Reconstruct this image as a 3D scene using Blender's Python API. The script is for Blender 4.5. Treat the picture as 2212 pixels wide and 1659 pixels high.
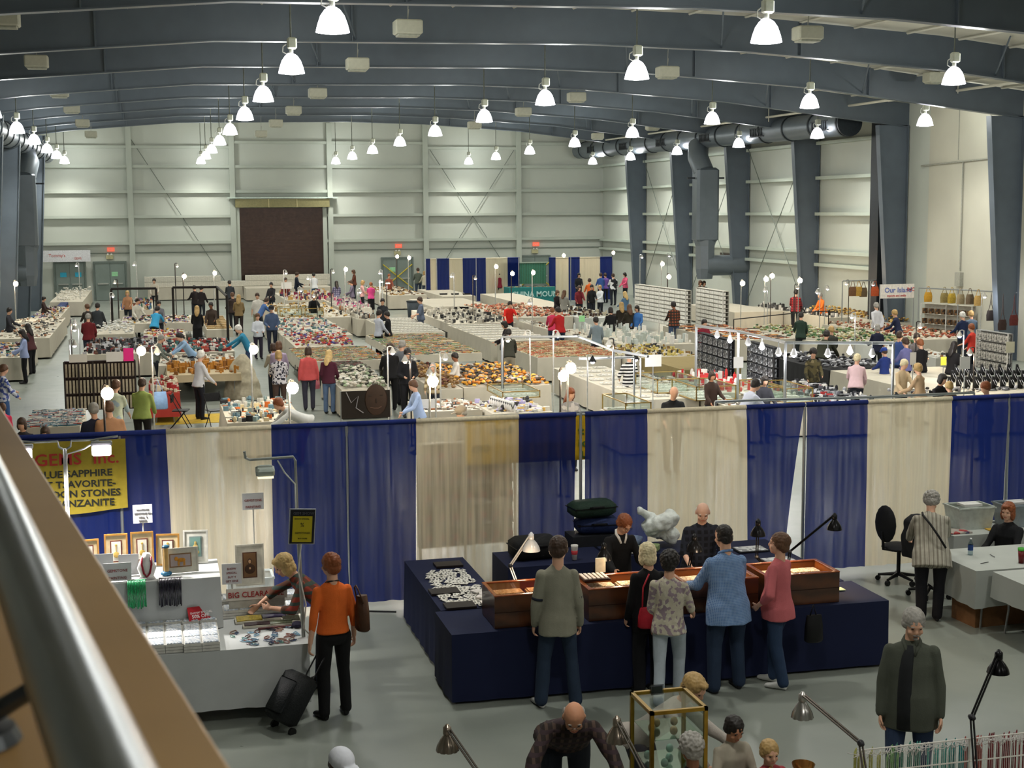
import bpy, math, random
from mathutils import Vector as V, Matrix as M, noise
import numpy as np
sc = bpy.context.scene
for o in list(bpy.data.objects): bpy.data.objects.remove(o)
R_ = math.radians
random.seed(7)
# ---------------------------------------------------------------- camera
F, CX, CY, CH = 3100.0, 1106.0, 829.5, 5.15
def _axes():
    d = V((325-CX, -(462-CY), -F)).normalized()
    yr = -(372-CY)
    xr = -(yr*d.y - F*d.z)/d.x
    r = V((xr, yr, -F)).normalized()
    return r, d, r.cross(d)
AX, AY, AZ = _axes()
ROT = M((AX, AY, AZ))                      # camera -> world
cam = bpy.data.cameras.new('camera'); camo = bpy.data.objects.new('camera', cam)
sc.collection.objects.link(camo); sc.camera = camo
camo.matrix_world = M.Translation((0, 0, CH)) @ ROT.to_4x4()
cam.sensor_width = 36; cam.lens = F/2212*36; cam.clip_end = 300; cam.clip_start = .05
cam.dof.use_dof = True; cam.dof.focus_distance = 24; cam.dof.aperture_fstop = cam.lens/1000/.0045
# ---------------------------------------------------------------- colour management, world
sc.view_settings.view_transform = 'Standard'; sc.view_settings.look = 'None'
sc.view_settings.gamma = 1; sc.view_settings.use_curve_mapping = False
sc.view_settings.exposure = 0.0
w = bpy.data.worlds.new('world'); sc.world = w; w.use_nodes = True
w.node_tree.nodes['Background'].inputs[0].default_value = (.5, .55, .6, 1)
w.node_tree.nodes['Background'].inputs[1].default_value = .12
sc.cycles.max_bounces = 6; sc.cycles.diffuse_bounces = 2; sc.cycles.adaptive_threshold = .025; sc.cycles.transparent_max_bounces = 12
sc.cycles.sample_clamp_indirect = 3.0; sc.cycles.sample_clamp_direct = 30
# hall lamps: (X, Y) of every high-bay lamp; their light is made in the lamp builder
LAMP_POWER = 385
LY = [24, 31.1, 39, 46.7, 55.4, 63.8, 72.2, 80, 87.6]
LAMPS = [(3.0, y) for y in LY] + [(10.65+.005*(y-24), y) for y in LY] + [(18.6+.01*(y-30), y) for y in LY[1:]] + \
        [((26.8+.008*(y-40))*.958, y*.958) for y in LY[2:]] + [(-4.55-.004*(y-48), y) for y in LY[3:]] + \
        [(x, y) for y in (16, 8, 0) for x in (3.0, 10.65, 18.6)]
# ---------------------------------------------------------------- pixel -> world helpers
def ray(px, py): return ROT @ V((px-CX, -(py-CY), -F))
def fl(px, py, z=0.0):
    v = ray(px, py); t = (z-CH)/v.z; return V((v.x*t, v.y*t, z))
def onY(px, py, Y):
    v = ray(px, py); t = Y/v.y; return V((v.x*t, Y, CH+v.z*t))
def onX(px, py, X):
    v = ray(px, py); t = X/v.x; return V((X, v.y*t, CH+v.z*t))
# ---------------------------------------------------------------- materials
MATS = {}
def lin(c):
    if isinstance(c, str):
        c = tuple(int(c[i:i+2], 16)/255 for i in (0, 2, 4))
    return tuple((x/12.92 if x <= .04045 else ((x+.055)/1.055)**2.4) for x in c) + (1,)
def newmat(name):
    m = bpy.data.materials.new(name); m.use_nodes = True
    nt = m.node_tree; return m, nt, nt.nodes, nt.links, nt.nodes['Principled BSDF']
def mat(col, rough=.7, metal=0, var=.12, scale=14, bump=0, bscale=60, spec=.3, coat=0, pat=None, c2=None, c3=None, ps=1.0, sheen=0):
    """procedural material: noise-varied colour, optional pattern"""
    key = (col, rough, metal, var, scale, bump, bscale, spec, coat, pat, c2, c3, ps)
    if key in MATS: return MATS[key]
    m, nt, N, L, b = newmat('mat_%s' % col)
    tc = N.new('ShaderNodeTexCoord'); co = tc.outputs['Object']
    n = N.new('ShaderNodeTexNoise'); n.inputs['Scale'].default_value = scale; n.inputs['Detail'].default_value = 3
    L.new(co, n.inputs['Vector'])
    def mix(fac, a, c):
        x = N.new('ShaderNodeMix'); x.data_type = 'RGBA'
        if hasattr(fac, 'name'): L.new(fac, x.inputs[0])
        else: x.inputs[0].default_value = fac
        for s, v in ((6, a), (7, c)):
            if hasattr(v, 'name'): L.new(v, x.inputs[s])
            else: x.inputs[s].default_value = v
        return x.outputs[2]
    base = lin(col)
    if pat in ('plaid', 'stripe', 'hstripe', 'check'):
        sx = N.new('ShaderNodeSeparateXYZ'); L.new(co, sx.inputs[0])
        def band(sock, freq, thr):
            a = N.new('ShaderNodeMath'); a.operation = 'MULTIPLY'; L.new(sock, a.inputs[0]); a.inputs[1].default_value = freq
            f = N.new('ShaderNodeMath'); f.operation = 'FRACT'; L.new(a.outputs[0], f.inputs[0])
            g = N.new('ShaderNodeMath'); g.operation = 'LESS_THAN'; L.new(f.outputs[0], g.inputs[0]); g.inputs[1].default_value = thr
            return g.outputs[0]
        if pat == 'plaid':
            c = mix(band(sx.outputs[0], 16*ps, .4), base, lin(c2)); c = mix(band(sx.outputs[2], 16*ps, .4), c, lin(c3 or c2))
        elif pat == 'check':
            c = mix(band(sx.outputs[0], 40*ps, .35), base, lin(c2)); c = mix(band(sx.outputs[2], 40*ps, .35), c, lin(c2))
        elif pat == 'stripe':
            c = mix(band(sx.outputs[0], 14*ps, .3), base, lin(c2))
            if c3: c = mix(band(sx.outputs[0], 31*ps, .2), c, lin(c3))
        else: c = mix(band(sx.outputs[2], 12*ps, .5), base, lin(c2))
    elif pat in ('print', 'specks'):
        vo = N.new('ShaderNodeTexVoronoi'); vo.inputs['Scale'].default_value = 22*ps; L.new(co, vo.inputs['Vector'])
        rp = N.new('ShaderNodeValToRGB'); L.new(vo.outputs['Color'], rp.inputs[0]); rp.color_ramp.interpolation = 'CONSTANT'
        e = rp.color_ramp.elements; e[0].color = base; e[1].position = .55; e[1].color = lin(c2)
        x = e.new(.8); x.color = lin(c3 or c2); c = rp.outputs[0]
    elif pat == 'wood':
        wv = N.new('ShaderNodeTexWave'); wv.inputs['Scale'].default_value = 3*ps; wv.inputs['Distortion'].default_value = 6
        wv.inputs['Detail'].default_value = 3; wv.bands_direction = 'Z'; L.new(co, wv.inputs['Vector']); c = mix(wv.outputs['Fac'], base, lin(c2))
    elif pat == 'rand':     # a colour of its own for every loose piece
        g = N.new('ShaderNodeNewGeometry'); rp = N.new('ShaderNodeValToRGB'); L.new(g.outputs['Random Per Island'], rp.inputs[0])
        rp.color_ramp.interpolation = 'CONSTANT'; cs = c2.split(','); e = rp.color_ramp.elements
        e[0].color = base; e[1].position = 1/(len(cs)+1); e[1].color = lin(cs[0])
        for i, h in enumerate(cs[1:]): x = e.new((i+2)/(len(cs)+1)); x.color = lin(h)
        c = rp.outputs[0]
    elif pat == 'strand':   # hair
        wv = N.new('ShaderNodeTexNoise'); wv.inputs['Scale'].default_value = 30; mp = N.new('ShaderNodeMapping'); mp.inputs['Scale'].default_value = (5, 5, .7)
        L.new(co, mp.inputs[0]); L.new(mp.outputs[0], wv.inputs['Vector']); c = mix(wv.outputs[0], base, lin(c2))
    else: c = None
    hs = N.new('ShaderNodeHueSaturation')
    mr = N.new('ShaderNodeMapRange'); L.new(n.outputs[0], mr.inputs[0]); mr.inputs[1].default_value = .3; mr.inputs[2].default_value = .7
    mr.inputs[3].default_value = 1-var; mr.inputs[4].default_value = 1+var; L.new(mr.outputs[0], hs.inputs['Value'])
    if c is None: hs.inputs['Color'].default_value = base
    else: L.new(c, hs.inputs['Color'])
    L.new(hs.outputs[0], b.inputs['Base Color'])
    b.inputs['Roughness'].default_value = rough; b.inputs['Metallic'].default_value = metal
    b.inputs['Specular IOR Level'].default_value = spec; b.inputs['Coat Weight'].default_value = coat
    if bump:
        nb = N.new('ShaderNodeTexNoise'); nb.inputs['Scale'].default_value = bscale; L.new(co, nb.inputs['Vector'])
        bp = N.new('ShaderNodeBump'); bp.inputs['Strength'].default_value = bump; bp.inputs['Distance'].default_value = .02
        L.new(nb.outputs[0], bp.inputs['Height']); L.new(bp.outputs[0], b.inputs['Normal'])
    MATS[key] = m; return m
def emit(col, s, mis=False):
    key = ('E', col, s)
    if key in MATS: return MATS[key]
    m, nt, N, L, b = newmat('glow_%s' % col)
    b.inputs['Base Color'].default_value = lin(col); b.inputs['Emission Color'].default_value = lin(col); b.inputs['Emission Strength'].default_value = s
    if not mis: m.cycles.emission_sampling = 'NONE'
    MATS[key] = m; return m
def glass(tint='F6FAF8', a=.12):
    key = ('G', tint, a)
    if key in MATS: return MATS[key]
    m, nt, N, L, b = newmat('glass_%s' % tint)
    g = N.new('ShaderNodeBsdfGlossy'); g.inputs['Roughness'].default_value = .04
    t = N.new('ShaderNodeBsdfTransparent'); t.inputs[0].default_value = lin(tint)
    fr = N.new('ShaderNodeLayerWeight'); fr.inputs[0].default_value = .35
    mr = N.new('ShaderNodeMapRange'); L.new(fr.outputs['Facing'], mr.inputs[0]); mr.inputs[3].default_value = .02; mr.inputs[4].default_value = .15+a
    mx = N.new('ShaderNodeMixShader'); L.new(mr.outputs[0], mx.inputs[0]); L.new(t.outputs[0], mx.inputs[1]); L.new(g.outputs[0], mx.inputs[2])
    L.new(mx.outputs[0], N['Material Output'].inputs[0]); MATS[key] = m; return m
def sheer(col, thru):
    """thin curtain cloth: weave that lets part of the light and the view through"""
    key = ('S', col, thru)
    if key in MATS: return MATS[key]
    m, nt, N, L, b = newmat('sheer_%s' % col)
    d = N.new('ShaderNodeBsdfDiffuse'); d.inputs[0].default_value = lin(col)
    tr = N.new('ShaderNodeBsdfTranslucent'); tr.inputs[0].default_value = lin(col)
    t = N.new('ShaderNodeBsdfTransparent')
    tc = N.new('ShaderNodeTexCoord'); n = N.new('ShaderNodeTexNoise'); mp = N.new('ShaderNodeMapping'); mp.inputs['Scale'].default_value = (14, 14, .6)
    L.new(tc.outputs['Object'], mp.inputs[0]); L.new(mp.outputs[0], n.inputs['Vector']); n.inputs['Scale'].default_value = 1
    mr = N.new('ShaderNodeMapRange'); L.new(n.outputs[0], mr.inputs[0]); mr.inputs[1].default_value = .35; mr.inputs[2].default_value = .65
    mr.inputs[3].default_value = thru*.5; mr.inputs[4].default_value = min(.95, thru*1.5)
    a = N.new('ShaderNodeMixShader'); a.inputs[0].default_value = .42; L.new(d.outputs[0], a.inputs[1]); L.new(tr.outputs[0], a.inputs[2])
    c = N.new('ShaderNodeMixShader'); L.new(mr.outputs[0], c.inputs[0]); L.new(a.outputs[0], c.inputs[1]); L.new(t.outputs[0], c.inputs[2])
    L.new(c.outputs[0], N['Material Output'].inputs[0]); MATS[key] = m; return m
# ---------------------------------------------------------------- mesh builder
class MB:
    def __init__(s): s.v = []; s.f = []; s.m = []; s.mi = 0; s.T = None
    def add(s, vs, fs):
        k = len(s.v)
        s.v += [tuple(s.T @ V(p)) for p in vs] if s.T is not None else [tuple(p) for p in vs]
        s.f += [tuple(i+k for i in f) for f in fs]; s.m += [s.mi]*len(fs); return s
    def box(s, c, d, rz=0, bev=0, rx=0):
        x, y, z = d[0]/2, d[1]/2, d[2]/2
        q = M.Translation(c) @ M.Rotation(rz, 4, 'Z') @ M.Rotation(rx, 4, 'X')
        if bev:
            b = min(bev, x*.9, y*.9, z*.9); vs = []
            for zz, o in ((-z, b), (-z+b, 0), (z-b, 0), (z, b)):
                X, Y = x-o, y-o
                vs += [(-X+b, -Y, zz), (X-b, -Y, zz), (X, -Y+b, zz), (X, Y-b, zz), (X-b, Y, zz), (-X+b, Y, zz), (-X, Y-b, zz), (-X, -Y+b, zz)]
            fs = [tuple(range(7, -1, -1)), tuple(range(24, 32))]
            for k in range(3):
                for i in range(8): j = (i+1) % 8; fs.append((k*8+i, k*8+j, k*8+8+j, k*8+8+i))
        else:
            vs = [(-x, -y, -z), (x, -y, -z), (x, y, -z), (-x, y, -z), (-x, -y, z), (x, -y, z), (x, y, z), (-x, y, z)]
            fs = [(3, 2, 1, 0), (4, 5, 6, 7), (0, 1, 5, 4), (1, 2, 6, 5), (2, 3, 7, 6), (3, 0, 4, 7)]
        return s.add([q @ V(p) for p in vs], fs)
    def bb(s, x0, x1, y0, y1, z0, z1): return s.box(((x0+x1)/2, (y0+y1)/2, (z0+z1)/2), (abs(x1-x0), abs(y1-y0), abs(z1-z0)))
    def path(s, pts, r, n=8, cap=True, closed=False):
        pts = [V(p) for p in pts]; k = len(pts); rs = r if isinstance(r, (list, tuple)) else [r]*k
        vs = []; up = None
        for i, p in enumerate(pts):
            a = pts[i-1] if (i or closed) else p; c = pts[(i+1) % k] if (i < k-1 or closed) else p
            t = (c-a).normalized() if (c-a).length > 1e-9 else V((0, 0, 1))
            if up is None: up = V((0, 0, 1)) if abs(t.z) < .9 else V((1, 0, 0))
            u = (up - t*up.dot(t)); u = u.normalized() if u.length > 1e-6 else t.orthogonal().normalized(); up = u; w_ = t.cross(u)
            vs += [p + (u*math.cos(2*math.pi*j/n) + w_*math.sin(2*math.pi*j/n))*rs[i] for j in range(n)]
        fs = []
        for i in range(k if closed else k-1):
            for j in range(n):
                a, b_ = i*n+j, i*n+(j+1) % n; c, d = ((i+1) % k)*n+(j+1) % n, ((i+1) % k)*n+j
                fs.append((a, b_, c, d))
        if cap and not closed: fs += [tuple(range(n-1, -1, -1)), tuple((k-1)*n+j for j in range(n))]
        return s.add(vs, fs)
    def lathe(s, prof, c=(0, 0, 0), n=16, q=None):
        """profile of (radius, z); closed where radius is 0"""
        vs = []; fs = []; c = V(c)
        for r, z in prof: vs += [V((max(r, 1e-4)*math.cos(2*math.pi*j/n), max(r, 1e-4)*math.sin(2*math.pi*j/n), z)) for j in range(n)]
        if q is not None: vs = [q @ p for p in vs]
        for i in range(len(prof)-1):
            for j in range(n): k = (j+1) % n; fs.append((i*n+j, i*n+k, (i+1)*n+k, (i+1)*n+j))
        return s.add([c+p for p in vs], fs)
    def ell(s, c, r, q=None, n=12, m=8):
        vs = []; fs = []; c = V(c)
        for i in range(m+1):
            a = math.pi*i/m; sr = max(math.sin(a), 1e-3)
            for j in range(n):
                b_ = 2*math.pi*j/n; p = V((r[0]*sr*math.cos(b_), r[1]*sr*math.sin(b_), -r[2]*math.cos(a)))
                vs.append(c + (q @ p if q is not None else p))
        for i in range(m):
            for j in range(n): k = (j+1) % n; fs.append((i*n+j, i*n+k, (i+1)*n+k, (i+1)*n+j))
        fs += [tuple(range(n-1, -1, -1)), tuple(m*n+j for j in range(n))]
        return s.add(vs, fs)
    def cap(s, a, ra, b, rb, n=10):
        """tapered capsule"""
        a, b = V(a), V(b); t = (b-a); L = t.length; t = t/L if L > 1e-6 else V((0, 0, 1))
        pts = []; rs = []
        for k in (1.0, .8, .45): pts.append(a - t*ra*k); rs.append(ra*math.sqrt(max(0, 1-k*k))+1e-4)
        pts.append(a); rs.append(ra); pts.append(b); rs.append(rb)
        for k in (.45, .8, 1.0): pts.append(b + t*rb*k); rs.append(rb*math.sqrt(max(0, 1-k*k))+1e-4)
        return s.path(pts, rs, n)
    def loft(s, rings, n=16, q=None):
        """rings of (centre, rx, ry, tilt) : closed body"""
        vs = []; fs = []
        for c, rx, ry, ti in rings:
            c = V(c)
            for j in range(n):
                a = 2*math.pi*j/n; p = V((rx*math.cos(a), ry*math.sin(a), 0)); p.rotate(M.Rotation(ti, 3, 'X')); vs.append(c+p)
        for i in range(len(rings)-1):
            for j in range(n): k = (j+1) % n; fs.append((i*n+j, i*n+k, (i+1)*n+k, (i+1)*n+j))
        fs += [tuple(range(n-1, -1, -1)), tuple((len(rings)-1)*n+j for j in range(n))]
        return s.add(vs, fs)
    def mesh(s, name, mats, smooth=False):
        me = bpy.data.meshes.new(name); me.from_pydata(s.v, [], s.f)
        for m_ in mats: me.materials.append(m_)
        if any(s.m): me.polygons.foreach_set('material_index', s.m)
        if smooth: me.polygons.foreach_set('use_smooth', [True]*len(s.f))
        me.update(); return me
def link(o): sc.collection.objects.link(o); return o
def obj(name, mb, mats, parent=None, smooth=False, loc=None):
    if not isinstance(mats, (list, tuple)): mats = [mats]
    o = link(bpy.data.objects.new(name, mb if isinstance(mb, bpy.types.Mesh) else mb.mesh(name, mats, smooth)))
    if loc is not None: o.location = loc
    if parent is not None: o.parent = parent
    return o
def auto(o, ang=40):
    me = o.data; me.polygons.foreach_set('use_smooth', [True]*len(me.polygons))
    me.set_sharp_from_angle(angle=R_(ang)); return o
def tag(o, label, cat, group=None, kind=None):
    o['label'] = label; o['category'] = cat
    if group: o['group'] = group
    if kind: o['kind'] = kind
    return o
def thing(name, label, cat, loc=(0, 0, 0), rz=0, group=None):
    o = link(bpy.data.objects.new(name, None)); o.empty_display_size = .1; o.location = loc; o.rotation_euler = (0, 0, rz)
    return tag(o, label, cat, group)
def struct(name, mb, mats, smooth=False):
    o = obj(name, mb, mats, None, smooth); o['kind'] = 'structure'; return o
def dup(root, loc, rz=0, label=None, group=None, scale=None):
    r = root.copy(); link(r); r.location = loc; r.rotation_euler = (0, 0, rz)
    if scale: r.scale = scale
    if label: r['label'] = label
    if group: r['group'] = group
    def rec(src, dst):
        for ch in src.children:
            c = ch.copy(); link(c); c.parent = dst; rec(ch, c)
    rec(root, r); return r
TEXTS = []
def text(s, size, material, parent, loc, rot=(R_(90), 0, 0), name='lettering', align='LEFT', ext=.002, sx=1.0, bold=0):
    cu = bpy.data.curves.new(name, 'FONT'); cu.body = s; cu.size = size; cu.extrude = ext; cu.align_x = align; cu.offset = bold
    cu.materials.append(material); cu.resolution_u = 2
    o = link(bpy.data.objects.new(name, cu)); o.location = loc; o.rotation_euler = rot; o.scale = (sx, 1, 1)
    if parent is not None: o.parent = parent
    TEXTS.append(o); return o
# ================================================================ the hall
XL, XR, YB = -6.7, 28.46, 89.5
m_slate = mat('5E6872', .5, 0, .06, 2, spec=.4); m_wall = mat('C2C7BD', .75, 0, .04, .4); m_girt = mat('B6BDB2', .6, 0, .04, 1)
m_deck = mat('D2D0C2', .8, 0, .06, .7); m_block = mat('C6C4B4', .8, 0, .05, .6)
def floor_mat():
    m, nt, N, L, b = newmat('concrete_floor')
    tc = N.new('ShaderNodeTexCoord'); n = N.new('ShaderNodeTexNoise'); n.inputs['Scale'].default_value = .35; n.inputs['Detail'].default_value = 8
    L.new(tc.outputs['Object'], n.inputs['Vector']); r = N.new('ShaderNodeValToRGB'); L.new(n.outputs[0], r.inputs[0])
    r.color_ramp.elements[0].position = .3; r.color_ramp.elements[0].color = lin('7A817A'); r.color_ramp.elements[1].position = .7; r.color_ramp.elements[1].color = lin('91968D')
    L.new(r.outputs[0], b.inputs['Base Color']); b.inputs['Specular IOR Level'].default_value = .5
    n2 = N.new('ShaderNodeTexNoise'); n2.inputs['Scale'].default_value = 2.5; n2.inputs['Detail'].default_value = 5; L.new(tc.outputs['Object'], n2.inputs['Vector'])
    mr = N.new('ShaderNodeMapRange'); L.new(n2.outputs[0], mr.inputs[0]); mr.inputs[3].default_value = .22; mr.inputs[4].default_value = .42; L.new(mr.outputs[0], b.inputs['Roughness'])
    return m
b = MB(); b.bb(XL-.5, XR+.5, -8, YB+.5, -.2, 0); struct('floor', b, floor_mat())
def zb(X, Y):    # underside of the rafters
    P = [(-7, 8.45), (-3.9, 8.85), (1.6, 9.3), (10.8, 9.42), (15.2, 9.32), (20.8, 8.95), (28.6, 8.05)]
    for (a, za), (c, zc) in zip(P, P[1:]):
        if X <= c: break
    return za+(zc-za)*(X-a)/(c-a) + .0185*(Y-39)
PXS = [-7, -3.9, 1.6, 10.8, 15.2, 20.8, 28.6]
FY = [-2.5, 5.1, 12.7, 20.3, 27.9, 35.5, 43.1, 50.7, 58.3, 65.9, 73.5, 81.1]
# walls
b = MB(); b.bb(XL-.3, XR+.3, YB, YB+.3, 0, 11.8); struct('wall_back', b, m_wall)
b = MB(); b.bb(XL-.3, XL, -8, YB, 0, 11.5); struct('wall_left', b, m_wall)
b = MB(); b.bb(XR, XR+.3, 49, YB, 0, 11.5); struct('wall_right', b, m_wall)
b = MB(); b.bb(XR-.05, XR+.3, -8, 49, 0, 11.5); struct('wall_right_masonry', b, m_block)
b = MB(); b.bb(XL-.3, XR+.3, -8.3, -8, 0, 11.5); struct('wall_front', b, m_wall)
# roof deck with purlins
b = MB(); ys = [-8]+FY+[YB]
for Y0, Y1 in zip(ys, ys[1:]):
    vs = [(X, Y, zb(X, Y)+.92+(.3 if abs(X-10.8) > 99 else 0)) for Y in (Y0, Y1) for X in PXS]
    n = len(PXS); b.add(vs, [(i, i+1, n+i+1, n+i) for i in range(n-1)])
struct('ceiling', b, m_deck)
b = MB()
for X in [-5+1.55*i for i in range(22)]:
    b.path([(X, -8, zb(X, -8)+.86), (X, YB, zb(X, YB)+.86)], .035, 4)
struct('beam_purlins', b, m_deck)
# rigid frames: rafter + two tapered columns each
for Y in FY:
    b = MB()
    for i in range(len(PXS)-1):
        x0, x1 = PXS[i], PXS[i+1]; z0, z1 = zb(x0, Y), zb(x1, Y); t = .03
        b.add([(x0, Y-t, z0), (x1, Y-t, z1), (x1, Y+t, z1), (x0, Y+t, z0), (x0, Y-t, z0+.88), (x1, Y-t, z1+.88), (x1, Y+t, z1+.88), (x0, Y+t, z0+.88)],
              [(3, 2, 1, 0), (4, 5, 6, 7), (0, 1, 5, 4), (2, 3, 7, 6)])
        f = .13
        b.add([(x0, Y-f, z0-.03), (x1, Y-f, z1-.03), (x1, Y+f, z1-.03), (x0, Y+f, z0-.03), (x0, Y-f, z0), (x1, Y-f, z1), (x1, Y+f, z1), (x0, Y+f, z0)],
              [(3, 2, 1, 0), (4, 5, 6, 7), (0, 1, 5, 4), (2, 3, 7, 6)])
    for X in (-1.1, 4.9, 16.7, 22.7):     # stiffeners
        b.bb(X-.02, X+.02, Y-.12, Y-.03, zb(X, Y), zb(X, Y)+.88)
    struct('beam_rafter', b, mat('58626C', .36, .1, .06, 2, spec=.5))
    for sx, xo in ((1, XR-.05), (-1, XL+.05)):
        b = MB(); wb, wt = (.62, 1.25) if sx > 0 else (.75, 1.35); zt = zb(xo-sx*.6, Y)-.02
        f = .15
        def quad(xa, xb, za, xc, xd, zc, y0, y1):
            b.add([(xa, y0, za), (xb, y0, za), (xb, y1, za), (xa, y1, za), (xc, y0, zc), (xd, y0, zc), (xd, y1, zc), (xc, y1, zc)],
                  [(3, 2, 1, 0), (4, 5, 6, 7), (0, 1, 5, 4), (1, 2, 6, 5), (2, 3, 7, 6), (3, 0, 4, 7)])
        quad(xo, xo-sx*wb, 0, xo, xo-sx*wt, zt, Y-.03, Y+.03)
        quad(xo-sx*wb, xo-sx*(wb+.03), 0, xo-sx*wt, xo-sx*(wt+.03), zt, Y-f, Y+f)
        quad(xo, xo-sx*.03, 0, xo, xo-sx*.03, zt, Y-f, Y+f)
        struct('column', b, m_slate)
b = MB(); b.bb(27.75, 28.1, 51.6, 52.3, 0, 10); struct('column_dark', b, mat('23272C', .5))
# back wall studs, girts, braces
b = MB()
for X in (-1.13, 4.87, 10.78, 16.76, 22.78): b.bb(X-.16, X+.16, YB-.32, YB, 0, 10.6)
struct('trim_1', b, m_girt)
b = MB(); st = [XL, -1.13, 4.87, 10.78, 16.76, 22.78, XR]
for z in (9.45, 8.0, 6.5, 5.02, 3.45):
    for k in range(6):
        dz = -.3 if (z > 9 and k in (0, 1, 4)) else 0
        if k == 2 and z < 6: 
            b.bb(4.87, 5.25, YB-.24, YB, z-.12, z+.06); b.bb(10.3, 10.78, YB-.24, YB, z-.12, z+.06); continue
        b.bb(st[k], st[k+1], YB-.26, YB, z-.12+dz, z+.05+dz)
struct('trim_2', b, m_girt)
b = MB()
for k in (0, 1, 3, 4, 5): b.bb(st[k], st[k+1], YB-.06, YB, 2.8, 2.86)
struct('trim_3', b, mat('7F887F', .6))
b = MB()
for x0, z0, x1, z1 in ((-1, 9.6, 4.6, .5), (16.9, 9.3, 22.6, .6), (22.5, 9.0, 17, .6)): b.path([(x0, YB-.15, z0), (x1, YB-.15, z1)], .02, 5)
struct('trim_4', b, mat('6E766E', .6))
# right wall girts and rod braces
b = MB()
for Y0, Y1 in zip(FY[7:]+[YB], FY[8:]+[YB]):
    for z in (8.0, 6.5, 4.95, 3.3, 2.75): b.bb(XR-.28, XR, Y0+.2, Y1-.2 if Y1 < YB else YB, z-.07, z+.07)
struct('trim_5', b, mat('B9C2B6', .55, 0, .04, 1))
b = MB()
for Y0 in (58.3, 65.9, 73.5):
    b.path([(XR-.3, Y0+.3, .4), (XR-.3, Y0+7.3, 8.3)], .018, 5); b.path([(XR-.3, Y0+.3, 8.3), (XR-.3, Y0+7.3, .4)], .018, 5)
struct('trim_6', b, mat('6E766E', .6))
b = MB()                                       # left wall girts
for Y0, Y1 in zip(FY, FY[1:]+[YB]):
    for z in (8, 6.5, 4.9, 3.2): b.bb(XL, XL+.2, Y0+.2, Y1-.2, z-.07, z+.07)
struct('trim_7', b, m_girt)
# masonry panel joints and conduit on the near part of the right wall
b = MB()
for Y in (45, 47, 41, 39, 37): b.bb(XR-.07, XR-.045, Y-.015, Y+.015, 6.9, 9.4)
for Y in (43.4,): b.path([(XR-.1, 46.6, 6.85), (XR-.1, 46.6, 2.9)], .03, 6)
b.path([(XR-.1, 43.5, 6.9), (XR-.1, 49.5, 6.75)], .03, 6); b.box((XR-.12, 46.6, 2.6), (.15, .35, .5))
struct('trim_8', b, mat('A2A296', .6))
# roof cross rods and slanting braces beside the frames
b = MB()
for Y in FY[4:-1]:
    for X in (5.0, 14.5, 22.5): b.path([(X, Y, zb(X, Y)+.05), (X+1.1, Y+1.6, zb(X, Y)+.9)], .025, 5); b.path([(X, Y, zb(X, Y)+.05), (X-.6, Y-1.6, zb(X, Y)+.9)], .025, 5)
struct('beam_brace', b, m_slate)
b = MB(); b.path([(25.9, 20, 8.85), (25.9, 80.9, 9.25)], .045, 6)
for Y in (30, 36, 43, 51, 58): b.path([(25.9, Y, 8.9), (25.9, Y, 9.7)], .02, 5)
tag(obj('sprinkler_pipe', b, m_deck), 'long pale pipe running under the roof above the right-hand air duct', 'pipe')
# doors
m_ddoor = mat('7E8A84', .5, 0, .04, 3)
ndoor = [0]
def dbl_door(x0, x1, notes, exits=True, tape=False):
    ndoor[0] += 1; k = ndoor[0]; zt = 2.25; y = YB-.08
    b = MB(); b.bb(x0-.1, x0, y-.06, YB, 0, zt+.1); b.bb(x1, x1+.1, y-.06, YB, 0, zt+.1); b.bb(x0, x1, y-.06, YB, zt, zt+.1)
    f = struct('door_%d' % k, b, mat('6C7771', .5))
    b = MB(); b.bb(x0+.02, (x0+x1)/2-.01, y-.03, YB-.02, .02, zt); obj('leaf', b, m_ddoor, f)
    b = MB(); b.bb((x0+x1)/2+.01, x1-.02, y-.03, YB-.02, .02, zt); obj('leaf', b, m_ddoor, f)
    b = MB(); b.bb(x0+.15, (x0+x1)/2-.1, y-.12, y-.04, .98, 1.06); b.bb((x0+x1)/2+.1, x1-.15, y-.12, y-.04, .98, 1.06)
    obj('push_bar', b, mat('B8BCB8', .35, .8), f)
    if notes:
        b = MB()
        for nx in notes: b.bb(nx-.18, nx+.18, y-.05, y-.035, 1.45, 1.72)
        obj('notice', b, mat('3BA9C9' if k == 1 else '9FD8A8', .7), f)
    if tape:
        b = MB(); b.path([(x0, y-.14, .4), (x1, y-.14, 1.9)], .035, 4); b.path([(x0, y-.14, 1.9), (x1, y-.14, .4)], .035, 4)
        obj('caution_tape', b, mat('C9B43A', .6), f)
    if exits:
        xm = (x0+x1)/2
        t = thing('exit_sign', 'red lit exit sign over the %s' % exits, 'exit sign', (xm+.1, YB-.055, 2.95))
        b = MB(); b.box((0, 0, .1), (.42, .1, .24)); obj('sign_box', b, emit('E06048', .9), t)
        text('EXIT', .16, mat('F4D8C8', .6), t, (-.18, -.055, .04))
        t2 = thing('emergency_light', 'beige emergency light box over the %s' % exits, 'light', (xm+.02, YB-.075, 2.45))
        b = MB(); b.box((0, 0, .15), (.42, .14, .26), bev=.02); obj('housing', b, mat('C2BC94', .6), t2)
        for hx in (-.1, .1): b = MB(); b.ell((hx, -.1, .3), (.06, .06, .06)); obj('lamp_head', b, mat('D8D8CC', .5), t2)
dbl_door(-5.6, -3.95, (-5.15, -4.3), None)
dbl_door(-3.35, -1.6, (-2.2,), 'grey double door left of the roll-up door')
dbl_door(14.0, 15.85, (14.6,), 'taped grey double door right of the roll-up door', True)
dbl_door(22.9, 24.8, (23.8,), 'grey double door behind the far teal booth', True)
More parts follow.
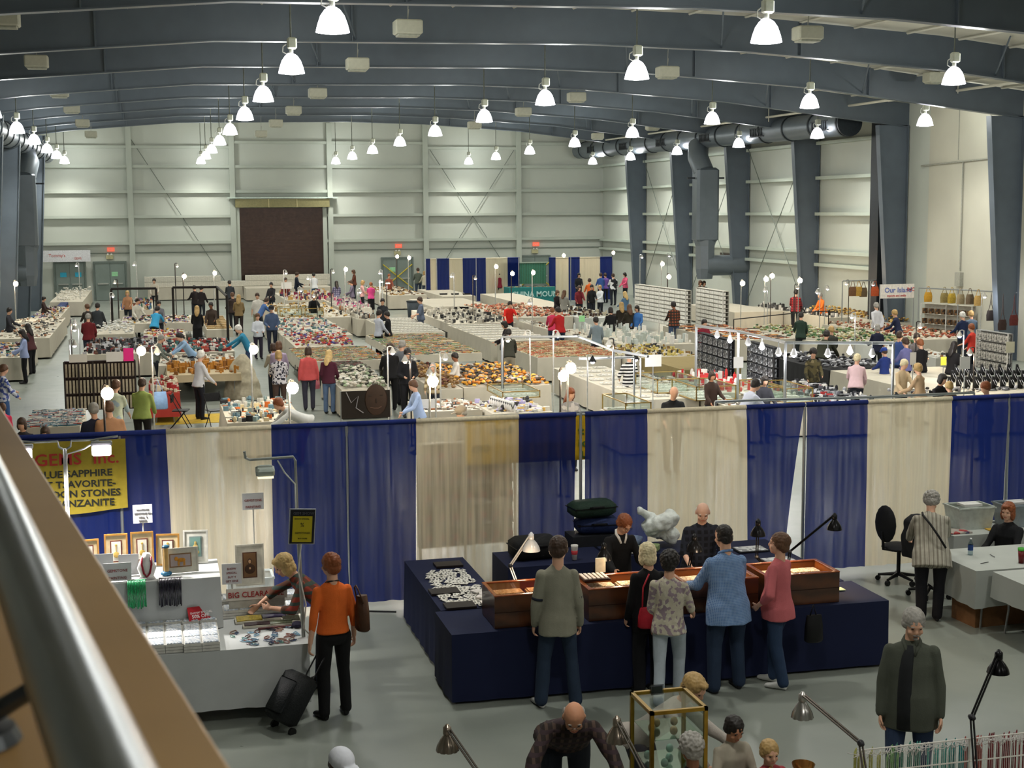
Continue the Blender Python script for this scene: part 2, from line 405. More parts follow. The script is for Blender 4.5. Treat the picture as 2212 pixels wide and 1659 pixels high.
# roll-up door
b = MB(); b.bb(5.2, 10.35, YB-.12, YB-.04, 0, 5.45); rd = struct('door_5', b, mat('3A2A22', .3, .5, .3, 6, spec=.6))
b = MB()
for i in range(60): b.box((7.77, YB-.135, .05+i*.09), (5.1, .03, .05))
obj('slats', b, mat('3A2A22', .28, .5, .3, 3, spec=.6), rd)
b = MB(); b.bb(5.0, 5.25, YB-.25, YB, 0, 5.6); b.bb(10.3, 10.55, YB-.25, YB, 0, 5.6); obj('guide_rail', b, m_girt, rd)
b = MB(); b.bb(5.0, 10.7, YB-.6, YB-.1, 5.5, 6.0); obj('roll_housing', b, mat('8B8660', .45, .3), rd)
b = MB(); b.bb(4.55, 11.2, YB-.7, YB-.1, 6.04, 6.1); obj('hood_flashing', b, mat('BFCFC4', .35, .4), rd)
b = MB(); b.path([(7.0, YB-.62, 5.5), (7.0, YB-.62, 6)], .03, 5); b.path([(8.7, YB-.62, 5.5), (8.7, YB-.62, 6)], .03, 5); obj('hood_seam', b, mat('C9BE90', .4), rd)
# far-left banner over door_1
t = thing('wall_banner', 'white banner with red lettering above the far-left double door', 'banner', (-6.25, YB-.35, 2.35))
b = MB(); b.box((1.35, 0, .35), (2.7, .02, .68)); obj('banner_cloth', b, mat('DCDDE0', .7), t)
text("Tommy's", .26, mat('C8463A', .6), t, (.32, -.015, .3)); text('GEMS', .18, mat('C8463A', .6), t, (1.75, -.015, .14))
# ducts
m_duct = mat('69727A', .4, .3, .06, 2, spec=.5)
t = thing('air_duct', 'big round grey air duct hanging along the right wall with a capped near end', 'duct', (26.6, 52, 8.5))
b = MB(); b.path([(0, 0, 0), (0, 36.5, .45)], .5, 24); auto(obj('duct_run', b, m_duct, t))
b = MB()
for i in range(15): b.path([(0, i*2.5+.05, i*.031), (0, i*2.5+.15, i*.031)], .54, 24)
auto(obj('joint_ring', b, mat('30363B', .5, .4), t))
b = MB(); b.path([(0, -.1, 0), (0, 0, 0)], .53, 24); auto(obj('end_cap', b, mat('30363B', .5, .4), t))
for i in range(6):
    b = MB(); y = 1.0+i*6.2
    for k in range(8): b.box((-.5, y+k*.17, -.05+y*.0125), (.05, .06, .32))
    b.box((-.47, y+.6, .14+y*.0125), (.06, 1.5, .03)); b.box((-.47, y+.6, -.24+y*.0125), (.06, 1.5, .03))
    obj('vent_grille', b, mat('22262A', .5), t)
b = MB()
for i in range(8): b.path([(0, i*5+.3, .5), (0, i*5+.3, 1.6)], .015, 5)
obj('hanger', b, m_slate, t)
def drop(sx, X, Y, xw, zb0, lab):
    t = thing('duct_drop', lab, 'duct', (X, Y, 0))
    b = MB(); b.path([(0, 0, zb0), (sx*.25, -.6, zb0-.6), (sx*.1, -1.0, zb0-1.3)], .5, 16); auto(obj('elbow', b, m_duct, t))
    b = MB(); b.box((0, -1.0, (zb0-1.3+3.6)/2+.1), (1.15, .85, zb0-1.3-3.6+.2), bev=.12); obj('shaft', b, m_duct, t)
    b = MB(); b.loft([((0, -1, 3.7), .6, .45, 0), ((sx*.0, -1, 3.4), .5, .42, 0), ((0, -1, 2.3), .48, .42, 0), ((0, -1, 1.8), .4, .3, 0)], 8); obj('boot', b, m_duct, t)
    b = MB(); b.path([(0, -1, 2.45), (xw-X, -1, 2.45)], .5, 20); auto(obj('wall_collar', b, m_duct, t))
    b = MB(); b.box((0, -1, zb0-1.6), (1.9, .1, .08)); obj('bracket', b, mat('2E3338', .5), t)
drop(-1, 26.3, 67.2, XR, 8.3, 'grey square duct shaft dropping from the round duct to the right wall')
t = thing('air_duct', 'dark round air duct along the left wall behind the row of bright lamps', 'duct', (-5.75, 42, 8.3))
b = MB(); b.path([(0, 0, 0), (0, 46, .3)], .5, 20); auto(obj('duct_run', b, m_duct, t))
b = MB()
for i in range(18): b.path([(0, i*2.5+.05, i*.016), (0, i*2.5+.15, i*.016)], .54, 20)
auto(obj('joint_ring', b, mat('30363B', .5, .4), t))
drop(1, -5.75, 72.5, XL, 8.2, 'grey duct shaft dropping from the left-hand duct between two dark columns')
t = thing('wall_louvre', 'brown louvred vent in the right wall beside the duct shaft', 'vent', (XR-.05, 68.6, 1.9))
b = MB(); b.box((0, 0, .55), (.08, 1.5, 1.1)); obj('frame', b, mat('8A8A80', .5), t)
b = MB()
for i in range(9): b.box((-.05, 0, .1+i*.115), (.04, 1.35, .07))
obj('blade', b, mat('3A2D27', .5), t)
# ---------------------------------------------------------------- high-bay lamps
def make_lamp():
    t = thing('high_bay_lamp', 'x', 'hanging lamp')
    b = MB(); b.lathe([(.07, .4), (.13, .36), (.2, .26), (.25, .12), (.28, 0), (.275, 0), (.24, .12), (.19, .25), (.12, .34), (.06, .37)], n=24)
    auto(obj('reflector', b, emit('F6F3FF', 5.0), t))
    b = MB(); b.lathe([(0, -.03), (.15, -.02), (.26, .0), (.26, .01), (0, .01)], n=24); obj('lens', b, emit('FFFFFF', 12), t)
    b = MB(); b.path([(0, 0, .36), (0, 0, .5)], .045, 10); b.box((0.02, 0, .62), (.2, .18, .24), bev=.03); obj('ballast_box', b, mat('A9AC9C', .5, .2), t)
    b = MB(); b.path([(-.1, 0, .6), (-.17, 0, .55), (-.18, 0, .44), (-.1, 0, .4), (-.05, 0, .42)], .012, 6); obj('cable', b, mat('B9BBB0', .5), t)
    return t
rows = ['far-left row over the left duct', 'row left of the middle', 'middle row', 'row right of the middle', 'row beside the right-hand duct']
def rod(h):
    b = MB(); b.path([(0, 0, .72), (0, 0, h)], .018, 6); return b
lamp0 = make_lamp(); first = True
ordn = ['nearest', 'second', 'third', 'fourth', 'fifth', 'sixth', 'seventh', 'eighth', 'ninth']
cnt = {}
for X, Y in LAMPS:
    r = 0 if X < 0 else 1 if X < 5 else 2 if X < 14 else 3 if X < 22 else 4
    k = cnt.get(r, 0); cnt[r] = k+1
    t = lamp0 if first else dup(lamp0, (0, 0, 0)); first = False
    ZL = 7.96 if r == 4 else 8.08; t.location = (X, Y, ZL); t['label'] = 'glowing dome lamp on a rod, %s of the %s' % (ordn[min(k, 8)], rows[r]) if Y > 20 else 'glowing dome lamp above the balcony, out of the photo, %s' % rows[r]; t['group'] = 'high-bay lamps under the roof' if Y > 20 else 'lamps above the balcony'
    obj('rod', rod(zb(X, Y)+.9-ZL), mat('8E9288', .4, .5), t)
    lk = .35 if Y > 85 else .13 if Y < 20 else 1
    ld = bpy.data.lights.new('lamp_light', 'SPOT'); ld.energy = LAMP_POWER*1.6*lk; ld.spot_size = R_(138 if r == 4 else 118 if r == 0 or Y > 85 else 150); ld.spot_blend = .9; ld.shadow_soft_size = .22; ld.color = (1, .985, .92)
    lo = link(bpy.data.objects.new('lamp_light', ld)); lo.parent = t; lo.location = (0, 0, -.06)
    ld = bpy.data.lights.new('lamp_uplight', 'POINT'); ld.energy = LAMP_POWER*.17*lk; ld.shadow_soft_size = .25; ld.color = (.97, 1, .95)
    lo = link(bpy.data.objects.new('lamp_uplight', ld)); lo.parent = t; lo.location = (.42, 0, .35)
# hanging white boxes
def make_hbox():
    t = thing('hanging_unit', 'x', 'hanging box')
    b = MB(); b.box((0, 0, 0), (.62, .5, .32), bev=.03); obj('casing', b, mat('B9B9A8', .6, 0, .05), t)
    b = MB(); b.box((0, 0, -.18), (.5, .4, .05), bev=.01); obj('tray', b, mat('A6A899', .6), t)
    return t
hb0 = make_hbox(); first = True
for r, (X, ys, nm) in enumerate(((-2.87, (33, 41.9, 52, 60, 69.4, 79.1), 'left'), (5.8, (32.8, 41, 51, 59.7, 68.3, 77.5), 'left middle'), (15.3, (32.1, 41.7, 51.3, 59.1, 68.5), 'right middle'), (24.4, (33, 41.9, 52.3, 59, 68.6, 77.7), 'right'))):
    for k, Y in enumerate(ys):
        t = hb0 if first else dup(hb0, (0, 0, 0)); first = False
        obj('wire', MB().path([(0, 0, .15), (.03, 0, zb(X, Y)+.88-9.3)], .01, 5), mat('9A9A90', .5), t); t.location = (X, Y, 9.3); t['label'] = 'pale box hanging under the roof, %s of the %s row' % (ordn[k], nm); t['group'] = 'pale boxes hanging under the roof'
# ================================================================ people
QUEUE = []
def queue(o, voxel, smooth=4, disp=0, freq=9, stretch=1.0, fac=.5):
    if voxel > 0:
        r = o.modifiers.new('r', 'REMESH'); r.mode = 'VOXEL'; r.voxel_size = voxel; r.use_smooth_shade = True
        s = o.modifiers.new('s', 'SMOOTH'); s.factor = fac; s.iterations = smooth
    QUEUE.append((o, disp, freq, stretch)); return o
def finish_queue():
    dg = bpy.context.evaluated_depsgraph_get(); dg.update()
    done = {}
    for o, disp, freq, st in QUEUE:
        me = bpy.data.meshes.new_from_object(o.evaluated_get(dg)); me.name = o.name
        if disp:
            n = len(me.vertices); co = np.empty(n*3, 'f'); no = np.empty(n*3, 'f')
            me.vertices.foreach_get('co', co); me.vertex_normals.foreach_get('vector', no)
            co = co.reshape(-1, 3); no = no.reshape(-1, 3); ns = noise.noise
            d = np.fromiter((ns(V((p[0]*freq+o.location.x, p[1]*freq+9.1, p[2]*freq*st))) for p in co.tolist()), 'f', n)
            co = co + no*(d*disp)[:, None]
            me.vertices.foreach_set('co', co.ravel())
        me.polygons.foreach_set('use_smooth', [True]*len(me.polygons)); me.update()
        done[o] = me
    for o, *_ in QUEUE:
        o.modifiers.clear(); o.data = done[o]
    QUEUE.clear()
    for o in TEXTS:
        me = bpy.data.meshes.new_from_object(o.evaluated_get(dg)); me.name = 'lettering'; n = bpy.data.objects.new('lettering', me)
        n.parent = o.parent; n.matrix_local = o.matrix_local; sc.collection.objects.link(n)
        if not len(me.materials): me.materials.append(o.data.materials[0])
        bpy.data.objects.remove(o)
SKIN = {'a': 'D9A88C', 'b': 'C98F6E', 'c': '8A5A40', 'd': 'E0B49C'}
HAIR = {'black': ('15110F', '2A2320'), 'dark': ('2C1E16', '4A3426'), 'brown': ('4A3020', '6B4A32'), 'red': ('6E3A1E', '955A30'), 'auburn': ('6E3418', '925228'),
        'blonde': ('B89558', 'DCC088'), 'pale': ('CDBB8C', 'E6DAB8'), 'grey': ('7E7A74', 'A8A49C'), 'white': ('C8C4BC', 'E6E2DC'), 'sandy': ('9A7A4A', 'C0A068')}
ST = dict(L=(8, 8, 25, 2), R=(8, 8, 25, 2))           # arms hanging
def person(label, loc, rz, h=1.7, hs=1.07, lean=0, head=(0, 10), L=(6, 9, 20, 3), R=(6, 9, 20, 3), top='8899AA', sleeve=1.0, legs='20242C', hair='brown', style='short',
           skin='a', wd=1.0, belly=0, near=False, hem=.84, skirt=None, shoe='1A1A1C', stance=(.10, .0, 0), topm=None, sit=False, collar=None, bust=0, cloth=1.0, glasses=False, cap=None, tilt=0, group=None, cut=None, back=0, jacket=None):
    """loc = floor point between the feet; rz = 0 faces away from the camera (+Y)"""
    s = h/1.75; D = V(loc)
    T = thing('person', label, 'person', D, rz, group)
    vx = .0085 if near else .021
    n_ = 12 if near else 9
    Lr = R_(lean); hz = .93; hy = -math.sin(Lr)*.18 if lean else 0
    if sit: hz = .50; hy = 0
    def tp(x, y, z):     # torso point: bend about the hip, z measured standing
        zz = z-.93
        return V((x, hy + y*math.cos(Lr)+zz*math.sin(Lr), hz + zz*math.cos(Lr)-y*math.sin(Lr)))*s
    # head frame
    hyaw, hpit = R_(head[0]), R_(head[1])
    nb = tp(0, -.01, 1.47); Q = M.Rotation(hyaw, 3, 'Z') @ M.Rotation(-hpit, 3, 'X') @ M.Rotation(R_(tilt), 3, 'Y')
    nd = (V((0, math.sin(Lr*.8), math.cos(Lr*.8)))).normalized()
    hc = nb + nd*.075*s + (Q @ V((0, .025, .09)))*s
    # arms
    arms = []
    for sd, A in ((-1, L), (1, R)):
        sw, ab, fs, fa = [R_(a) for a in A[:4]]
        sh = tp(sd*(.162+.1*(wd-1)), 0, 1.378)
        ud = V((sd*math.sin(ab), math.sin(sw)*math.cos(ab), -math.cos(sw)*math.cos(ab)))
        fd = V((sd*math.sin(fa), math.sin(fs)*math.cos(fa), -math.cos(fs)*math.cos(fa)))
        el = sh+ud*.295*s; wr = el+fd*.25*s; arms.append((sd, sh, el, wr, ud, fd))
    b = MB()
    # head: cranium, face, jaw, nose, ears, brow
    def hp(x, y, z): return hc+(Q @ V((x, y, z+.008)))*s*hs
    def he(m_, x, y, z, rx, ry, rz_, n=12, m=9): m_.ell(hp(x, y, z), (rx*s*hs, ry*s*hs, rz_*s*hs), Q, n, m)
    he(b, 0, -.005, .025, .077, .096, .09); he(b, 0, .025, -.035, .062, .066, .075); he(b, 0, .05, -.078, .035, .034, .03)
    he(b, 0, .094, -.018, .012, .018, .022, 8, 6); he(b, 0, .086, -.002, .01, .012, .03, 8, 6)
    he(b, 0, .078, .026, .05, .016, .012, 8, 6); he(b, .04, .06, -.03, .022, .025, .022, 8, 6); he(b, -.04, .06, -.03, .022, .025, .022, 8, 6)
    he(b, 0, .082, -.058, .022, .011, .008, 8, 6)
    for sd in (-1, 1): he(b, sd*.079, -.005, -.005, .011, .02, .032, 8, 6)
    b.cap(hp(0, -.02, -.05), .056*s, nb-nd*.04*s, .06*s, n_)
    # torso under the clothes
    k = wd
    b.loft([(tp(0, 0, 1.50), .045*s, .045*s, -Lr), (tp(0, 0, 1.43), .075*s*k, .05*s, -Lr), (tp(0, 0, 1.38), .12*s*k, .07*s, -Lr), (tp(0, .01, 1.28), .13*s*k, .09*s, -Lr), (tp(0, 0, 1.08), .12*s*k, .085*s, -Lr), (tp(0, 0, .95), .13*s*k, .09*s, -Lr)], 12)
    for sd, sh, el, wr, ud, fd in arms:
        b.cap(sh+ud*.03*s, .040*s, el, .037*s, n_); b.cap(el, .039*s, wr, .026*s, n_)
        # hand: palm, four fingers, thumb
        inw = V((-sd, 0, 0)); nrm = (inw-fd*inw.dot(fd)); nrm = nrm.normalized() if nrm.length > .1 else V((0, 0, -1)); tt = fd.cross(nrm).normalized()*(-sd)
        if tt.y*1+tt.z*.3 < 0: tt = -tt
        hb = M((tt, fd, nrm)).transposed()
        b.ell(wr+fd*.045*s, (.038*s, .055*s, .016*s), hb, 10, 7)
        if near:
            for i, (o_, ln) in enumerate(((.028, .07), (.0095, .078), (-.009, .073), (-.027, .057))):
                p0 = wr+fd*.085*s+tt*o_*s; c1 = R_(22+6*i); c2 = R_(55+6*i)
                p1 = p0+(fd*math.cos(c1)+nrm*math.sin(c1))*ln*.5*s; p2 = p1+(fd*math.cos(c2)+nrm*math.sin(c2))*ln*.5*s
                b.cap(p0, .0095*s, p1, .0088*s, 8); b.cap(p1, .0088*s, p2, .0075*s, 8)
            p0 = wr+fd*.03*s+tt*.03*s; p1 = p0+(fd*.75+tt*.6+nrm*.25)*.045*s; b.cap(p0, .013*s, p1, .0105*s, 8); b.cap(p1, .0105*s, p1+(fd*.9+nrm*.5)*.03*s, .009*s, 8)
        else:
            for i, ln in enumerate((.06, .07, .066, .05)): p0 = wr+fd*.08*s+tt*(.028-.018*i)*s; b.cap(p0, .010*s, p0+(fd+nrm*.5)*ln*.8*s, .009*s, 6)
            b.cap(wr+fd*.03*s+tt*.03*s, .012*s, wr+fd*.07*s+tt*.055*s+nrm*.01*s, .01*s, 6)
    # legs of the body run down inside the trousers into the shoes
    st, fwd, splay = stance[:3]
    feet = []
    for sd in (-1, 1):
        hip = V((sd*.095*wd, hy, hz-.02))*s
        if sit: kn = V((sd*.11, .42, .47))*s; an = V((sd*.12, .40, .09))*s
        else:
            fy = fwd*sd; an = V((sd*st, fy, .085))*s; kn = (hip+an)/2+V((sd*.005, .03+max(0, fy)*.25, .02))*s
        b.cap(hip, .06*s, kn, .045*s, n_); b.cap(kn, .042*s, an, .03*s, n_); b.cap(an, .03*s, an+V((0, .09, -.05))*s, .025*s, n_)
        feet.append((sd, hip, kn, an))
    o = queue(obj('body', b, mat(SKIN[skin], .55, var=.05, scale=8, spec=.35), T, True), vx, 3)
    # hair
    hm = mat(HAIR[hair][0], .5, var=.18, scale=18, pat='strand', c2=HAIR[hair][1], spec=.4) if style != 'none' else None
    b = MB(); E_ = lambda *a: he(b, *a)
    if style in ('short', 'bob', 'long', 'curly', 'pony', 'thin'):
        g = .014 if style in ('curly',) else (-.002 if style == 'thin' else .010)
        E_(0, -.022, .036, .081+g, .099+g, .087+g)
        E_(0, -.055, -.02, .07+g, .055+g, .06+g)
        for sd in (-1, 1): E_(sd*.06, -.02, .0, .026+g, .05, .045)
    if style in ('bob', 'long'):
        for sd in (-1, 1): E_(sd*.066, .0, -.045, .03, .058, .075)
        E_(0, -.062, -.055, .08, .052, .075)
        E_(0, .045, .085, .055, .05, .03)
    if style == 'long':
        for sd in (-1, 1): E_(sd*.07, -.02, -.12, .028, .045, .09)
        E_(0, -.085, -.17, .085, .04, .16)
    if style == 'pony': E_(0, -.12, -.05, .03, .035, .11); E_(0, -.11, .0, .03, .03, .03)
    if style == 'curly':
        for a in range(60):
            zz = -.45+1.45*(a+.5)/60; rr = math.sqrt(max(0, 1-zz*zz)); q = a*2.4; x_, y_ = rr*math.cos(q), rr*math.sin(q)
            if y_ > .45 and zz < .55: continue
            E_(.085*x_, -.022+.1*y_, .036+.088*zz, .024, .024, .024)
    if style == 'bald':
        for sd in (-1, 1): E_(sd*.066, -.035, -.005, .019, .055, .035)
        E_(0, -.078, -.012, .062, .03, .04)
    if style != 'none' and b.v:
        queue(obj('hair', b, hm, T, True), .006 if near else .016, 2, .008 if style == 'curly' else .005, 50)
    if near:
        for sd in (-1, 1):
            b = MB(); he(b, sd*.03, .077, .008, .013, .009, .007, 10, 8); obj('eye', b, mat('2A201A', .3, var=0), T, True)
        b = MB(); he(b, 0, .086, -.055, .024, .01, .006, 10, 6); obj('lips', b, mat('A8604E', .5, var=0), T, True)
        b = MB()
        for sd in (-1, 1): he(b, sd*.031, .084, .03, .02, .006, .004, 8, 5)
        if style not in ('bob',): obj('eyebrows', b, hm or mat('6A5040'), T, True)
    if glasses:
        b = MB()
        for sd in (-1, 1):
            b.path([hp(sd*.033+.024*math.cos(a), .1, .004+.017*math.sin(a)) for a in [i*math.pi/5 for i in range(10)]], .002*s, 5, closed=True)
            b.path([hp(sd*.057, .098, .008), hp(sd*.085, .0, .008)], .002*s, 4)
        b.path([hp(-.01, .102, .006), hp(.01, .102, .006)], .002*s, 4)
        obj('glasses', b, mat('2A2A2C', .3, .5, 0), T)
    if cap:
        style = 'cap'
        b = MB(); he(b, 0, -.015, .042, .099, .118, .098, 16, 10); he(b, 0, .115, .05, .07, .08, .009, 16, 6); queue(obj('cap', b, mat(cap, .7, var=.05), T, True), .008, 2)
    # top
    e = .016*cloth; b = MB(); ww = wd
    rings = [(tp(0, -.005, 1.49), .058, .055), (tp(0, -.004, 1.462), .085, .062), (tp(0, -.002, 1.435), .125*ww, .078), (tp(0, 0, 1.395), .155*ww, .095), (tp(0, .01+bust*.5, 1.29), (.155+e)*ww, .112+bust), (tp(0, .008+belly*.4, 1.15), (.142+e)*ww, .11+belly*.6),
             (tp(0, .005+belly*.6, 1.02), (.15+e)*ww, .122+belly), (tp(0, -.005+belly*.4, .93), (.17+e)*ww, .14+belly*.8)]
    if hem < .9: rings.append((tp(0, -.01+belly*.2-(.03 if lean > 30 else 0), hem), (.178+e*1.3)*ww, .152+belly*.5))
    b.loft([(c, (rx)*s, (ry)*s, -Lr) for c, rx, ry in rings], 20)
    for sd, sh, el, wr, ud, fd in arms:
        ew = .011*min(cloth, 1.35)*ww**.5
        b.ell(sh, (.05*s*ww**.5,)*3, None, 12, 8)
        if sleeve > 0: q = min(1, sleeve*2); b.cap(sh, (.046+ew)*s, sh+(el-sh)*q, (.043+ew)*s, 12)
        if sleeve > .5: q = (sleeve-.5)*2; b.cap(el, (.043+ew)*s, el+(wr-el)*q*.97, (.033+ew*.8)*s, 12)
    tm = topm or mat(top, .85, var=.07, scale=9, bump=.15, bscale=90)
    queue(obj('top', b, tm, T, True), .011 if near else .021, 3, .016 if near else .010, 6.5, .6)
    if collar:
        b = MB()
        for sd in (-1, 1): b.path([tp(0, -.062, 1.505), tp(sd*.05, -.045, 1.50), tp(sd*.07, .01, 1.475), tp(sd*.05, .065, 1.435), tp(sd*.025, .10, 1.37)], [.014, .016, .017, .018, .012], 8)
        obj('collar', b, mat(collar, .8), T, True)
    # trousers or skirt
    if cut != 'waist':
        b = MB(); lm = legs if isinstance(legs, bpy.types.Material) else mat(legs, .85, var=.1, scale=7, bump=.12, bscale=80)
        if skirt:
            b.loft([(V((0, hy, hz+.08))*s, .15*s*wd, .115*s, 0), (V((0, hy, hz-.08))*s, .19*s*wd, .15*s, 0), (V((0, 0, skirt))*s, .2*s*wd, .17*s, 0)], 16)
            queue(obj('skirt', b, lm, T, True), .011 if near else .021, 2, .012, 6, .2)
        else:
            b.loft([(tp(0, 0, 1.04), .13*s*wd, (.085+belly*.5)*s, -Lr*.8), (V((0, hy, hz+.03))*s, .160*s*wd, (.108+belly*.4)*s, -Lr*.4), (V((0, hy-.01, hz-.06))*s, .172*s*wd, .122*s, 0), (V((0, hy, hz-.13))*s, .15*s*wd, .1*s, 0)], 18)
            for sd, hip, kn, an in feet:
                b.cap(hip+V((0, 0, -.03*s)), .095*s*wd**.7, kn, .072*s*wd**.5, 14); b.cap(kn, .070*s*wd**.5, an+V((0, -.01, -.0))*s, .063*s*(1.15 if skirt is None and legs and near and hem < .8 else 1), 14)
            queue(obj('trousers', b, lm, T, True), .011 if near else .021, 3, .014 if near else .008, 7, .4)
        for sd, hip, kn, an in feet:
            b = MB(); sp = R_(splay)*sd; f = V((math.sin(sp), math.cos(sp), 0))
            a0 = V((an.x, an.y, 0))
            b.loft([(a0+f*(-.055*s)+V((0, 0, .045*s)), .026*s, .04*s, R_(90)), (a0+f*(-.045*s)+V((0, 0, .045*s)), .036*s, .044*s, R_(90)), (a0+f*(.03*s)+V((0, 0, .05*s)), .038*s, .048*s, R_(90)), (a0+f*(.12*s)+V((0, 0, .034*s)), .046*s, .033*s, R_(90)), (a0+f*(.18*s)+V((0, 0, .028*s)), .04*s, .026*s, R_(90)), (a0+f*(.205*s)+V((0, 0, .022*s)), .02*s, .018*s, R_(90))], 12)
            b.path([an, a0+V((0, 0, .04*s))], .036*s, 10)
            queue(obj('shoe', b, mat(shoe, .5, var=.05), T, True), .01 if near else .018, 2)
    T['_h'] = h; del T['_h']
    return T, dict(hp=hp, tp=tp, arms=arms, s=s, hc=hc)
def wpt(T, p):   # local point of a person to world
    return V(T.location) + M.Rotation(T.rotation_euler[2], 3, 'Z') @ V(p)
# ================================================================ kit of goods
def cloth_box(name, label, x0, x1, y0, y1, z, drop, col, group=None, folds=.012, cat='tablecloth', rz=0, mt=None, hemvar=.0):
    """a cloth lying on a table top and hanging down on all sides, gently folded"""
    n = 0; cx, cy = (x0+x1)/2, (y0+y1)/2
    per = []; W_, D_ = (x1-x0)/2, (y1-y0)/2
    def side(ax, ay, bx, by):
        L_ = math.hypot(bx-ax, by-ay); k = max(4, min(40, int(L_/.09)))
        return [(ax+(bx-ax)*i/k, ay+(by-ay)*i/k) for i in range(k)]
    per = side(-W_, -D_, W_, -D_)+side(W_, -D_, W_, D_)+side(W_, D_, -W_, D_)+side(-W_, D_, -W_, -D_)
    k = len(per); vs = []; fs = []
    rows = [(0, 0), (.012, .008), (drop*.35, .3), (drop*.7, .7), (drop, 1)]
    for dz, a in rows:
        for i, (px, py) in enumerate(per):
            l = math.hypot(px/W_ if W_ else 0, py/D_ if D_ else 0)
            nx, ny = (px/W_)**9, (py/D_)**9; q = math.hypot(nx, ny) or 1; nx /= q; ny /= q
            f = a*(folds*math.sin(i*1.9+cx*3)+folds*1.2*noise.noise(V((px*3+cx, py*3+cy, 0)))*2)+.004+a*.018
            vs.append((px+nx*f, py+ny*f, z-dz+(hemvar*noise.noise(V((px*1.3+cx, py*1.3, 3)))*a)))
    for r in range(len(rows)-1):
        for i in range(k): j = (i+1) % k; fs.append((r*k+i, r*k+j, (r+1)*k+j, (r+1)*k+i)[::-1])
    fs.append(tuple(range(k)))
    b = MB(); b.add(vs, fs)
    o = obj(name, b, mt or mat(col, .85, var=.04, scale=3), None, False, (cx, cy, 0)); o.rotation_euler = (0, 0, rz); auto(o, 50)
    return tag(o, label, cat, group)
def folding_table(label, x0, x1, y0, y1, z, group=None, rz=0):
    t = thing('folding_table', label, 'table', ((x0+x1)/2, (y0+y1)/2, 0), rz, group); W_, D_ = (x1-x0)/2-.01, (y1-y0)/2-.01
    b = MB(); b.box((0, 0, z-.02), (2*W_, 2*D_, .03)); obj('tabletop', b, mat('B4B0A4', .6), t)
    for sx in (-1, 1):
        for sy in (-1, 1):
            b = MB(); X = sx*(W_-.12); b.path([(X, sy*(D_-.06), z-.035), (X, sy*(D_-.08), .3), (X+sx*.03, sy*(D_-.06), 0)], .014, 6); obj('leg', b, mat('8E9090', .35, .7), t)
    return t
def stuff(name, label, x0, x1, y0, y1, z, n, cols, cat='goods', kind='mixed', seed=0, group=None, hmax=.06):
    """a heap or spread nobody could count: many small pieces of different colours"""
    rnd = random.Random(seed+int(x0*100)); b = MB(); c = cols.split(',')
    for i in range(n):
        x, y = rnd.uniform(x0, x1), rnd.uniform(y0, y1)
        if kind == 'strands':
            L_ = rnd.uniform(.12, .3); a = rnd.choice((0, 0, 0, 1.57))+rnd.uniform(-.25, .25); b.box((x, y, z+.012), (L_, rnd.uniform(.012, .03), .02), a)
        elif kind == 'mixed':
            q = rnd.random()
            if q < .5: hh = hmax*rnd.uniform(.3, 1.1); b.box((x, y, z+hh/2), (rnd.uniform(.04, .16), rnd.uniform(.04, .12), hh), rnd.uniform(-.5, .5))
            elif q < .8: hh = rnd.uniform(.02, hmax*.6+.01); b.ell((x, y, z+hh), (rnd.uniform(.02, .06), rnd.uniform(.02, .05), hh), None, 6, 4)
            else: b.box((x, y, z+.01), (rnd.uniform(.1, .25), .03, .02), rnd.uniform(-1, 1))
        elif kind == 'heap': b.ell((x, y, z+.036+rnd.random()*hmax), (rnd.uniform(.04, .1), rnd.uniform(.03, .06), .035), M.Rotation(rnd.uniform(0, 3), 3, 'Z'), 7, 4)
    return tag(obj(name, b, mat(c[0], .5, var=.1, pat='rand', c2=','.join(c[1:]))), label, cat, group, 'stuff')
C_MIX = 'B9A78A,3A3230,6B4A3A,3F6A5A,A8503A,D8D4C8,2A2A30,8A6A9A,C79A4A,4A6A9A,B9B4A8'
C_BEAD = 'A88A5A,C8643A,6A8A5A,D8C8A8,5A7A8A,8A4A3A,D09A40,3A3A3A,B8B09A,7A9A6A'
C_DARK = '26262A,8A8C90,3A3A40,C8C8CC,1A1A1C,5A5A60,B0B0B4'
C_WHITE = 'E2E0D8,8A8478,C8C0B0,5A5650,DAD4C6,9A6A4A,B0A898,3A3A3E'
C_GREEN = '5A7A4A,8A9A6A,C8C4A8,3A5A3A,A89A6A,6A4A3A'
def tray0():
    b = MB(); b.box((0, 0, .015), (.34, .24, .03)); b.mi = 1; b.box((0, 0, .034), (.3, .2, .012)); return b.mesh('jewellery_tray', [mat('D8D6CC', .6), mat('E8E4DA', .7, var=.3, scale=60, pat='specks', c2='8A8A86', c3='C0A070', ps=3)])
def tray1():
    b = MB(); b.box((0, 0, .015), (.34, .24, .03)); b.mi = 1; b.box((0, 0, .034), (.3, .2, .012)); return b.mesh('jewellery_tray', [mat('1C1C20', .6), mat('2A2A2E', .6, pat='specks', c2='B8B8B4', c3='8A6A4A', ps=3)])
def tray2():
    b = MB(); b.box((0, 0, .02), (.36, .26, .04)); b.mi = 1; b.box((0, 0, .045), (.32, .22, .012)); return b.mesh('jewellery_tray', [mat('A88A5A', .6), mat('C8B080', .6, pat='specks', c2='7A4A3A', c3='5A7A6A', ps=2)])
TRAYS = {}
def get_tray(k):
    if k not in TRAYS: TRAYS[k] = (tray0, tray1, tray2)[k]()
    return TRAYS[k]
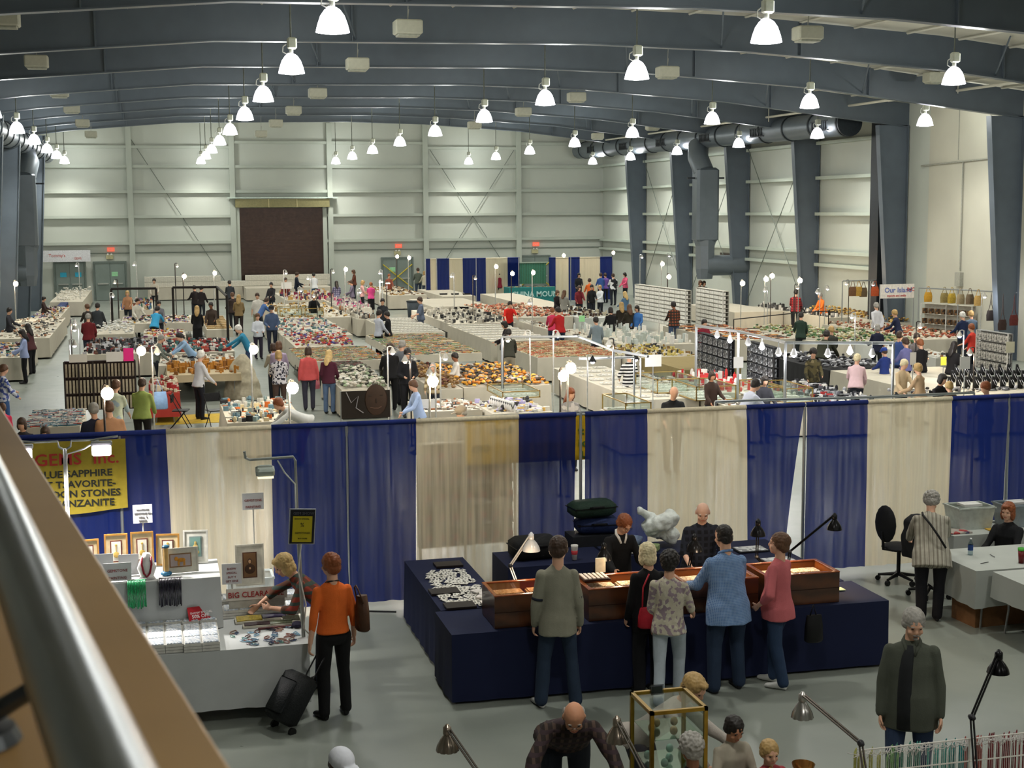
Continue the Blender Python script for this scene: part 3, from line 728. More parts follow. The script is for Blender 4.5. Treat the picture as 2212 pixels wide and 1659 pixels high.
def trays(label, group, x0, x1, y0, y1, z, nx, ny, k=0):
    rnd = random.Random(nx*31+ny)
    for i in range(nx):
        for j in range(ny):
            o = link(bpy.data.objects.new('jewellery_tray', get_tray(k)))
            o.location = (x0+(x1-x0)*(i+.5)/nx+rnd.uniform(-.01, .01), y0+(y1-y0)*(j+.5)/ny, z+.003); o.rotation_euler = (0, 0, rnd.uniform(-.06, .06))
            tag(o, label, 'tray', group)
def clamp_lamp(label, loc, h, arm=(.35, 0), bulb='FFE2B0', e=30, shade='C8C8C4', pole='C9CAC6', r=.016, light=0, group=None, style='bell', cat='lamp', br=.055, color=(1, .85, .65)):
    """work lamp on a pole: base, pole, arm, shade, bulb"""
    t = thing('pole_lamp', label, cat, loc, 0, group); ax, ay = arm
    b = MB(); b.box((0, 0, .015), (.09, .09, .03), bev=.008); obj('base', b, mat('3A3C3E', .5), t)
    b = MB(); b.path([(0, 0, 0), (0, 0, h)], r, 6); obj('pole', b, mat(pole, .35, .6), t)
    b = MB(); b.path([(0, 0, h), (ax*.5, ay*.5, h+.02), (ax, ay, h)], r*.7, 6); obj('arm', b, mat(pole, .35, .6), t)
    b = MB()
    if style == 'bell': b.lathe([(.025, .12), (.04, .09), (.09, .0), (.085, .0), (.035, .085), (.02, .11)], (ax, ay, h-.14), 14); b.path([(ax, ay, h-.03), (ax, ay, h)], .02, 6)
    else: b.box((ax, ay, h-.05), (.2, .12, .05), bev=.015)
    auto(obj('shade', b, mat(shade, .4, .3), t))
    b = MB()
    if style == 'bell': b.ell((ax, ay, h-.135), (br, br, br*1.05))
    else: b.box((ax, ay, h-.085), (.17, .1, .02))
    obj('bulb', b, emit(bulb, e), t, True)
    if light:
        ld = bpy.data.lights.new('bulb_light', 'POINT'); ld.energy = light; ld.shadow_soft_size = .06; ld.color = color
        lo = link(bpy.data.objects.new('bulb_light', ld)); lo.parent = t; lo.location = (ax, ay, h-.25)
    return t
def gcase(label, x0, x1, y0, y1, z0, z1, col='B89A5A', r=.012, top=True, shelves=(), inner=None, cat='display case', group=None):
    t = thing('display_case', label, cat, ((x0+x1)/2, (y0+y1)/2, z0), 0, group); W_, D_, H_ = (x1-x0)/2, (y1-y0)/2, z1-z0
    b = MB()
    for sx in (-1, 1):
        for sy in (-1, 1): b.box((sx*W_, sy*D_, H_/2), (2*r, 2*r, H_))
    for zz in (r, H_-r):
        for sy in (-1, 1): b.box((0, sy*D_, zz), (2*W_+2*r, 2*r, 2*r))
        for sx in (-1, 1): b.box((sx*W_, 0, zz), (2*r, 2*D_, 2*r))
    obj('frame', b, mat(col, .3, .75), t)
    b = MB(); b.box((0, -D_, H_/2), (2*W_-2*r, .005, H_-3*r)); obj('pane', b, glass(), t)
    b = MB(); b.box((0, 0, H_-r), (2*W_-2*r, 2*D_-2*r, .005)); obj('top_pane', b, glass(), t)
    b = MB(); b.box((-W_, 0, H_/2), (.005, 2*D_-2*r, H_-3*r)); obj('pane', b, glass(), t)
    b = MB(); b.box((W_, 0, H_/2), (.005, 2*D_-2*r, H_-3*r)); obj('pane', b, glass(), t)
    b = MB(); b.box((0, 0, .01), (2*W_-2*r, 2*D_-2*r, .015)); obj('deck', b, mat(inner or 'DCD8CC', .7), t)
    for zz in shelves:
        b = MB(); b.box((0, 0, zz), (2*W_-2*r, 2*D_-2*r, .006)); obj('shelf', b, glass('D8E8E0', .3), t)
    return t
def sign_card(label, loc, w_, h_, col='EDEBE4', rz=0, tilt=0, lines=None, tcol='8A3A3A', name='sign_card', cat='sign', ts=.05, group=None, foot=True):
    t = thing(name, label, cat, loc, rz, group)
    b = MB(); q = M.Rotation(tilt, 4, 'X'); b.T = q; b.box((0, 0, h_/2), (w_, .006, h_)); obj('card', b, mat(col, .7, var=.02), t)
    if lines:
        for i, ln in enumerate(lines):
            p = q @ V((0, -.006, h_*(.9-(i+1)*.8/len(lines))+.0)); text(ln, ts, mat(tcol, .7), t, p, (R_(90)+tilt, 0, 0), align='CENTER')
    return t
# ================================================================ railing at the camera
rv = ray(-262, 462); rv.z = 0; rd = rv.normalized()             # direction of the rail
P0 = V((0, 0, CH)) + ray(222, 1659)*(.78/F)                        # rail axis where it leaves the frame
t = thing('guard_rail', 'brushed metal handrail over a wooden ledge, blurred close at the left', 'railing', (P0.x, P0.y, 0))
b = MB(); zr = P0.z
b.path([-rd*.6+V((0, 0, zr)), rd*5.0+V((0, 0, zr))], .0255, 32); m_rail = mat('B9BBBC', .28, 1, .04, 6)
auto(obj('handrail', b, m_rail, t))
sidev = V((rd.y, -rd.x, 0))      # to the right of the rail
for k in range(3):
    b = MB(); c = rd*(.35+k*1.35)
    b.path([c+V((0, 0, zr-.02)), c+V((0, 0, zr-.06)), c-sidev*.05+V((0, 0, zr-.085))], .008, 8); b.lathe([(0, .012), (.03, .01), (.035, 0)], c-sidev*.05+V((0, 0, zr-.098)), 16); obj('bracket', b, mat('55585A', .35, .9), t)
q = V((0, 0, CH)) + ray(510, 1659)*1.0
zl = zr-.10
e = fl(510, 1659, zl); off = (e-V((P0.x, P0.y, zl))).dot(sidev)
wm = mat('A5834F', .45, 0, .06, 4, pat='wood', c2='9A7848', ps=.5, spec=.5)
b = MB(); y0, y1 = -1, 5.2; x0, x1 = -.26, off
def rp(a, s_, z): return tuple(rd*a + sidev*s_ + V((0, 0, z)))
b.add([rp(y0, x0, zl), rp(y0, x1-.006, zl), rp(y1, x1-.006, zl), rp(y1, x0, zl), rp(y0, x1, zl-.008), rp(y1, x1, zl-.008), rp(y0, x1, zl-.03), rp(y1, x1, zl-.03), rp(y0, x0, zl-.03), rp(y1, x0, zl-.03)],
      [(0, 1, 2, 3), (1, 4, 5, 2), (4, 6, 7, 5), (6, 8, 9, 7), (8, 0, 3, 9), (0, 8, 6, 4, 1), (3, 2, 5, 7, 9)])
obj('ledge', b, wm, t)
b = MB(); b.add([rp(y0, x0+.03, 0), rp(y0, x1-.03, 0), rp(y1, x1-.03, 0), rp(y1, x0+.03, 0), rp(y0, x0+.03, zl-.03), rp(y0, x1-.03, zl-.03), rp(y1, x1-.03, zl-.03), rp(y1, x0+.03, zl-.03)],
      [(3, 2, 1, 0), (4, 5, 6, 7), (0, 1, 5, 4), (1, 2, 6, 5), (2, 3, 7, 6), (3, 0, 4, 7)])
struct('wall_balcony', b, mat('8A8478', .7))
# ================================================================ pipe-and-drape wall
YD = 18.3; ZT = 2.44
m_pipe = mat('B9BDC0', .3, .8, .04)
def drape(label, x0, x1, col, thru, name='curtain', xb0=None, xb1=None, seed=0, y=YD, z1=ZT, z0=.07, amp=.03, group=None):
    xb0 = x0 if xb0 is None else xb0; xb1 = x1 if xb1 is None else xb1
    n = int((x1-x0)/.028); vs = []; fs = []; rr = 14
    for r in range(rr+1):
        f = r/rr; z = z1-(z1-z0)*f
        for i in range(n+1):
            u = i/n; a = x0+(x1-x0)*u; c = xb0+(xb1-xb0)*u; x = a+(c-a)*f**.8
            g = amp*(.25+.75*min(1, f*3)) * (math.sin(u*(x1-x0)*19+seed)+.7*math.sin(u*(x1-x0)*31+seed*2+f*.8)+.5*noise.noise(V((u*8*(x1-x0), f*1.5, seed)))*2)*.6
            vs.append((x, y+g-(.02 if r else 0), z))
    for r in range(rr):
        for i in range(n): a = r*(n+1)+i; fs.append((a, a+n+1, a+n+2, a+1))
    b = MB(); b.add(vs, fs)
    o = obj(name, b, sheer(col, thru), None, True); tag(o, label, 'curtain', group)
    b = MB(); b.path([(x0, y, z1-.0), (x1, y, z1-.0)], .034, 10)          # rod pocket
    obj('rod_pocket', b, mat(col, .9, var=.1, scale=30), o, True); return o
def X_(px, y=900): return onY(px, y, YD).x
BL, CR = '1E2D6E', 'E2D6BA'
pn = [('blue drape panel behind the yellow gems banner', -3.2, X_(357), BL, .04, None, X_(372, 1150)), ('cream sheer drape panel, leftmost, behind the framed pictures', X_(357), X_(585), CR, .3, X_(372, 1150), X_(590, 1200)),
      ('blue drape panel behind the light stand with the yellow poster', X_(585), X_(749), BL, .05, X_(590, 1200), X_(755, 1300)), ('blue drape panel right of the first pole, behind the blonde shoppers', X_(749), X_(898), BL, .05, X_(757, 1300), X_(897, 1200)),
      ('cream sheer drape panel with shelves showing through', X_(898), X_(1120), CR, .36, X_(898, 1200), X_(1119, 1200)), ('blue drape panel left of the narrow gap, behind the dark suitcases', X_(1120), X_(1244), BL, .04, X_(1118, 1200), X_(1238, 1200)),
      ('blue drape panel right of the narrow gap', X_(1264), X_(1397), BL, .04, X_(1262, 1200), X_(1397, 1200)), ('cream sheer drape panel behind the bald vendor', X_(1397), X_(1611), CR, .2, X_(1397, 1200), X_(1614, 1200)),
      ('blue drape panel pulled to a slant beside the open gap', X_(1611), X_(1737), BL, .05, X_(1614, 1200), X_(1690, 1200)), ('blue drape panel right of the open gap', X_(1742), X_(1873), BL, .07, X_(1733, 1200), X_(1866, 1200)),
      ('cream sheer drape panel behind the black office chair', X_(1873), X_(2055), CR, .2, X_(1867, 1200), X_(2042, 1200)), ('blue drape panel behind the white plastic bin', X_(2055), X_(2177), BL, .04, X_(2045, 1100), X_(2165, 1100)),
      ('blue drape panel at the right edge of the photo', X_(2180), X_(2212)+1.2, BL, .04, X_(2175, 1100), X_(2212)+1.2)]
for i, (lb, a, c, col, th, a2, c2) in enumerate(pn): drape(lb, a, c, col, th, xb0=a2, xb1=c2, seed=i*1.3, group='panels of the blue and cream drape wall')
for i, px in enumerate((255, 748, 1254, 1738, 2178)):
    x = X_(px); t = thing('drape_pole', 'upright pole of the drape wall, %s' % ['hidden by the yellow banner', 'between two blue panels left of centre', 'in the narrow gap with the yellow banner', 'in the open gap right of centre', 'near the right edge of the photo'][i], 'pole', (x, YD-.0, 0), 0, 'upright poles of the drape wall')
    b = MB(); b.path([(0, 0, 0), (0, 0, ZT+.02)], .022, 10); obj('upright', b, m_pipe, t)
    b = MB(); b.box((0, 0, .01), (.4, .4, .012)); obj('base_plate', b, mat('55585A', .4, .7), t)
b = MB(); b.path([(-3.2, YD, ZT), (X_(2212)+1.2, YD, ZT)], .018, 8); tag(obj('cross_rail', b, m_pipe), 'horizontal rail carrying the near blue and cream drapes', 'rail')
# yellow banner of the gem booth
t = thing('hanging_banner', 'yellow cloth banner with red and black lettering on the blue drape', 'banner', (0, 18.12, 0))
xa, xb_ = -2.1, -.40; b = MB(); n = 30; vs = []
for r in range(7):
    for i in range(n+1):
        u = i/n; vs.append((xa+(xb_-xa)*u, .02*math.sin(u*14+r*.3), 2.40-(.86+.05*math.sin(u*3.1)*(r/6))*r/6))
b.add(vs, [(r*(n+1)+i, (r+1)*(n+1)+i, (r+1)*(n+1)+i+1, r*(n+1)+i+1) for r in range(6) for i in range(n)])
obj('cloth', b, mat('A28F2E', .8, var=.08), t, True)
rm, km = mat('A8302A', .7, var=0), mat('23251E', .7, var=0)
for s_, sz, x, z, m_ in (('GEMS  Inc.', .205, -1.53, 2.115, rm), ('RUBY-BLUE SAPPHIRE', .118, -1.86, 1.96, km), ('GARNET TSAVORITE-', .118, -1.83, 1.83, km), ('CAT-MOON STONES', .118, -1.75, 1.71, km), ('PEARL-TANZANITE', .118, -1.72, 1.59, km)):
    text(s_, sz, m_, t, (x+.05, -.035, z), ext=.001, sx=1.1, bold=.003)
# ================================================================ gem booth (left)
WHT = 'C6C9C8'
folding_table('folding table under the white cloth of the gem booth', -2.2, 1.40, 14.42, 15.95, .75)
cloth_box('tablecloth', 'white cloth over the gem booth table with bead boxes', -2.25, 1.42, 14.38, 16.0, .765, .62, WHT)
cloth_box('tablecloth', 'white cloth over the raised shelf with the framed pictures', -2.2, .58, 15.2, 16.02, 1.32, .545, WHT, folds=.03)
t = thing('riser', 'raised box under the upper white cloth of the gem booth', 'display riser', (-.81, 15.62, .77))
b = MB(); b.box((0, 0, .26), (2.74, .74, .52)); obj('carcass', b, mat('A09888'), t)
m_spk = mat('E4E8EC', .5, pat='specks', c2='C4CEDA', c3='F4F4F0', ps=2.2)
def gembox(nm):
    b = MB()
    for k in range(3): b.box((0, 0, .015+k*.03), (.176, .236, .026))
    b.mi = 1; b.box((0, 0, .094), (.15, .22, .008))
    for i in range(5): b.box((-.06+i*.03, 0, .099), (.016, .21, .006))
    return b.mesh(nm, [mat('DAD8D0', .6), m_spk])
gb = gembox('bead_box')
for i in range(6):
    for j in range(4):
        if i == 0 and j < 2: continue
        o = link(bpy.data.objects.new('bead_box', gb)); o.location = (-.46+i*.18, 14.52+j*.24-(.03 if i > 3 else 0), .768+(0 if j < 3 else .03))
        tag(o, 'white box of bead strands in the block left of the loose necklaces', 'box', 'white bead boxes at the front of the gem booth table')
for i in range(5):
    for j in range(2):
        o = link(bpy.data.objects.new('bead_box', gb)); o.location = (.70+i*.17, 15.62+j*.25, .768+j*.06)
        tag(o, 'white box of stones stacked below the clearance sign', 'box', 'white boxes below the clearance sign')
b = MB()
for k in range(6): b.box((0, 0, .012+k*.026), (.62, .12, .018))
for x in (-.75, ): 
    o = obj('box_stack', b, mat('C9BEA4', .6), None, loc=(-.32, 15.42, .768)); tag(o, 'stack of flat cream boxes under the green bead strands', 'box')
# dark trays and loose necklaces
for k, (x, y, w_, d_, c, l) in enumerate(((.88, 15.35, .3, .2, 'B09A3A', 'yellow and brown bead tray under the reaching hand'), (1.15, 15.38, .28, .14, '2C2440', 'dark purple bead tray with white price card'), (1.32, 15.25, .2, .18, '5A5A4C', 'grey stone tray near the plaid sleeve'), (.95, 15.12, .3, .1, '3A2024', 'dark garnet bead strands in a narrow tray'), (1.2, 15.12, .26, .12, '6A705A', 'green-grey pebble tray with a white card'))):
    b = MB(); b.box((0, 0, .012), (w_, d_, .024)); b.mi = 1
    for i in range(6): b.path([(-w_*.45, -d_*.4+i*d_*.16, .03), (0, -d_*.4+i*d_*.16+.01, .032), (w_*.45, -d_*.4+i*d_*.16, .03)], .009, 5)
    o = obj('bead_tray', b, [mat('D4CEBE', .6), mat(c, .3, var=.3, scale=40)], None, loc=(x, y, .77)); tag(o, l, 'tray')
rnd = random.Random(3)
cols = ['5A3A3A', '3A4A6A', '7AA0B8', '8A5A50', '2A2A38', '5A8A7A', '6A8AA0', '8A6A5A']
for i in range(44):
    x, y = rnd.uniform(.66, 1.36), rnd.uniform(14.45, 15.03); a = rnd.uniform(0, 3); L_ = rnd.uniform(.03, .06)
    b = MB(); b.path([(L_*math.cos(q)*(1+.3*math.sin(q*2)), L_*.5*math.sin(q), .006) for q in [k*math.pi/5 for k in range(10)]], .006, 5, closed=True)
    o = obj('bead_necklace', b, mat(cols[i % 8], .3, var=.2), None, loc=(x, y, .77)); o.rotation_euler = (0, 0, a); tag(o, 'small coiled necklace lying loose on the white cloth beside the lamp stand', 'necklace', 'loose necklaces on the gem booth table')
b = MB(); b.path([(-.2, 0, .01), (0, .01, .01), (.2, 0, .01)], .014, 6); o = obj('bead_strand', b, mat('5A2A2A', .3, var=.3, scale=60), None, loc=(1.15, 15.0, .77)); tag(o, 'long dark red bead rope laid straight on the white cloth', 'beads')
b = MB(); b.ell((0, 0, .03), (.06, .07, .035)); o = obj('velvet_pouch', b, mat('1E1A30', .8), None, loc=(1.36, 14.98, .77)); tag(o, 'small dark purple pouch by the foot of the lamp stand', 'pouch')
# framed pictures
def picture(px0, px1, pt, pb_, Y, label, fcol, mcol, art, zb_, tilt=-.12, name='framed_picture', inner='5A2A1E', shape=None, acol='B89A50', bg='E6E2D4', rz=0, land=False):
    a = onY(px0, pb_, Y); c = onY(px1, pb_, Y); h_ = onY(px0, pt, Y).z-a.z; w_ = c.x-a.x
    t = thing(name, label, 'picture', ((a.x+c.x)/2, Y, zb_), rz); q = M.Rotation(tilt, 4, 'X')
    def bx(m_, cx, cz, w2, h2, y, th=.01): m_.T = q; m_.box((cx, y, cz), (w2, th, h2))
    b = MB()
    f = .018
    for sx in (-1, 1): bx(b, sx*(w_/2-f/2), h_/2, f, h_, 0, .025)
    for z in (f/2, h_-f/2): bx(b, 0, z, w_-2*f, f, 0, .025)
    obj('frame', b, mat(fcol, .4), t)
    b = MB(); bx(b, 0, h_/2, w_-2*f, h_-2*f, 0); obj('mat_board', b, mat(mcol, .8), t)
    iw, ih = (w_*.5, h_*.62) if not land else (w_*.62, h_*.55)
    b = MB(); bx(b, 0, h_/2, iw, ih, -.006, .008); obj('inner_frame', b, mat(inner, .6), t)
    b = MB(); bx(b, 0, h_/2, iw-.025, ih-.025, -.010, .008); obj('print', b, mat(bg, .7, var=.06), t)
    b = MB(); b.T = q @ M.Translation((0, -.017, h_/2)); s_ = min(iw, ih)/2
    if art == 'lute': b.ell((0, 0, -s_*.6), (s_*.5, .003, s_*.55)); b.box((0, 0, s_*.5), (s_*.14, .004, s_*1.3)); b.ell((0, 0, s_*1.1), (s_*.22, .003, s_*.2))
    elif art == 'bird': b.ell((0, 0, s_*.6), (s_*.2, .003, s_*.3)); b.ell((0, 0, -s_*.1), (s_*.42, .003, s_*.5)); b.ell((0, 0, -s_*.9), (s_*.6, .003, s_*.4))
    elif art == 'beast':
        b.ell((s_*.1, 0, s_*.05), (s_*.62, .003, s_*.3)); b.ell((-s_*.6, 0, s_*.25), (s_*.28, .003, s_*.3))
        for lx in (-.35, -.2, .45, .6): b.box((lx*s_, 0, -s_*.42), (s_*.12, .004, s_*.7))
    elif art == 'man':
        b.ell((0, 0, s_*.55), (s_*.3, .003, s_*.4)); b.ell((0, 0, -s_*.55), (s_*.75, .003, s_*.7))
    obj('motif', b, mat(acol, .5, var=.2, scale=30), t)
    if art == 'man': b = MB(); b.T = q @ M.Translation((0, -.021, h_/2)); b.ell((0, 0, s_*.5), (s_*.19, .003, s_*.27)); b.ell((0, 0, -s_*.45), (s_*.13, .003, s_*.16)); obj('face', b, mat('C8A078', .6), t)
    return t
gold = 'A87A3A'
for i, (a, c, tp_, bt, l, rz) in enumerate(((168, 215, 1137, 1203, 'gold framed instrument picture, leftmost on the raised shelf', .1), (226, 277, 1132, 1206, 'gold framed instrument picture, second from the left', 0), (283, 333, 1131, 1206, 'gold framed instrument picture under the paper notice', 0), (337, 388, 1135, 1202, 'gold framed instrument picture leaning left of the green print', -.15))):
    picture(a, c, tp_, bt, 15.82, l, gold, 'D8C49A', 'lute', 1.33, rz=rz)
picture(396, 450, 1142, 1212, 15.84, 'plastic-wrapped print of a green and gold bird in a pale mat', 'D8D8D0', 'D8D8CE', 'bird', 1.33, -.15, 'matted_print', '7A8A88', acol='B8A060', bg='6E9088', rz=-.12)
picture(352, 430, 1190, 1243, 15.45, 'pale matted print of a golden lion, standing in front', 'DAD6C8', 'E2DECF', 'beast', 1.33, -.15, 'matted_print', '8A6A4A', acol='C8882A', bg='B4A8A8', rz=.08, land=True)
picture(510, 572, 1174, 1262, 15.9, 'cream matted portrait print of a bearded robed man', 'D6D2C2', 'E2DECE', 'man', 1.02, -.1, 'matted_print', '5A3A28', acol='4A3424', bg='7A5A3A', rz=0)
# notes and cards
def card_px(x0, x1, y0, y1, Y, label, lines=None, col='E6E8EA', tcol='A04848', ts=.03, stick=0, zbot=None, tilt=0):
    a, c = onY(x0, y1, Y), onY(x1, y0, Y); z0 = a.z if zbot is None else zbot
    t = sign_card(label, ((a.x+c.x)/2, Y, z0), c.x-a.x, c.z-z0, col, lines=lines, tcol=tcol, ts=ts, tilt=tilt)
    if stick: b = MB(); b.path([(0, .01, -stick), (0, .01, .1)], .008, 6); obj('stick', b, mat('C8C8C0', .5), t)
    return t
card_px(288, 328, 1089, 1131, 16.0, 'white notice standing above the framed instrument pictures', ['PAINTINGS', 'GEMSTONE ON', 'WALL  &', 'DECOR'], tcol='6A6A70', ts=.026, stick=.35)
card_px(524, 569, 1064, 1102, 16.3, 'white gemstone painting sign on a thin stick', ['GEMSTONE', 'PAINTING'], ts=.038, stick=1.15)
card_px(196, 244, 1195, 1212, 15.5, 'small white card, left of the pair below the pictures', None, zbot=1.33)
card_px(256, 299, 1196, 1212, 15.5, 'small white card, right of the pair below the pictures', None, zbot=1.33)
card_px(224, 283, 1214, 1250, 15.27, 'white gemstone painting card in front of the framed pictures', ['GEMSTONE', 'PAINTING'], ts=.04, zbot=1.33)
card_px(480, 521, 1216, 1263, 15.6, 'white show special card with faint red lines', ['SHOW', 'SPECIAL', 'BUY 4', 'GET ONE'], ts=.032, stick=.22)
t = sign_card('cream sign reading big clearance in red letters', (.98, 15.52, .96), .66, .13, 'DCD6CA', tilt=-.15); text('BIG CLEARANCE', .085, mat('A83232', .6, var=0), t, (-.31, -.012, .035), (R_(82), 0, 0), sx=.95, bold=.001)
b = MB(); b.box((0, .02, -.09), (.6, .02, .2)); obj('stand', b, mat('C8C4B8'), t)
t = sign_card('red show special 50% off card lying on the bead boxes', (.36, 15.12, .885), .24, .15, 'B8222C', rz=.22, tilt=-.5)
text('SHOW SPECIAL', .034, mat('F0E8E8', .6), t, (0, -.045, .085), (R_(61), 0, 0), align='CENTER'); text('50% OFF', .05, mat('F0E8E8', .6), t, (0, -.022, .035), (R_(61), 0, 0), align='CENTER', bold=.001)
# necklace bust, strands, vase stand
t = thing('necklace_bust', 'white necklace bust wearing a dark red bead necklace', 'bust', (-.17, 15.3, 1.325))
b = MB(); b.loft([((0, 0, 0), .09, .06, 0), ((0, 0, .03), .07, .05, 0), ((0, .0, .12), .1, .05, 0), ((0, .03, .22), .06, .035, 0), ((0, .04, .27), .035, .03, 0)], 18); obj('bust', b, mat('E8E6E4', .6), t, True)
b = MB(); b.path([(-.045, .0, .235), (-.05, -.03, .16), (-.03, -.06, .07), (0, -.065, .035), (.03, -.06, .07), (.05, -.03, .16), (.045, .0, .235)], .011, 8); obj('beads', b, mat('8A1E30', .3, var=.2, scale=80), t, True)
for x, col, lab, n in ((-.27, '1E8A52', 'bundle of green bead strands hanging over the raised shelf', 12), (.07, '1A1624', 'bundle of black bead strands hanging over the raised shelf', 15)):
    t = thing('bead_bundle', lab, 'beads', (x, 15.12, 1.33)); b = MB()
    for i in range(n): xx = (i-n/2)*.0155; b.path([(xx, .1, .01), (xx, .03, .012), (xx, -.0, -.03), (xx+random.uniform(-.006, .006), -.005, -.25-random.random()*.03)], .008, 6)
    obj('strands', b, mat(col, .25, var=.4, scale=70, spec=.6), t, True)
    b = MB(); b.path([(-n*.008, .1, .012), (n*.008, .1, .012)], .008, 6); obj('rod', b, mat('D8D8D4', .4), t)
t = thing('stone_tower', 'glowing cream stone column on a small blue base', 'ornament', (.03, 15.4, 1.325))
b = MB(); b.box((0, 0, .17), (.05, .05, .28), bev=.01); obj('shaft', b, mat('D8B070', .4, var=.15), t); b = MB(); b.ell((0, 0, .02), (.06, .05, .03)); b.ell((0, 0, .31), (.04, .035, .02)); obj('fittings', b, mat('1E5A7A', .4), t)
# clear bin
def bin_(label, c, d, lid=None, col='D4DCDC', rz=0, tr=True):
    t = thing('plastic_bin', label, 'storage bin', c, rz); w_, dd, h_ = d; b = MB(); k = .86
    for (x0, y0), (x1, y1) in (((-1, -1), (1, -1)), ((1, -1), (1, 1)), ((1, 1), (-1, 1)), ((-1, 1), (-1, -1))):
        b.add([(x0*w_*k/2, y0*dd*k/2, 0), (x1*w_*k/2, y1*dd*k/2, 0), (x1*w_/2, y1*dd/2, h_), (x0*w_/2, y0*dd/2, h_)], [(0, 1, 2, 3)])
    b.box((0, 0, .004), (w_*k, dd*k, .006)); obj('tub', b, sheer(col, .35) if tr else mat(col, .4), t)
    b = MB()
    for sy in (-1, 1): b.box((0, sy*dd/2, h_), (w_+.03, .025, .02))
    for sx in (-1, 1): b.box((sx*w_/2, 0, h_), (.025, dd+.03, .02))
    obj('rim', b, mat(col, .35), t)
    if lid: b = MB(); b.box((0, 0, h_+.02), (w_*.5, dd*.5, .03)); obj('contents', b, mat(lid), t)
    return t
bin_('clear plastic bin behind the portrait print', (.96, 16.45, .0), (.52, .4, 1.0)).scale = (1, 1, 1)
# lamp stands
t = thing('light_stand', 'grey pipe stand with one work light and a yellow poster', 'light stand', (1.37, 14.62, .77))
PG = 'A4A8A4'
b = MB(); b.path([(0.02, 0, 0), (0, 0, .8), (-.01, 0, 1.15)], .02, 10); obj('lower_pole', b, mat(PG, .4, .6), t)
b = MB(); b.path([(-.01, 0, 1.15), (-.02, 0, 1.86), (-.04, 0, 1.90), (-.48, 0, 1.89), (-.52, 0, 1.91), (-.53, 0, 1.98)], .014, 10); obj('upper_pole', b, mat(PG, .4, .6), t)
b = MB(); b.path([(-.01, 0, 1.1), (-.01, 0, 1.2)], .028, 10); obj('collar', b, mat('C8CCCC', .3, .6), t)
b = MB(); b.box((-.33, -.02, 1.77), (.19, .14, .09), bev=.02, rx=.3); obj('lamp_head', b, mat('9FA8A0', .4, .3), t)
b = MB(); b.box((-.33, -.04, 1.725), (.16, .11, .012), rx=.3); obj('lens', b, emit('F4E8C8', 1.2), t)
b = MB(); b.path([(-.2, 0, 1.87), (-.13, -.02, 1.74), (-.03, -.02, 1.62), (-.03, -.03, 1.3), (.03, -.03, 1.1), (-.02, -.03, .7), (.05, -.03, .35), (.02, -.03, .1), (.1, -.03, .0)], .008, 6); obj('power_cord', b, mat('D8DAD4', .5), t, True)
sg = thing('poster_board', 'yellow poster in a black frame fixed to the lamp pole', 'poster', (1.385, 14.57, 1.76), R_(2))
b = MB(); b.T = M.Rotation(R_(4), 4, 'Y'); b.box((0, 0, .19), (.27, .015, .37)); obj('border', b, mat('A8ACB4', .5), sg)
b = MB(); b.T = M.Rotation(R_(4), 4, 'Y'); b.box((0, -.01, .19), (.25, .01, .35)); obj('backing', b, mat('15161A', .5), sg)
b = MB(); b.T = M.Rotation(R_(4), 4, 'Y'); b.box((0, -.016, .165), (.2, .008, .27)); obj('sheet', b, mat('B8A81E', .6, var=.05), sg)
for i, (s_, z, sz) in enumerate((('SHOW SPECIAL', .265, .022), ('%', .19, .06), ('GEMSTONES', .115, .028), ('BUY MORE', .06, .02))): text(s_, sz, mat('3A3A1A', .6), sg, (.012, -.022, z), (R_(90), R_(4), 0), align='CENTER')
text('GEM SHOW', .04, mat('5A5A60', .6), sg, (.03, -.022, .315), (R_(90), R_(4), 0), align='CENTER')
t = thing('light_stand', 'twin floodlight stand with a taped pole before the yellow banner', 'light stand', (-.98, 15.9, 0))
b = MB(); b.path([(0, 0, 0), (0, 0, 2.66)], .022, 10); obj('pole', b, mat('C8CCCA', .35, .5), t)
b = MB()
for sx in (-1, 1): b.path([(0, 0, 2.64), (sx*.06, 0, 2.68), (sx*.07, 0, 2.74), (sx*.3, 0, 2.74), (sx*.55, 0, 2.77)], .012, 8)
obj('arms', b, mat(PG, .4, .6), t)
b = MB(); b.path([(0, -.03, 1.2), (.02, -.03, 1.6), (-.015, -.03, 2.1), (.02, -.03, 2.6), (.2, -.02, 2.65), (.35, 0, 2.74)], .01, 6); obj('power_cord', b, mat('E0E2DE', .5), t, True)
for sx, nm in ((-1, 'l'), (1, 'r')):
    x = -.43 if sx < 0 else .38
    b = MB(); b.box((x, -.02, 2.70), (.22, .1, .05), bev=.01); obj('lamp_head', b, mat('8A8E8C', .4, .4), t)
    b = MB(); b.box((x, -.07, 2.63), (.2, .05, .11), bev=.015); obj('lens', b, emit('FFF4FF', 14), t)
    ld = bpy.data.lights.new('flood', 'SPOT'); ld.energy = 300; ld.spot_size = R_(140); ld.spot_blend = .6; ld.shadow_soft_size = .08; ld.color = (1, .95, .9)
    lo = link(bpy.data.objects.new('flood', ld)); lo.parent = t; lo.location = (x, -.05, 2.55); lo.rotation_euler = (R_(12), 0, 0)
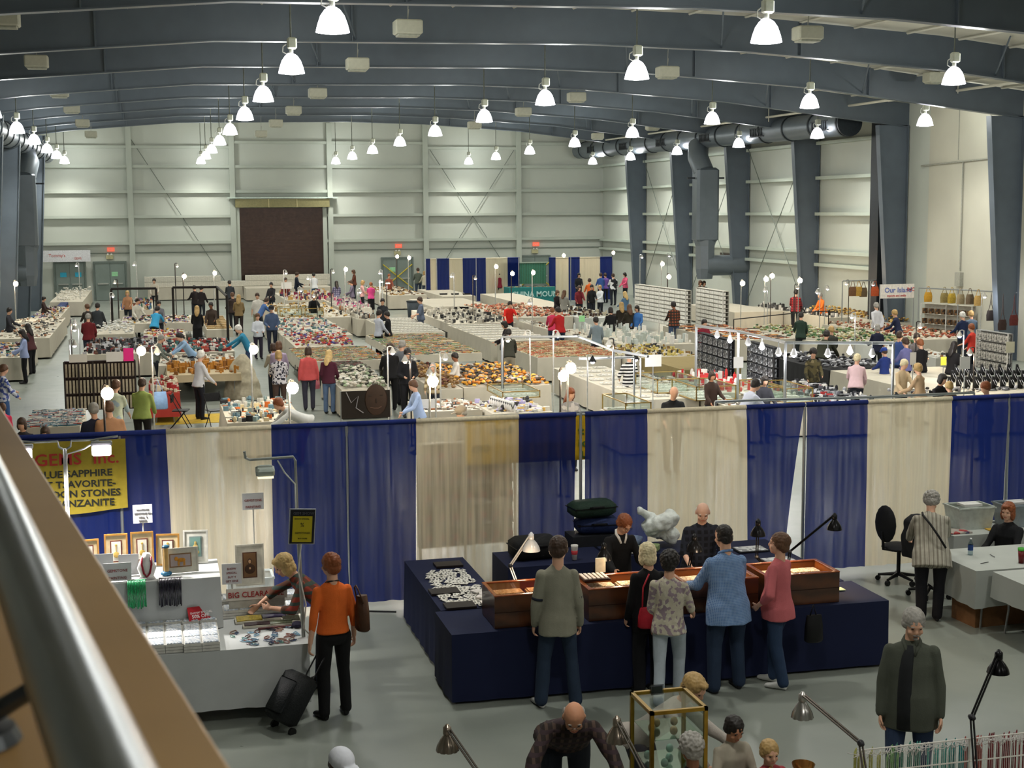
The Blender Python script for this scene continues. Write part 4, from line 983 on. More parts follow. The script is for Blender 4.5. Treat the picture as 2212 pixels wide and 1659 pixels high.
# ================================================================ navy booth (centre)
NV = '131B3A'
def draped(label, x0, x1, y0, y1, z=.76, col=NV, folds=.008, group=None, drop=None, **k): return cloth_box('draped_table', label, x0, x1, y0, y1, z, z-.03 if drop is None else drop, col, group, folds, 'table', **k)
draped('long navy draped table holding the wooden display cases', 2.9, 7.93, 14.3, 15.2)
draped('navy draped side table covered with white cards', 2.97, 3.72, 15.24, 17.6)
draped('navy draped side table with paper boards and black desk lamps', 7.1, 7.85, 15.24, 17.5)
draped('navy draped back table carrying the black bag and cup', 4.15, 5.5, 16.9, 17.75)
draped('navy draped back table with papers and white plastic bag', 5.55, 7.0, 17.1, 17.75)
m_w = mat('3C2110', .32, pat='wood', c2='573018', ps=.6, spec=.5, coat=.3, var=.08); m_wi = mat('7E421C', .45, pat='wood', c2='965426', ps=.6)
CL = ['wooden display case with a glass lid, left of the boy in grey', 'wooden display case with an open tray before the woman vendor', 'wooden display case between the floral blouse and blue shirt', 'wooden display case at the right end of the navy table']
for k, x0 in enumerate((3.38, 4.42, 5.5, 6.48)):
    w_, d_, h_ = .88, .6, .34; t = thing('display_case', CL[k], 'display case', (x0+w_/2, 14.68, .765), 0, 'wooden display cases on the navy table')
    b = MB()
    for sy in (-1, 1): b.box((0, sy*(d_/2-.01), h_/2), (w_, .02, h_))
    for sx in (-1, 1): b.box((sx*(w_/2-.01), 0, h_/2), (.02, d_-.04, h_))
    b.box((0, 0, .23), (w_-.04, d_-.04, .02)); obj('carcass', b, m_w, t)
    b = MB()
    for sy in (-1, 1): b.box((0, sy*(d_/2-.018), h_+.008), (w_+.01, .045, .016), bev=.004)
    for sx in (-1, 1): b.box((sx*(w_/2-.018), 0, h_+.008), (.045, d_-.08, .016), bev=.004)
    obj('rim', b, mat('7A3A18', .25, pat='wood', c2='8E4A22', spec=.6, coat=.5), t)
    b = MB()
    for sy in (-1, 1): b.box((0, sy*(d_/2-.024), .29), (w_-.05, .008, .09))
    for sx in (-1, 1): b.box((sx*(w_/2-.024), 0, .29), (.008, d_-.05, .09))
    obj('lining', b, m_wi, t)
    b = MB(); b.box((0, 0, .075), (w_-.1, .012, .003)); b.bb(-w_/2, w_/2, -d_/2-.004, -d_/2, .165, .172); obj('drawer_line', b, mat('2A140A'), t)
    if k == 0: b = MB(); b.box((0, 0, h_+.005), (w_-.07, d_-.07, .005)); obj('glass_lid', b, glass('F4E8DC', .15), t)
    mr_ = mat('EAD8B8', .6, pat='specks', c2='C8A070', c3='F2E8D8', ps=3.5, var=.2)
    for j, (tx, tw) in enumerate(((-.2, .36), (.2, .36))):
        o = obj('ring_tray', MB().box((0, 0, .012), (tw, .2, .024)).box((0, 0, .03), (tw-.03, .17, .02)), mr_, None, loc=(x0+w_/2+tx, 14.80, .765+.243)); tag(o, 'cream ring tray inside the %s' % CL[k].replace('wooden ', '').split(',')[0], 'tray', 'ring trays inside display case %s' % ['one', 'two', 'three', 'four'][k])
    ld = bpy.data.lights.new('case_light', 'POINT'); ld.energy = 6; ld.shadow_soft_size = .05; ld.color = (1, .74, .48)
    lo = link(bpy.data.objects.new('case_light', ld)); lo.parent = t; lo.location = (.05, .2, h_+.22)
b = MB(); b.box((0, 0, .01), (.3, .28, .02)); b.mi = 1
for i in range(6): b.box((-.12+i*.048, 0, .025), (.03, .24, .012))
o = obj('ring_tray', b, [mat('3A2014'), mat('F0E0D0', .5)], None, loc=(4.6, 14.78, 1.13)); tag(o, 'lit cream ring tray resting across the corner of the open case', 'tray')
b = MB(); b.box((0, 0, .08), (.11, .03, .16)); o = obj('ring_block', b, mat('F2E4C8', .5), None, loc=(4.72, 14.92, 1.155)); tag(o, 'small upright cream ring block held up over the open case', 'display block')
# white cards on the left wing
rnd = random.Random(5); b0 = MB(); b0.box((0, 0, .004), (.055, .075, .006)); b0.mi = 1; b0.box((0, 0, .008), (.022, .022, .003)); cm = b0.mesh('price_card', [mat('DAD8D0', .6), mat('4A4A48', .6)])
for i in range(230):
    y = rnd.uniform(15.3, 16.95); x = 3.35+rnd.uniform(-.30, .27)*(1-.1*(y-15.3))
    o = link(bpy.data.objects.new('earring_card', cm)); o.location = (x, y, .765+rnd.random()*.012); o.rotation_euler = (rnd.uniform(0, .15), rnd.uniform(-.1, .1), rnd.uniform(-1, 1)); tag(o, 'small white earring card in the loose spread on the navy side table', 'card', 'white earring cards on the navy side table')
for x, y, lab in ((3.2, 15.32, 'black tray piled with white cards, nearest the corner'), (3.15, 15.95, 'black tray of white cards, middle of the side table'), (3.45, 17.2, 'small black tray with a white tag, at the far end')):
    b = MB(); b.box((0, 0, .012), (.34, .24, .024)); o = obj('card_tray', b, mat('1C1618', .5), None, loc=(x, y, .768)); tag(o, lab, 'tray')
for i in range(5):
    b = MB(); b.box((0, 0, .01), (.13, .1, .018)); o = obj('gift_box', b, mat('D8D4D0', .5), None, loc=(3.5+.05*(i % 2), 15.3+i*.12, .79)); o.rotation_euler = (0, 0, i*.5); tag(o, 'small white gift box by the corner of the left display case', 'box', 'small white gift boxes on the navy side table')
# boards on right wing
for i, (x, y) in enumerate(((7.4, 16.95), (7.5, 16.3), (7.55, 15.75))):
    b = MB(); b.box((0, 0, .008), (.42, .3, .014)); b.mi = 1; b.box((0, 0, .017), (.38, .26, .004)); o = obj('paper_board', b, [mat('1A1C22'), mat('C9CBCC', .7, pat='specks', c2='8A8C90', ps=1)], None, loc=(x, y, .768)); o.rotation_euler = (0, 0, .1*i); tag(o, ['far', 'middle', 'near'][i]+' white card board in a black tray on the right navy wing', 'tray')
b = MB(); b.box((0, 0, .006), (.1, .12, .01)); o = obj('note_card', b, mat('C8D8A8', .6), None, loc=(7.6, 14.85, .768)); tag(o, 'pale green note card at the right end of the navy table', 'card')
# desk lamps
def desk_lamp(label, base, elbow, head, col, r=.085, hh=.13, shade=None, glow=None, group=None, metal=.9, flut=False, tiltv=None, light=0, basecol=None):
    t = thing('desk_lamp', label, 'desk lamp', base, 0, group); B = V(base); e_ = V(elbow)-B; h_ = V(head)-B; mm = mat(col, .25, metal, .05)
    b = MB(); b.lathe([(0, .03), (.05, .03), (.085, .015), (.09, 0), (0, 0)], n=20); obj('base', b, mat(basecol or col, .4, metal*.5), t, True)
    b = MB(); b.path([(-.012, 0, .02), e_+V((-.012, 0, 0))], .008, 6); b.path([(.012, 0, .02), e_+V((.012, 0, 0))], .008, 6); obj('lower_arm', b, mm, t)
    b = MB(); b.path([e_+V((-.012, 0, 0)), h_+V((-.012, 0, .05))], .008, 6); b.path([e_+V((.012, 0, 0)), h_+V((.012, 0, .05))], .008, 6); obj('upper_arm', b, mm, t)
    b = MB(); b.ell(e_, (.026, .026, .026)); b.path([e_+V((0, -.03, 0)), e_+V((0, .03, 0))], .016, 8); obj('joint', b, mat('26262A', .4), t, True)
    tv = V(tiltv or (0, 0, -1)).normalized(); Qm = tv.to_track_quat('-Z', 'Y').to_matrix()
    n = 40 if flut else 20; b = MB(); pr = [(.022, .0), (.03, -.012), (r*.62, -hh*.35), (r*.9, -hh*.7), (r, -hh), (r-.003, -hh), (r*.86, -hh*.68), (r*.55, -hh*.33), (.02, -.02)]
    b.lathe(pr, h_, n, Qm)
    if flut:
        for i, p in enumerate(b.v):
            if (i % n) % 4 == 0: c = V(p)-h_; b.v[i] = tuple(h_+c*.965)
    auto(obj('shade', b, mat(shade or col, .22, metal, .05), t), 50)
    b = MB(); b.lathe([(0, .075), (.012, .07), (.02, .055), (.03, .05), (.032, .0), (.025, -.01)], h_, 16, Qm); obj('socket', b, mat(shade or col, .3, metal), t, True)
    if glow: b = MB(); b.ell(h_+tv*hh*.75, (.03, .03, .03)); obj('bulb', b, emit(glow, 8), t, True)
    if light:
        ld = bpy.data.lights.new('bulb_light', 'SPOT'); ld.energy = light; ld.spot_size = R_(120); ld.shadow_soft_size = .04; ld.color = (1, .66, .36)
        lo = link(bpy.data.objects.new('bulb_light', ld)); lo.parent = t; lo.location = h_+tv*hh*1.1; lo.rotation_euler = tv.to_track_quat('-Z', 'Y').to_euler()
    return t
desk_lamp('white desk lamp leaning over the left wooden case', (3.9, 15.12, .768), (3.78, 15.3, 1.2), (4.0, 15.2, 1.52), 'D8D8D4', shade='D8D8D8', metal=.2, glow=None, r=.1, hh=.14)
desk_lamp('black desk lamp with lit bulb between blue shirt and pink top', (7.05, 15.35, .768), (6.85, 15.5, 1.05), (6.75, 15.25, 1.5), '18181A', metal=.5, glow='FFC890', r=.09, light=25)
desk_lamp('black desk lamp with lit bulb over the right display case', (7.2, 15.4, .768), (7.25, 15.45, 1.1), (7.75, 15.3, 1.5), '18181A', metal=.5, glow='FFC890', r=.09, light=25)
desk_lamp('black desk lamp standing before the woman vendor', (4.75, 15.12, .768), (4.72, 15.25, 1.0), (4.85, 15.2, 1.35), '18181A', metal=.5, r=.09)
desk_lamp('black desk lamp standing before the bald vendor', (5.85, 15.12, .768), (5.9, 15.25, 1.05), (5.95, 15.22, 1.38), '18181A', metal=.5, r=.1)
# bags and suitcases behind
def softbag(name, label, c, d, col, rz=0, cat='suitcase', handle=True, rx=0):
    t = thing(name, label, cat, c, rz); b = MB(); b.T = M.Rotation(rx, 4, 'X'); b.box((0, 0, d[2]/2), d, bev=.05); auto(obj('shell', b, mat(col, .75, bump=.3), t), 50)
    b = MB(); b.T = M.Rotation(rx, 4, 'X'); b.box((0, 0, d[2]*.62), (d[0]+.008, d[1]+.008, .012)); obj('zip', b, mat('0C0C0E', .4), t)
    if handle: b = MB(); b.T = M.Rotation(rx, 4, 'X'); b.path([(-.1, -d[1]/2, d[2]*.7), (-.08, -d[1]/2-.05, d[2]*.75), (.08, -d[1]/2-.05, d[2]*.75), (.1, -d[1]/2, d[2]*.7)], .012, 6); obj('handle', b, mat('101012', .5), t)
    return t
softbag('travel_bag', 'black travel bag on the navy back table, left of the cup', (4.6, 17.35, .765), (.6, .4, .26), '111214', .1, 'bag')
t = thing('storage_crate', 'dark crate under the stacked suitcases behind the navy booth', 'crate', (5.6, 17.9, 0)); b = MB(); b.box((0, 0, .45), (.75, .4, .9)); obj('box', b, mat('17191E'), t)
softbag('suitcase', 'dark blue suitcase under the green one, behind the woman vendor', (5.62, 17.92, .905), (.58, .36, .2), '1A2850', -.1)
softbag('suitcase', 'dark green soft suitcase on top of the pile by the drape gap', (5.55, 17.93, 1.13), (.6, .36, .2), '1E3328', .12)
t = thing('plastic_bag', 'white plastic carrier bag bunched on the back table', 'bag', (6.35, 17.45, .765)); b = MB()
for a in range(9): q = a*.7; b.ell((.13*math.cos(q), .08*math.sin(q), .14+.03*a), (.13, .11, .12))
b.cap((-.05, 0, .35), .06, (-.28, 0, .5), .05); queue(obj('film', b, mat('E4EAE6', .35, bump=.6, bscale=20), t, True), .015, 2, .03, 12)
b = MB(); b.lathe([(0, 0), (.032, 0), (.045, .17), (.047, .19), (0, .19)], n=16); b2 = thing('drink_cup', 'tall white paper cup with a red band on the back table', 'cup', (5.05, 17.05, .77)); obj('cup', b, mat('E4E2DE', .5), b2, True)
b = MB(); b.lathe([(.0385, .07), (.0435, .12), (.04, .12)], n=16); obj('band', b, mat('B03038', .5), b2, True)
b = MB(); b.box((0, 0, .02), (.5, .3, .03)); o = obj('paper_stack', b, mat('B9C4AC', .8, pat='specks', c2='D8D8D0', ps=.6), None, loc=(5.9, 17.3, .768)); tag(o, 'pile of papers and notes beside the white plastic bag', 'papers')
b = MB(); b.lathe([(0, 0), (.09, 0), (.13, .1), (.12, .1), (.08, .02)], n=18); o = obj('bowl', b, mat('7A8AA8', .4), None, True, loc=(6.0, 17.55, .79)); tag(o, 'blue-grey plastic bowl among the papers on the back table', 'bowl')
for i, (x, y, c, l) in enumerate(((5.75, 17.5, '2E2E36', 'dark'), (6.2, 17.25, '8A9A6A', 'green'), (6.7, 17.3, '6A3030', 'dark red'), (5.65, 17.2, '3A5A8A', 'blue'))):
    b = MB(); b.box((0, 0, .04), (.14, .1, .08), bev=.01); o = obj('box', b, mat(c), None, loc=(x, y, .768)); o.rotation_euler = (0, 0, i); tag(o, '%s little box among the clutter on the vendors\' back table' % l, 'box')
# cardboard and cord by the drape foot
b = MB(); b.path([(1.9, 18.2, .02), (2.2, 18.0, .02), (2.5, 18.05, .02), (2.9, 17.9, .02)], .012, 6); o = obj('extension_cord', b, mat('1A1A1C', .5)); tag(o, 'black cord lying at the foot of the blue drape', 'cord')
b = MB(); b.box((0, 0, .04), (.16, .05, .05), bev=.01); o = obj('cord_plug', b, mat('D8C83A', .5), None, loc=(2.3, 17.98, .0)); tag(o, 'yellow cord connector on the floor by the drape', 'plug')
# ================================================================ right booth
TW = 'AEB2AC'
for lab, x0, x1, y0, y1, dr in (('white cloth on the table the striped shirt leans over', 9.6, 11.4, 15.2, 16.3, .45), ('white cloth on the back table with the plastic bins', 10.35, 12.6, 16.95, 17.7, .5), ('white cloth on the nearest right-hand table with bent steel legs', 9.78, 11.6, 13.7, 15.12, .32)):
    folding_table('folding table under the '+lab, x0+.04, x1, y0+.03, y1, .75); cloth_box('tablecloth', lab, x0, x1, y0, y1, .765, dr, TW, hemvar=.12)
b = MB(); b.box((0, 0, .19), (.72, .5, .38)); t = thing('carton', 'brown cardboard carton under the white table at the right', 'carton', (10.05, 15.62, 0), .05); obj('box', b, mat('7A5636', .8), t); b = MB(); b.box((0, 0, .383), (.1, .5, .004)); obj('tape', b, mat('9A7A50', .4), t)
bin_('white plastic bin standing before the blue drape', (10.85, 17.4, .768), (.55, .4, .3), 'E0E0DC', col='BFC6BE', tr=False)
bin_('grey plastic bin at the right edge of the photo', (11.55, 17.35, .768), (.5, .4, .3), 'D0D0D0', col='8A949A', tr=False)
b = MB(); b.box((0, 0, .01), (.35, .25, .02)); o = obj('magazine_pile', b, mat('A8A098', .6, pat='specks', c2='A04040', c3='4A4A60', ps=.5), None, loc=(10.5, 17.15, .768)); tag(o, 'untidy pile of magazines left of the white plastic bin', 'magazines')
b = MB(); b.box((0, 0, .006), (.45, .22, .012)); o = obj('folder', b, mat('C8A040', .6), None, loc=(11.2, 17.1, .768)); tag(o, 'yellow folder with loose papers in front of the bins', 'folder')
t = thing('water_bottle', 'clear water bottle with a blue label on the white table', 'bottle', (9.98, 15.95, .768)); b = MB(); b.lathe([(0, 0), (.032, 0), (.033, .14), (.015, .18), (.013, .2), (0, .2)], n=14); obj('bottle', b, glass('D8E4E8', .3), t, True); b = MB(); b.lathe([(.034, .06), (.034, .13)], n=14); obj('label_band', b, mat('2A4A8A', .5), t, True); b = MB(); b.lathe([(.014, .2), (.014, .215), (0, .215)], n=10); obj('cap', b, mat('E0E0E0'), t)
t = thing('tumbler', 'red drink tumbler with a bright green lid', 'cup', (10.35, 15.4, .768)); b = MB(); b.lathe([(0, 0), (.033, 0), (.045, .16), (0, .16)], n=16); obj('cup', b, mat('6A1E20', .3), t, True); b = MB(); b.lathe([(.047, .16), (.048, .19), (0, .19)], n=16); obj('lid', b, mat('4AA83A', .4), t, True)
for i, (x, y) in enumerate(((9.9, 15.5), (10.2, 15.8), (10.05, 14.6), (10.6, 14.9))):
    b = MB(); b.path([(-.07, 0, .006), (.07, 0, .006)], .005, 6); o = obj('pen', b, mat('1A1A20', .4), None, loc=(x, y, .77)); o.rotation_euler = (0, 0, i*1.1+.3); tag(o, 'dark pen lying on the white tables at the right', 'pen', 'pens on the right-hand tables')
for lab, x, y, rz in (('black office chair with a round back beside the cream drape', 9.9, 17.6, -1.35), ('black office chair behind the striped shirt, jacket over its back', 9.95, 16.85, -1.0)):
    t = thing('office_chair', lab, 'chair', (x, y, 0), rz)
    b = MB(); b.ell((0, 0, .5), (.25, .24, .055)); auto(obj('seat', b, mat('16171A', .8), t))
    b = MB(); b.ell((0, -.25, .85), (.21, .06, .26)); auto(obj('backrest', b, mat('16171A', .8), t))
    b = MB(); b.path([(0, -.1, .46), (0, -.28, .5), (0, -.3, .75)], .02, 8); obj('back_bar', b, mat('0E0E10', .5), t)
    b = MB(); b.path([(0, 0, .1), (0, 0, .46)], .028, 10); obj('column_tube', b, mat('0E0E10', .4), t)
    for k in range(5):
        a = k*2*math.pi/5; b = MB(); b.path([(0, 0, .12), (.28*math.cos(a), .28*math.sin(a), .08)], [.03, .018], 8); lg = obj('leg', b, mat('0E0E10', .4), t)
        b = MB(); b.T = M.Translation((.28*math.cos(a), .28*math.sin(a), .035)) @ M.Rotation(a, 4, 'Z'); b.path([(0, -.025, 0), (0, .025, 0)], .035, 12); obj('castor', b, mat('0A0A0C', .4), lg)
t = thing('jacket', 'dark jacket with a dull red lining hung over the office chair', 'jacket', (9.95, 16.85, 0), -1.0); b = MB(); b.loft([((0, -.3, .55), .26, .06, 0), ((0, -.32, .8), .27, .09, 0), ((0, -.3, 1.05), .24, .1, 0), ((0, -.28, 1.14), .16, .06, 0)], 16); queue(obj('cloth', b, mat('1E1F22', .9), t, True), .02, 3, .02, 9)
b = MB(); b.ell((.1, -.36, .75), (.11, .06, .16)); obj('lining', b, mat('6A2420', .8), t, True)
# ================================================================ foreground table goods (bottom edge)
draped('foreground sales table just below the picture edge', .6, 7.6, 7.9, 8.95, .76, 'B9B4A8')
draped('second foreground sales table under the brass case', 3.38, 3.92, 9.56, 10.12, .76, 'B9B4A8')
bw = 'A07E2E'
t = gcase('tall brass-framed glass case at the bottom of the photo', 3.44, 3.86, 9.62, 10.07, .77, 1.5, bw, .014, shelves=(.25, .5))
for i in range(14):
    z = .79+(i % 3)*.245; b = MB(); b.ell((0, 0, .03), (.03, .025, .035)); o = obj('glass_ornament', b, mat(['7A9A8A', 'B8C8C0', '8A7A5A'][i % 3], .2, var=.3), None, True, loc=(3.5+.07*(i % 5), 9.7+.09*(i//4), z)); tag(o, 'small ornament on the shelves of the brass-framed case', 'ornament', 'ornaments inside the brass-framed case')
t = thing('card_holder', 'clear card holder standing on top of the brass-framed case', 'holder', (3.6, 9.95, 1.503)); b = MB(); b.box((0, 0, .04), (.1, .004, .08)); b.box((0, .03, .03), (.1, .004, .06)); obj('holder', b, glass('C0C0C4', .5), t); b = MB(); b.box((0, .014, .035), (.085, .02, .055)); obj('cards', b, mat('3A3A3E'), t)
desk_lamp('ribbed steel desk lamp, leftmost along the bottom edge', (2.1, 9.0, .765), (2.22, 9.3, 1.05), (1.95, 9.83, 1.40), '6E6862', shade='8A7E72', flut=True, r=.085, hh=.125)
desk_lamp('ribbed steel desk lamp beside the plaid-shirted man', (3.3, 8.9, .765), (3.35, 9.2, 1.0), (3.19, 9.68, 1.40), '6E6862', shade='8A7E72', flut=True, r=.085, hh=.125)
desk_lamp('ribbed silver desk lamp on a long bent arm, right of the children', (4.72, 8.6, .765), (4.74, 8.89, 1.4), (4.63-.0, 9.6, 1.48), '6A625C', shade='B0ACA8', flut=True, r=.085, hh=.13)
desk_lamp('tall black desk lamp at the right end of the bottom edge', (5.35, 8.3, .765), (5.75, 9.1, 1.42), (6.08, 9.29, 1.78), '101012', shade='0C0C0E', metal=.4, r=.085, hh=.11)
desk_lamp('copper desk lamp turned up below the laughing boy, left one', (3.9, 8.4, .765), (4.1, 8.75, .95), (4.22, 9.2, 1.03), '7A5230', shade='B07840', metal=.8, r=.085, hh=.1, tiltv=(-.5, .55, .6))
desk_lamp('copper desk lamp turned up below the laughing boy, right one', (4.3, 8.4, .765), (4.35, 8.75, .95), (4.45, 9.2, 1.06), '7A5230', shade='B07840', metal=.8, r=.085, hh=.1, tiltv=(.3, .55, .7))
# bead rack
t = thing('bead_rack', 'long white wire rack hung with coloured bead strands', 'rack', (4.80, 9.0, .77)); W_ = 1.75
b = MB(); b.path([(0, 0, .53), (W_, 0, .53)], .006, 6); b.path([(0, 0, .36), (W_, 0, .36)], .006, 6)
for x in (0, W_/2, W_): b.path([(x, 0, 0), (x, 0, .53)], .006, 6)
obj('rails', b, mat('D8D4CC', .4), t)
b = MB()
for i in range(int(W_/.016)): b.path([(i*.016, -.004, .2), (i*.016, -.004, .535)], .0016, 4)
b2 = MB()
obj('wires', b, mat('D8D4CC', .4), t)['kind'] = 'stuff'
rc = [(.12, 'A8A860'), (.2, '6A9A5A'), (.3, '3A7A6A'), (.42, '4A9A90'), (.52, '3A8A8A'), (.62, 'A8544C'), (1.01, '7E3036')]
ks = 98
for i in range(ks):
    u = i/ks; col = [c for lim, c in rc if u < lim][0]; x = u*W_+.01; b = MB(); y = .02+random.random()*.2
    b.path([(x, y, .0), (x+.002, y, .43+.02*random.random()), (x+.006, y, .47)], [.009, .009, .003], 5); obj('bead_strand', b, mat(col, .3, var=.3, scale=60), t)
b = MB()
for i in range(150): x = random.random()*W_; b.path([(x, .02+random.random()*.25, .43), (x+random.uniform(-.02, .02), .03, .46+random.random()*.03), (x+.01, .05, .5)], .003, 4)
obj('tags', b, mat('C8C4C0', .4), t)['kind'] = 'stuff'
# ================================================================ people in the foreground
pl = dict(near=True)
P_bl = mat('5A3A2C', .9, pat='plaid', c2='8A3A2E', c3='3E4A44', var=.15, ps=.7)
OT, OI = person('shopper with short red hair in orange top and black trousers pulling a case', (1.66, 14.27, 0), R_(12), h=1.70, head=(18, 4), L=(-12, 14, 4, 8), R=(0, 12, 14, 6), top='E06A28', sleeve=.72, legs='0E0E10', hair='auburn', style='short', hem=.96, wd=1.0, cloth=.6, shoe='0C0C0E', stance=(.13, .03, 10), near=True)
person('blonde shopper in brown plaid top bending over the bead table', (1.62, 15.3, 0), R_(88), h=1.68, lean=48, head=(10, 30), R=(62, 2, 52, 0), L=(20, 12, 95, -25), topm=P_bl, sleeve=.7, legs='22304E', hair='blonde', style='bob', hem=.86, wd=1.08, near=True)
BT, BI = person('boy in grey long-sleeved shirt and jeans seen from behind', (3.95, 13.95, 0), R_(-6), h=1.80, head=(-22, 14), L=(4, 10, 16, 4), R=(2, 10, 14, 6), top='8A8878', sleeve=1, legs='28364A', hair='dark', style='short', hem=.78, wd=.97, shoe='B8B8B4', stance=(.17, -.03, 14), near=True, cloth=1.3)
person('pale-haired woman in black carrying a red bag, partly hidden', (5.0, 14.12, 0), R_(5), h=1.63, head=(0, 12), L=(4, 8, 30, 0), R=(20, 6, 60, -6), top='101013', sleeve=1, legs='141418', hair='pale', style='bob', hem=.75, near=True)
person('dark curly-haired woman in floral blouse and white jeans walking', (5.10, 13.75, 0), R_(-25), h=1.62, head=(-10, 6), L=(8, 8, 20, 0), R=(14, 14, 62, 4), topm=mat('BEB6A2', .85, pat='specks', c2='94828A', c3='CCC6B2', ps=1.5, var=.12), sleeve=.6, legs='AEB8C0', hair='black', style='curly', hem=.84, wd=1.02, bust=.01, shoe='B0B0AC', stance=(.1, .17, 5), near=True)
person('big man in blue checked shirt with thinning dark hair', (5.84, 13.98, 0), R_(8), h=1.80, lean=6, head=(4, 12), L=(28, 14, 75, -6), R=(28, 12, 80, -8), topm=mat('5878A8', .85, pat='check', c2='86A0C4', ps=1.6), sleeve=1, legs='26344A', hair='black', style='thin', hem=.74, wd=1.22, belly=.02, near=True, cloth=1.8, collar='6A88B4', stance=(.16, .02, 8))
person('woman in pink top with hand on hip and white trainers', (6.44, 13.98, 0), R_(40), h=1.68, head=(20, -4), L=(-10, 28, 50, -18), R=(10, 10, 20, 0), top='BE6468', sleeve=.8, legs='2A3C58', hair='brown', style='short', hem=.80, wd=1.08, belly=.045, bust=.02, shoe='C4C4C0', near=True, cloth=1.4, stance=(.09, .1, 5))
person('vendor with glasses in black jacket, white collar and teal vest', (5.32, 16.12, 0), R_(186), h=1.58, lean=14, head=(14, 38), L=(30, 10, 85, -10), R=(28, 14, 75, 2), top='0F0F12', sleeve=1, legs='141418', hair='auburn', style='short', collar='E0DEDA', near=True, glasses=True, wd=1.08, cloth=1.6)
person('bald vendor in navy patterned shirt behind the wooden cases', (6.33, 16.0, 0), R_(176), h=1.68, lean=12, head=(-14, 26), L=(40, 8, 80, -8), R=(20, 14, 60, -4), topm=mat('15171F', .85, pat='plaid', c2='262A36', ps=.8), sleeve=.55, legs='16181E', hair='white', style='bald', skin='d', wd=1.2, belly=.04, near=True, cloth=1.5)
ST_, SI = person('customer in striped shirt with a dark shoulder strap, bent over a table', (9.33, 15.8, 0), R_(-24), h=1.66, lean=24, head=(-12, 42), L=(40, 8, 60, 0), R=(40, 10, 70, -5), topm=mat('A8A496', .85, pat='stripe', c2='7A7468', c3='8A8478', ps=1.4), sleeve=1, legs='15161C', hair='grey', style='curly', wd=1.25, near=True, hem=.74, cloth=1.7)
person('seated woman with red-brown hair in a black cardigan at the right edge', (10.95, 16.62, 0), R_(120), h=1.65, head=(5, 8), L=(35, 10, 80, 0), R=(35, 10, 80, -5), top='121316', sleeve=1, legs='16181E', hair='auburn', style='bob', sit=True, near=True, wd=1.1)
GT, GI = person('grey-haired man in olive shirt over dark tee walking toward us', (6.19, 10.75, 0), R_(152), h=1.76, head=(14, 20), L=(2, 10, 10, 5), R=(4, 9, 14, 4), top='4A4E44', sleeve=1, legs='2C3A54', hair='grey', style='short', wd=1.15, belly=.03, hem=.72, near=True, cloth=1.8, collar='4A4E44', stance=(.12, .05, 6))
person('bald man in dark plaid shirt leaning over at the bottom edge', (3.08, 10.62, 0), R_(172), h=1.72, lean=60, head=(-5, 38), L=(50, 25, 50, 10), R=(48, 28, 40, 12), topm=mat('2A211F', .85, pat='plaid', c2='4E3E36', c3='3A2C30', ps=1.0), sleeve=1, legs='20242C', hair='grey', style='bald', skin='b', near=True, wd=1.2, cloth=1.5, glasses=True)
person('woman with sandy hair in pale sweater bending to the children', (3.85, 10.72, 0), R_(-127), h=1.62, lean=48, head=(-20, 30), L=(45, 10, 60, 0), R=(40, 20, 50, 10), top='A8A098', sleeve=1, legs='3A3A42', hair='sandy', style='bob', near=True, wd=1.05)
person('small boy with dark hair in grey zip jacket at the bottom edge', (4.27, 10.10, 0), R_(186), h=1.21, hs=1.2, head=(4, 26), L=(20, 14, 50, -2), R=(20, 14, 50, -2), topm=mat('A49C8C', .85, var=.08), sleeve=1, legs='2A2E3A', hair='black', style='short', near=True, skin='b', wd=1.1)
person('laughing fair-haired toddler in a red and white top', (4.46, 9.82, 0), R_(176), h=1.08, hs=1.3, head=(6, 10), L=(30, 14, 110, -10), R=(20, 14, 60, -2), topm=mat('B8AEB0', .85, pat='plaid', c2='9A3A40', ps=.5), sleeve=1, legs='2A2E3A', hair='sandy', style='short', near=True, wd=1.15)
person('grey curly-haired woman seen from behind the brass case', (3.62, 9.26, 0), R_(8), h=1.42, head=(0, 14), L=(20, 10, 40, 0), R=(20, 10, 40, 0), top='3A3438', hair='grey', style='curly', near=True, skin='c', wd=1.1, cut=None)
T, pi_ = person('person in a white cap and dark top at the bottom edge', (1.13, 9.6, 0), R_(200), h=1.45, head=(10, 20), top='3A2A2A', hair='dark', style='short', cap='DADCE4', near=True, skin='c')
for sd, sh, el, wr, ud, fd in BI['arms']:
    b = MB(); p = sh+(el-sh)*.82; b.path([p-ud*.012, p+ud*.012], .064, 14); obj('sleeve_band', b, mat('1E2230', .85), BT, True)
tp = GI['tp']; b = MB(); b.loft([(tp(.01, .05, 1.45), .03, .03, 0), (tp(.03, .10, 1.36), .05, .035, 0), (tp(.045, .135, 1.25), .055, .035, 0), (tp(.05, .145, 1.1), .06, .04, 0), (tp(.05, .155, .92), .065, .04, 0), (tp(.05, .15, .74), .06, .035, 0)], 14); obj('undershirt', b, mat('1C1E20', .85), GT, True)
hp_ = GI['hp']; b = MB(); b.ell(hp_(0, .092, -.045), (.028, .012, .009)); b.ell(hp_(0, .085, -.078), (.02, .016, .016)); obj('moustache', b, mat('8A8680', .7), GT, True)
b = MB(); tp = SI['tp']; b.path([tp(-.1, .05, 1.48), tp(-.11, -.085, 1.42), tp(-.02, -.15, 1.28), tp(.08, -.165, 1.12), tp(.17, -.12, .98)], .014, 6); obj('shoulder_strap', b, mat('141416', .7), ST_, True)
b = MB(); tp = OI['tp']; b.path([tp(.075, .0, 1.47), tp(.05, -.06, 1.49), tp(-.05, -.06, 1.49), tp(-.075, 0, 1.47)], .007, 6); obj('neck_cord', b, mat('141416', .6), OT, True)
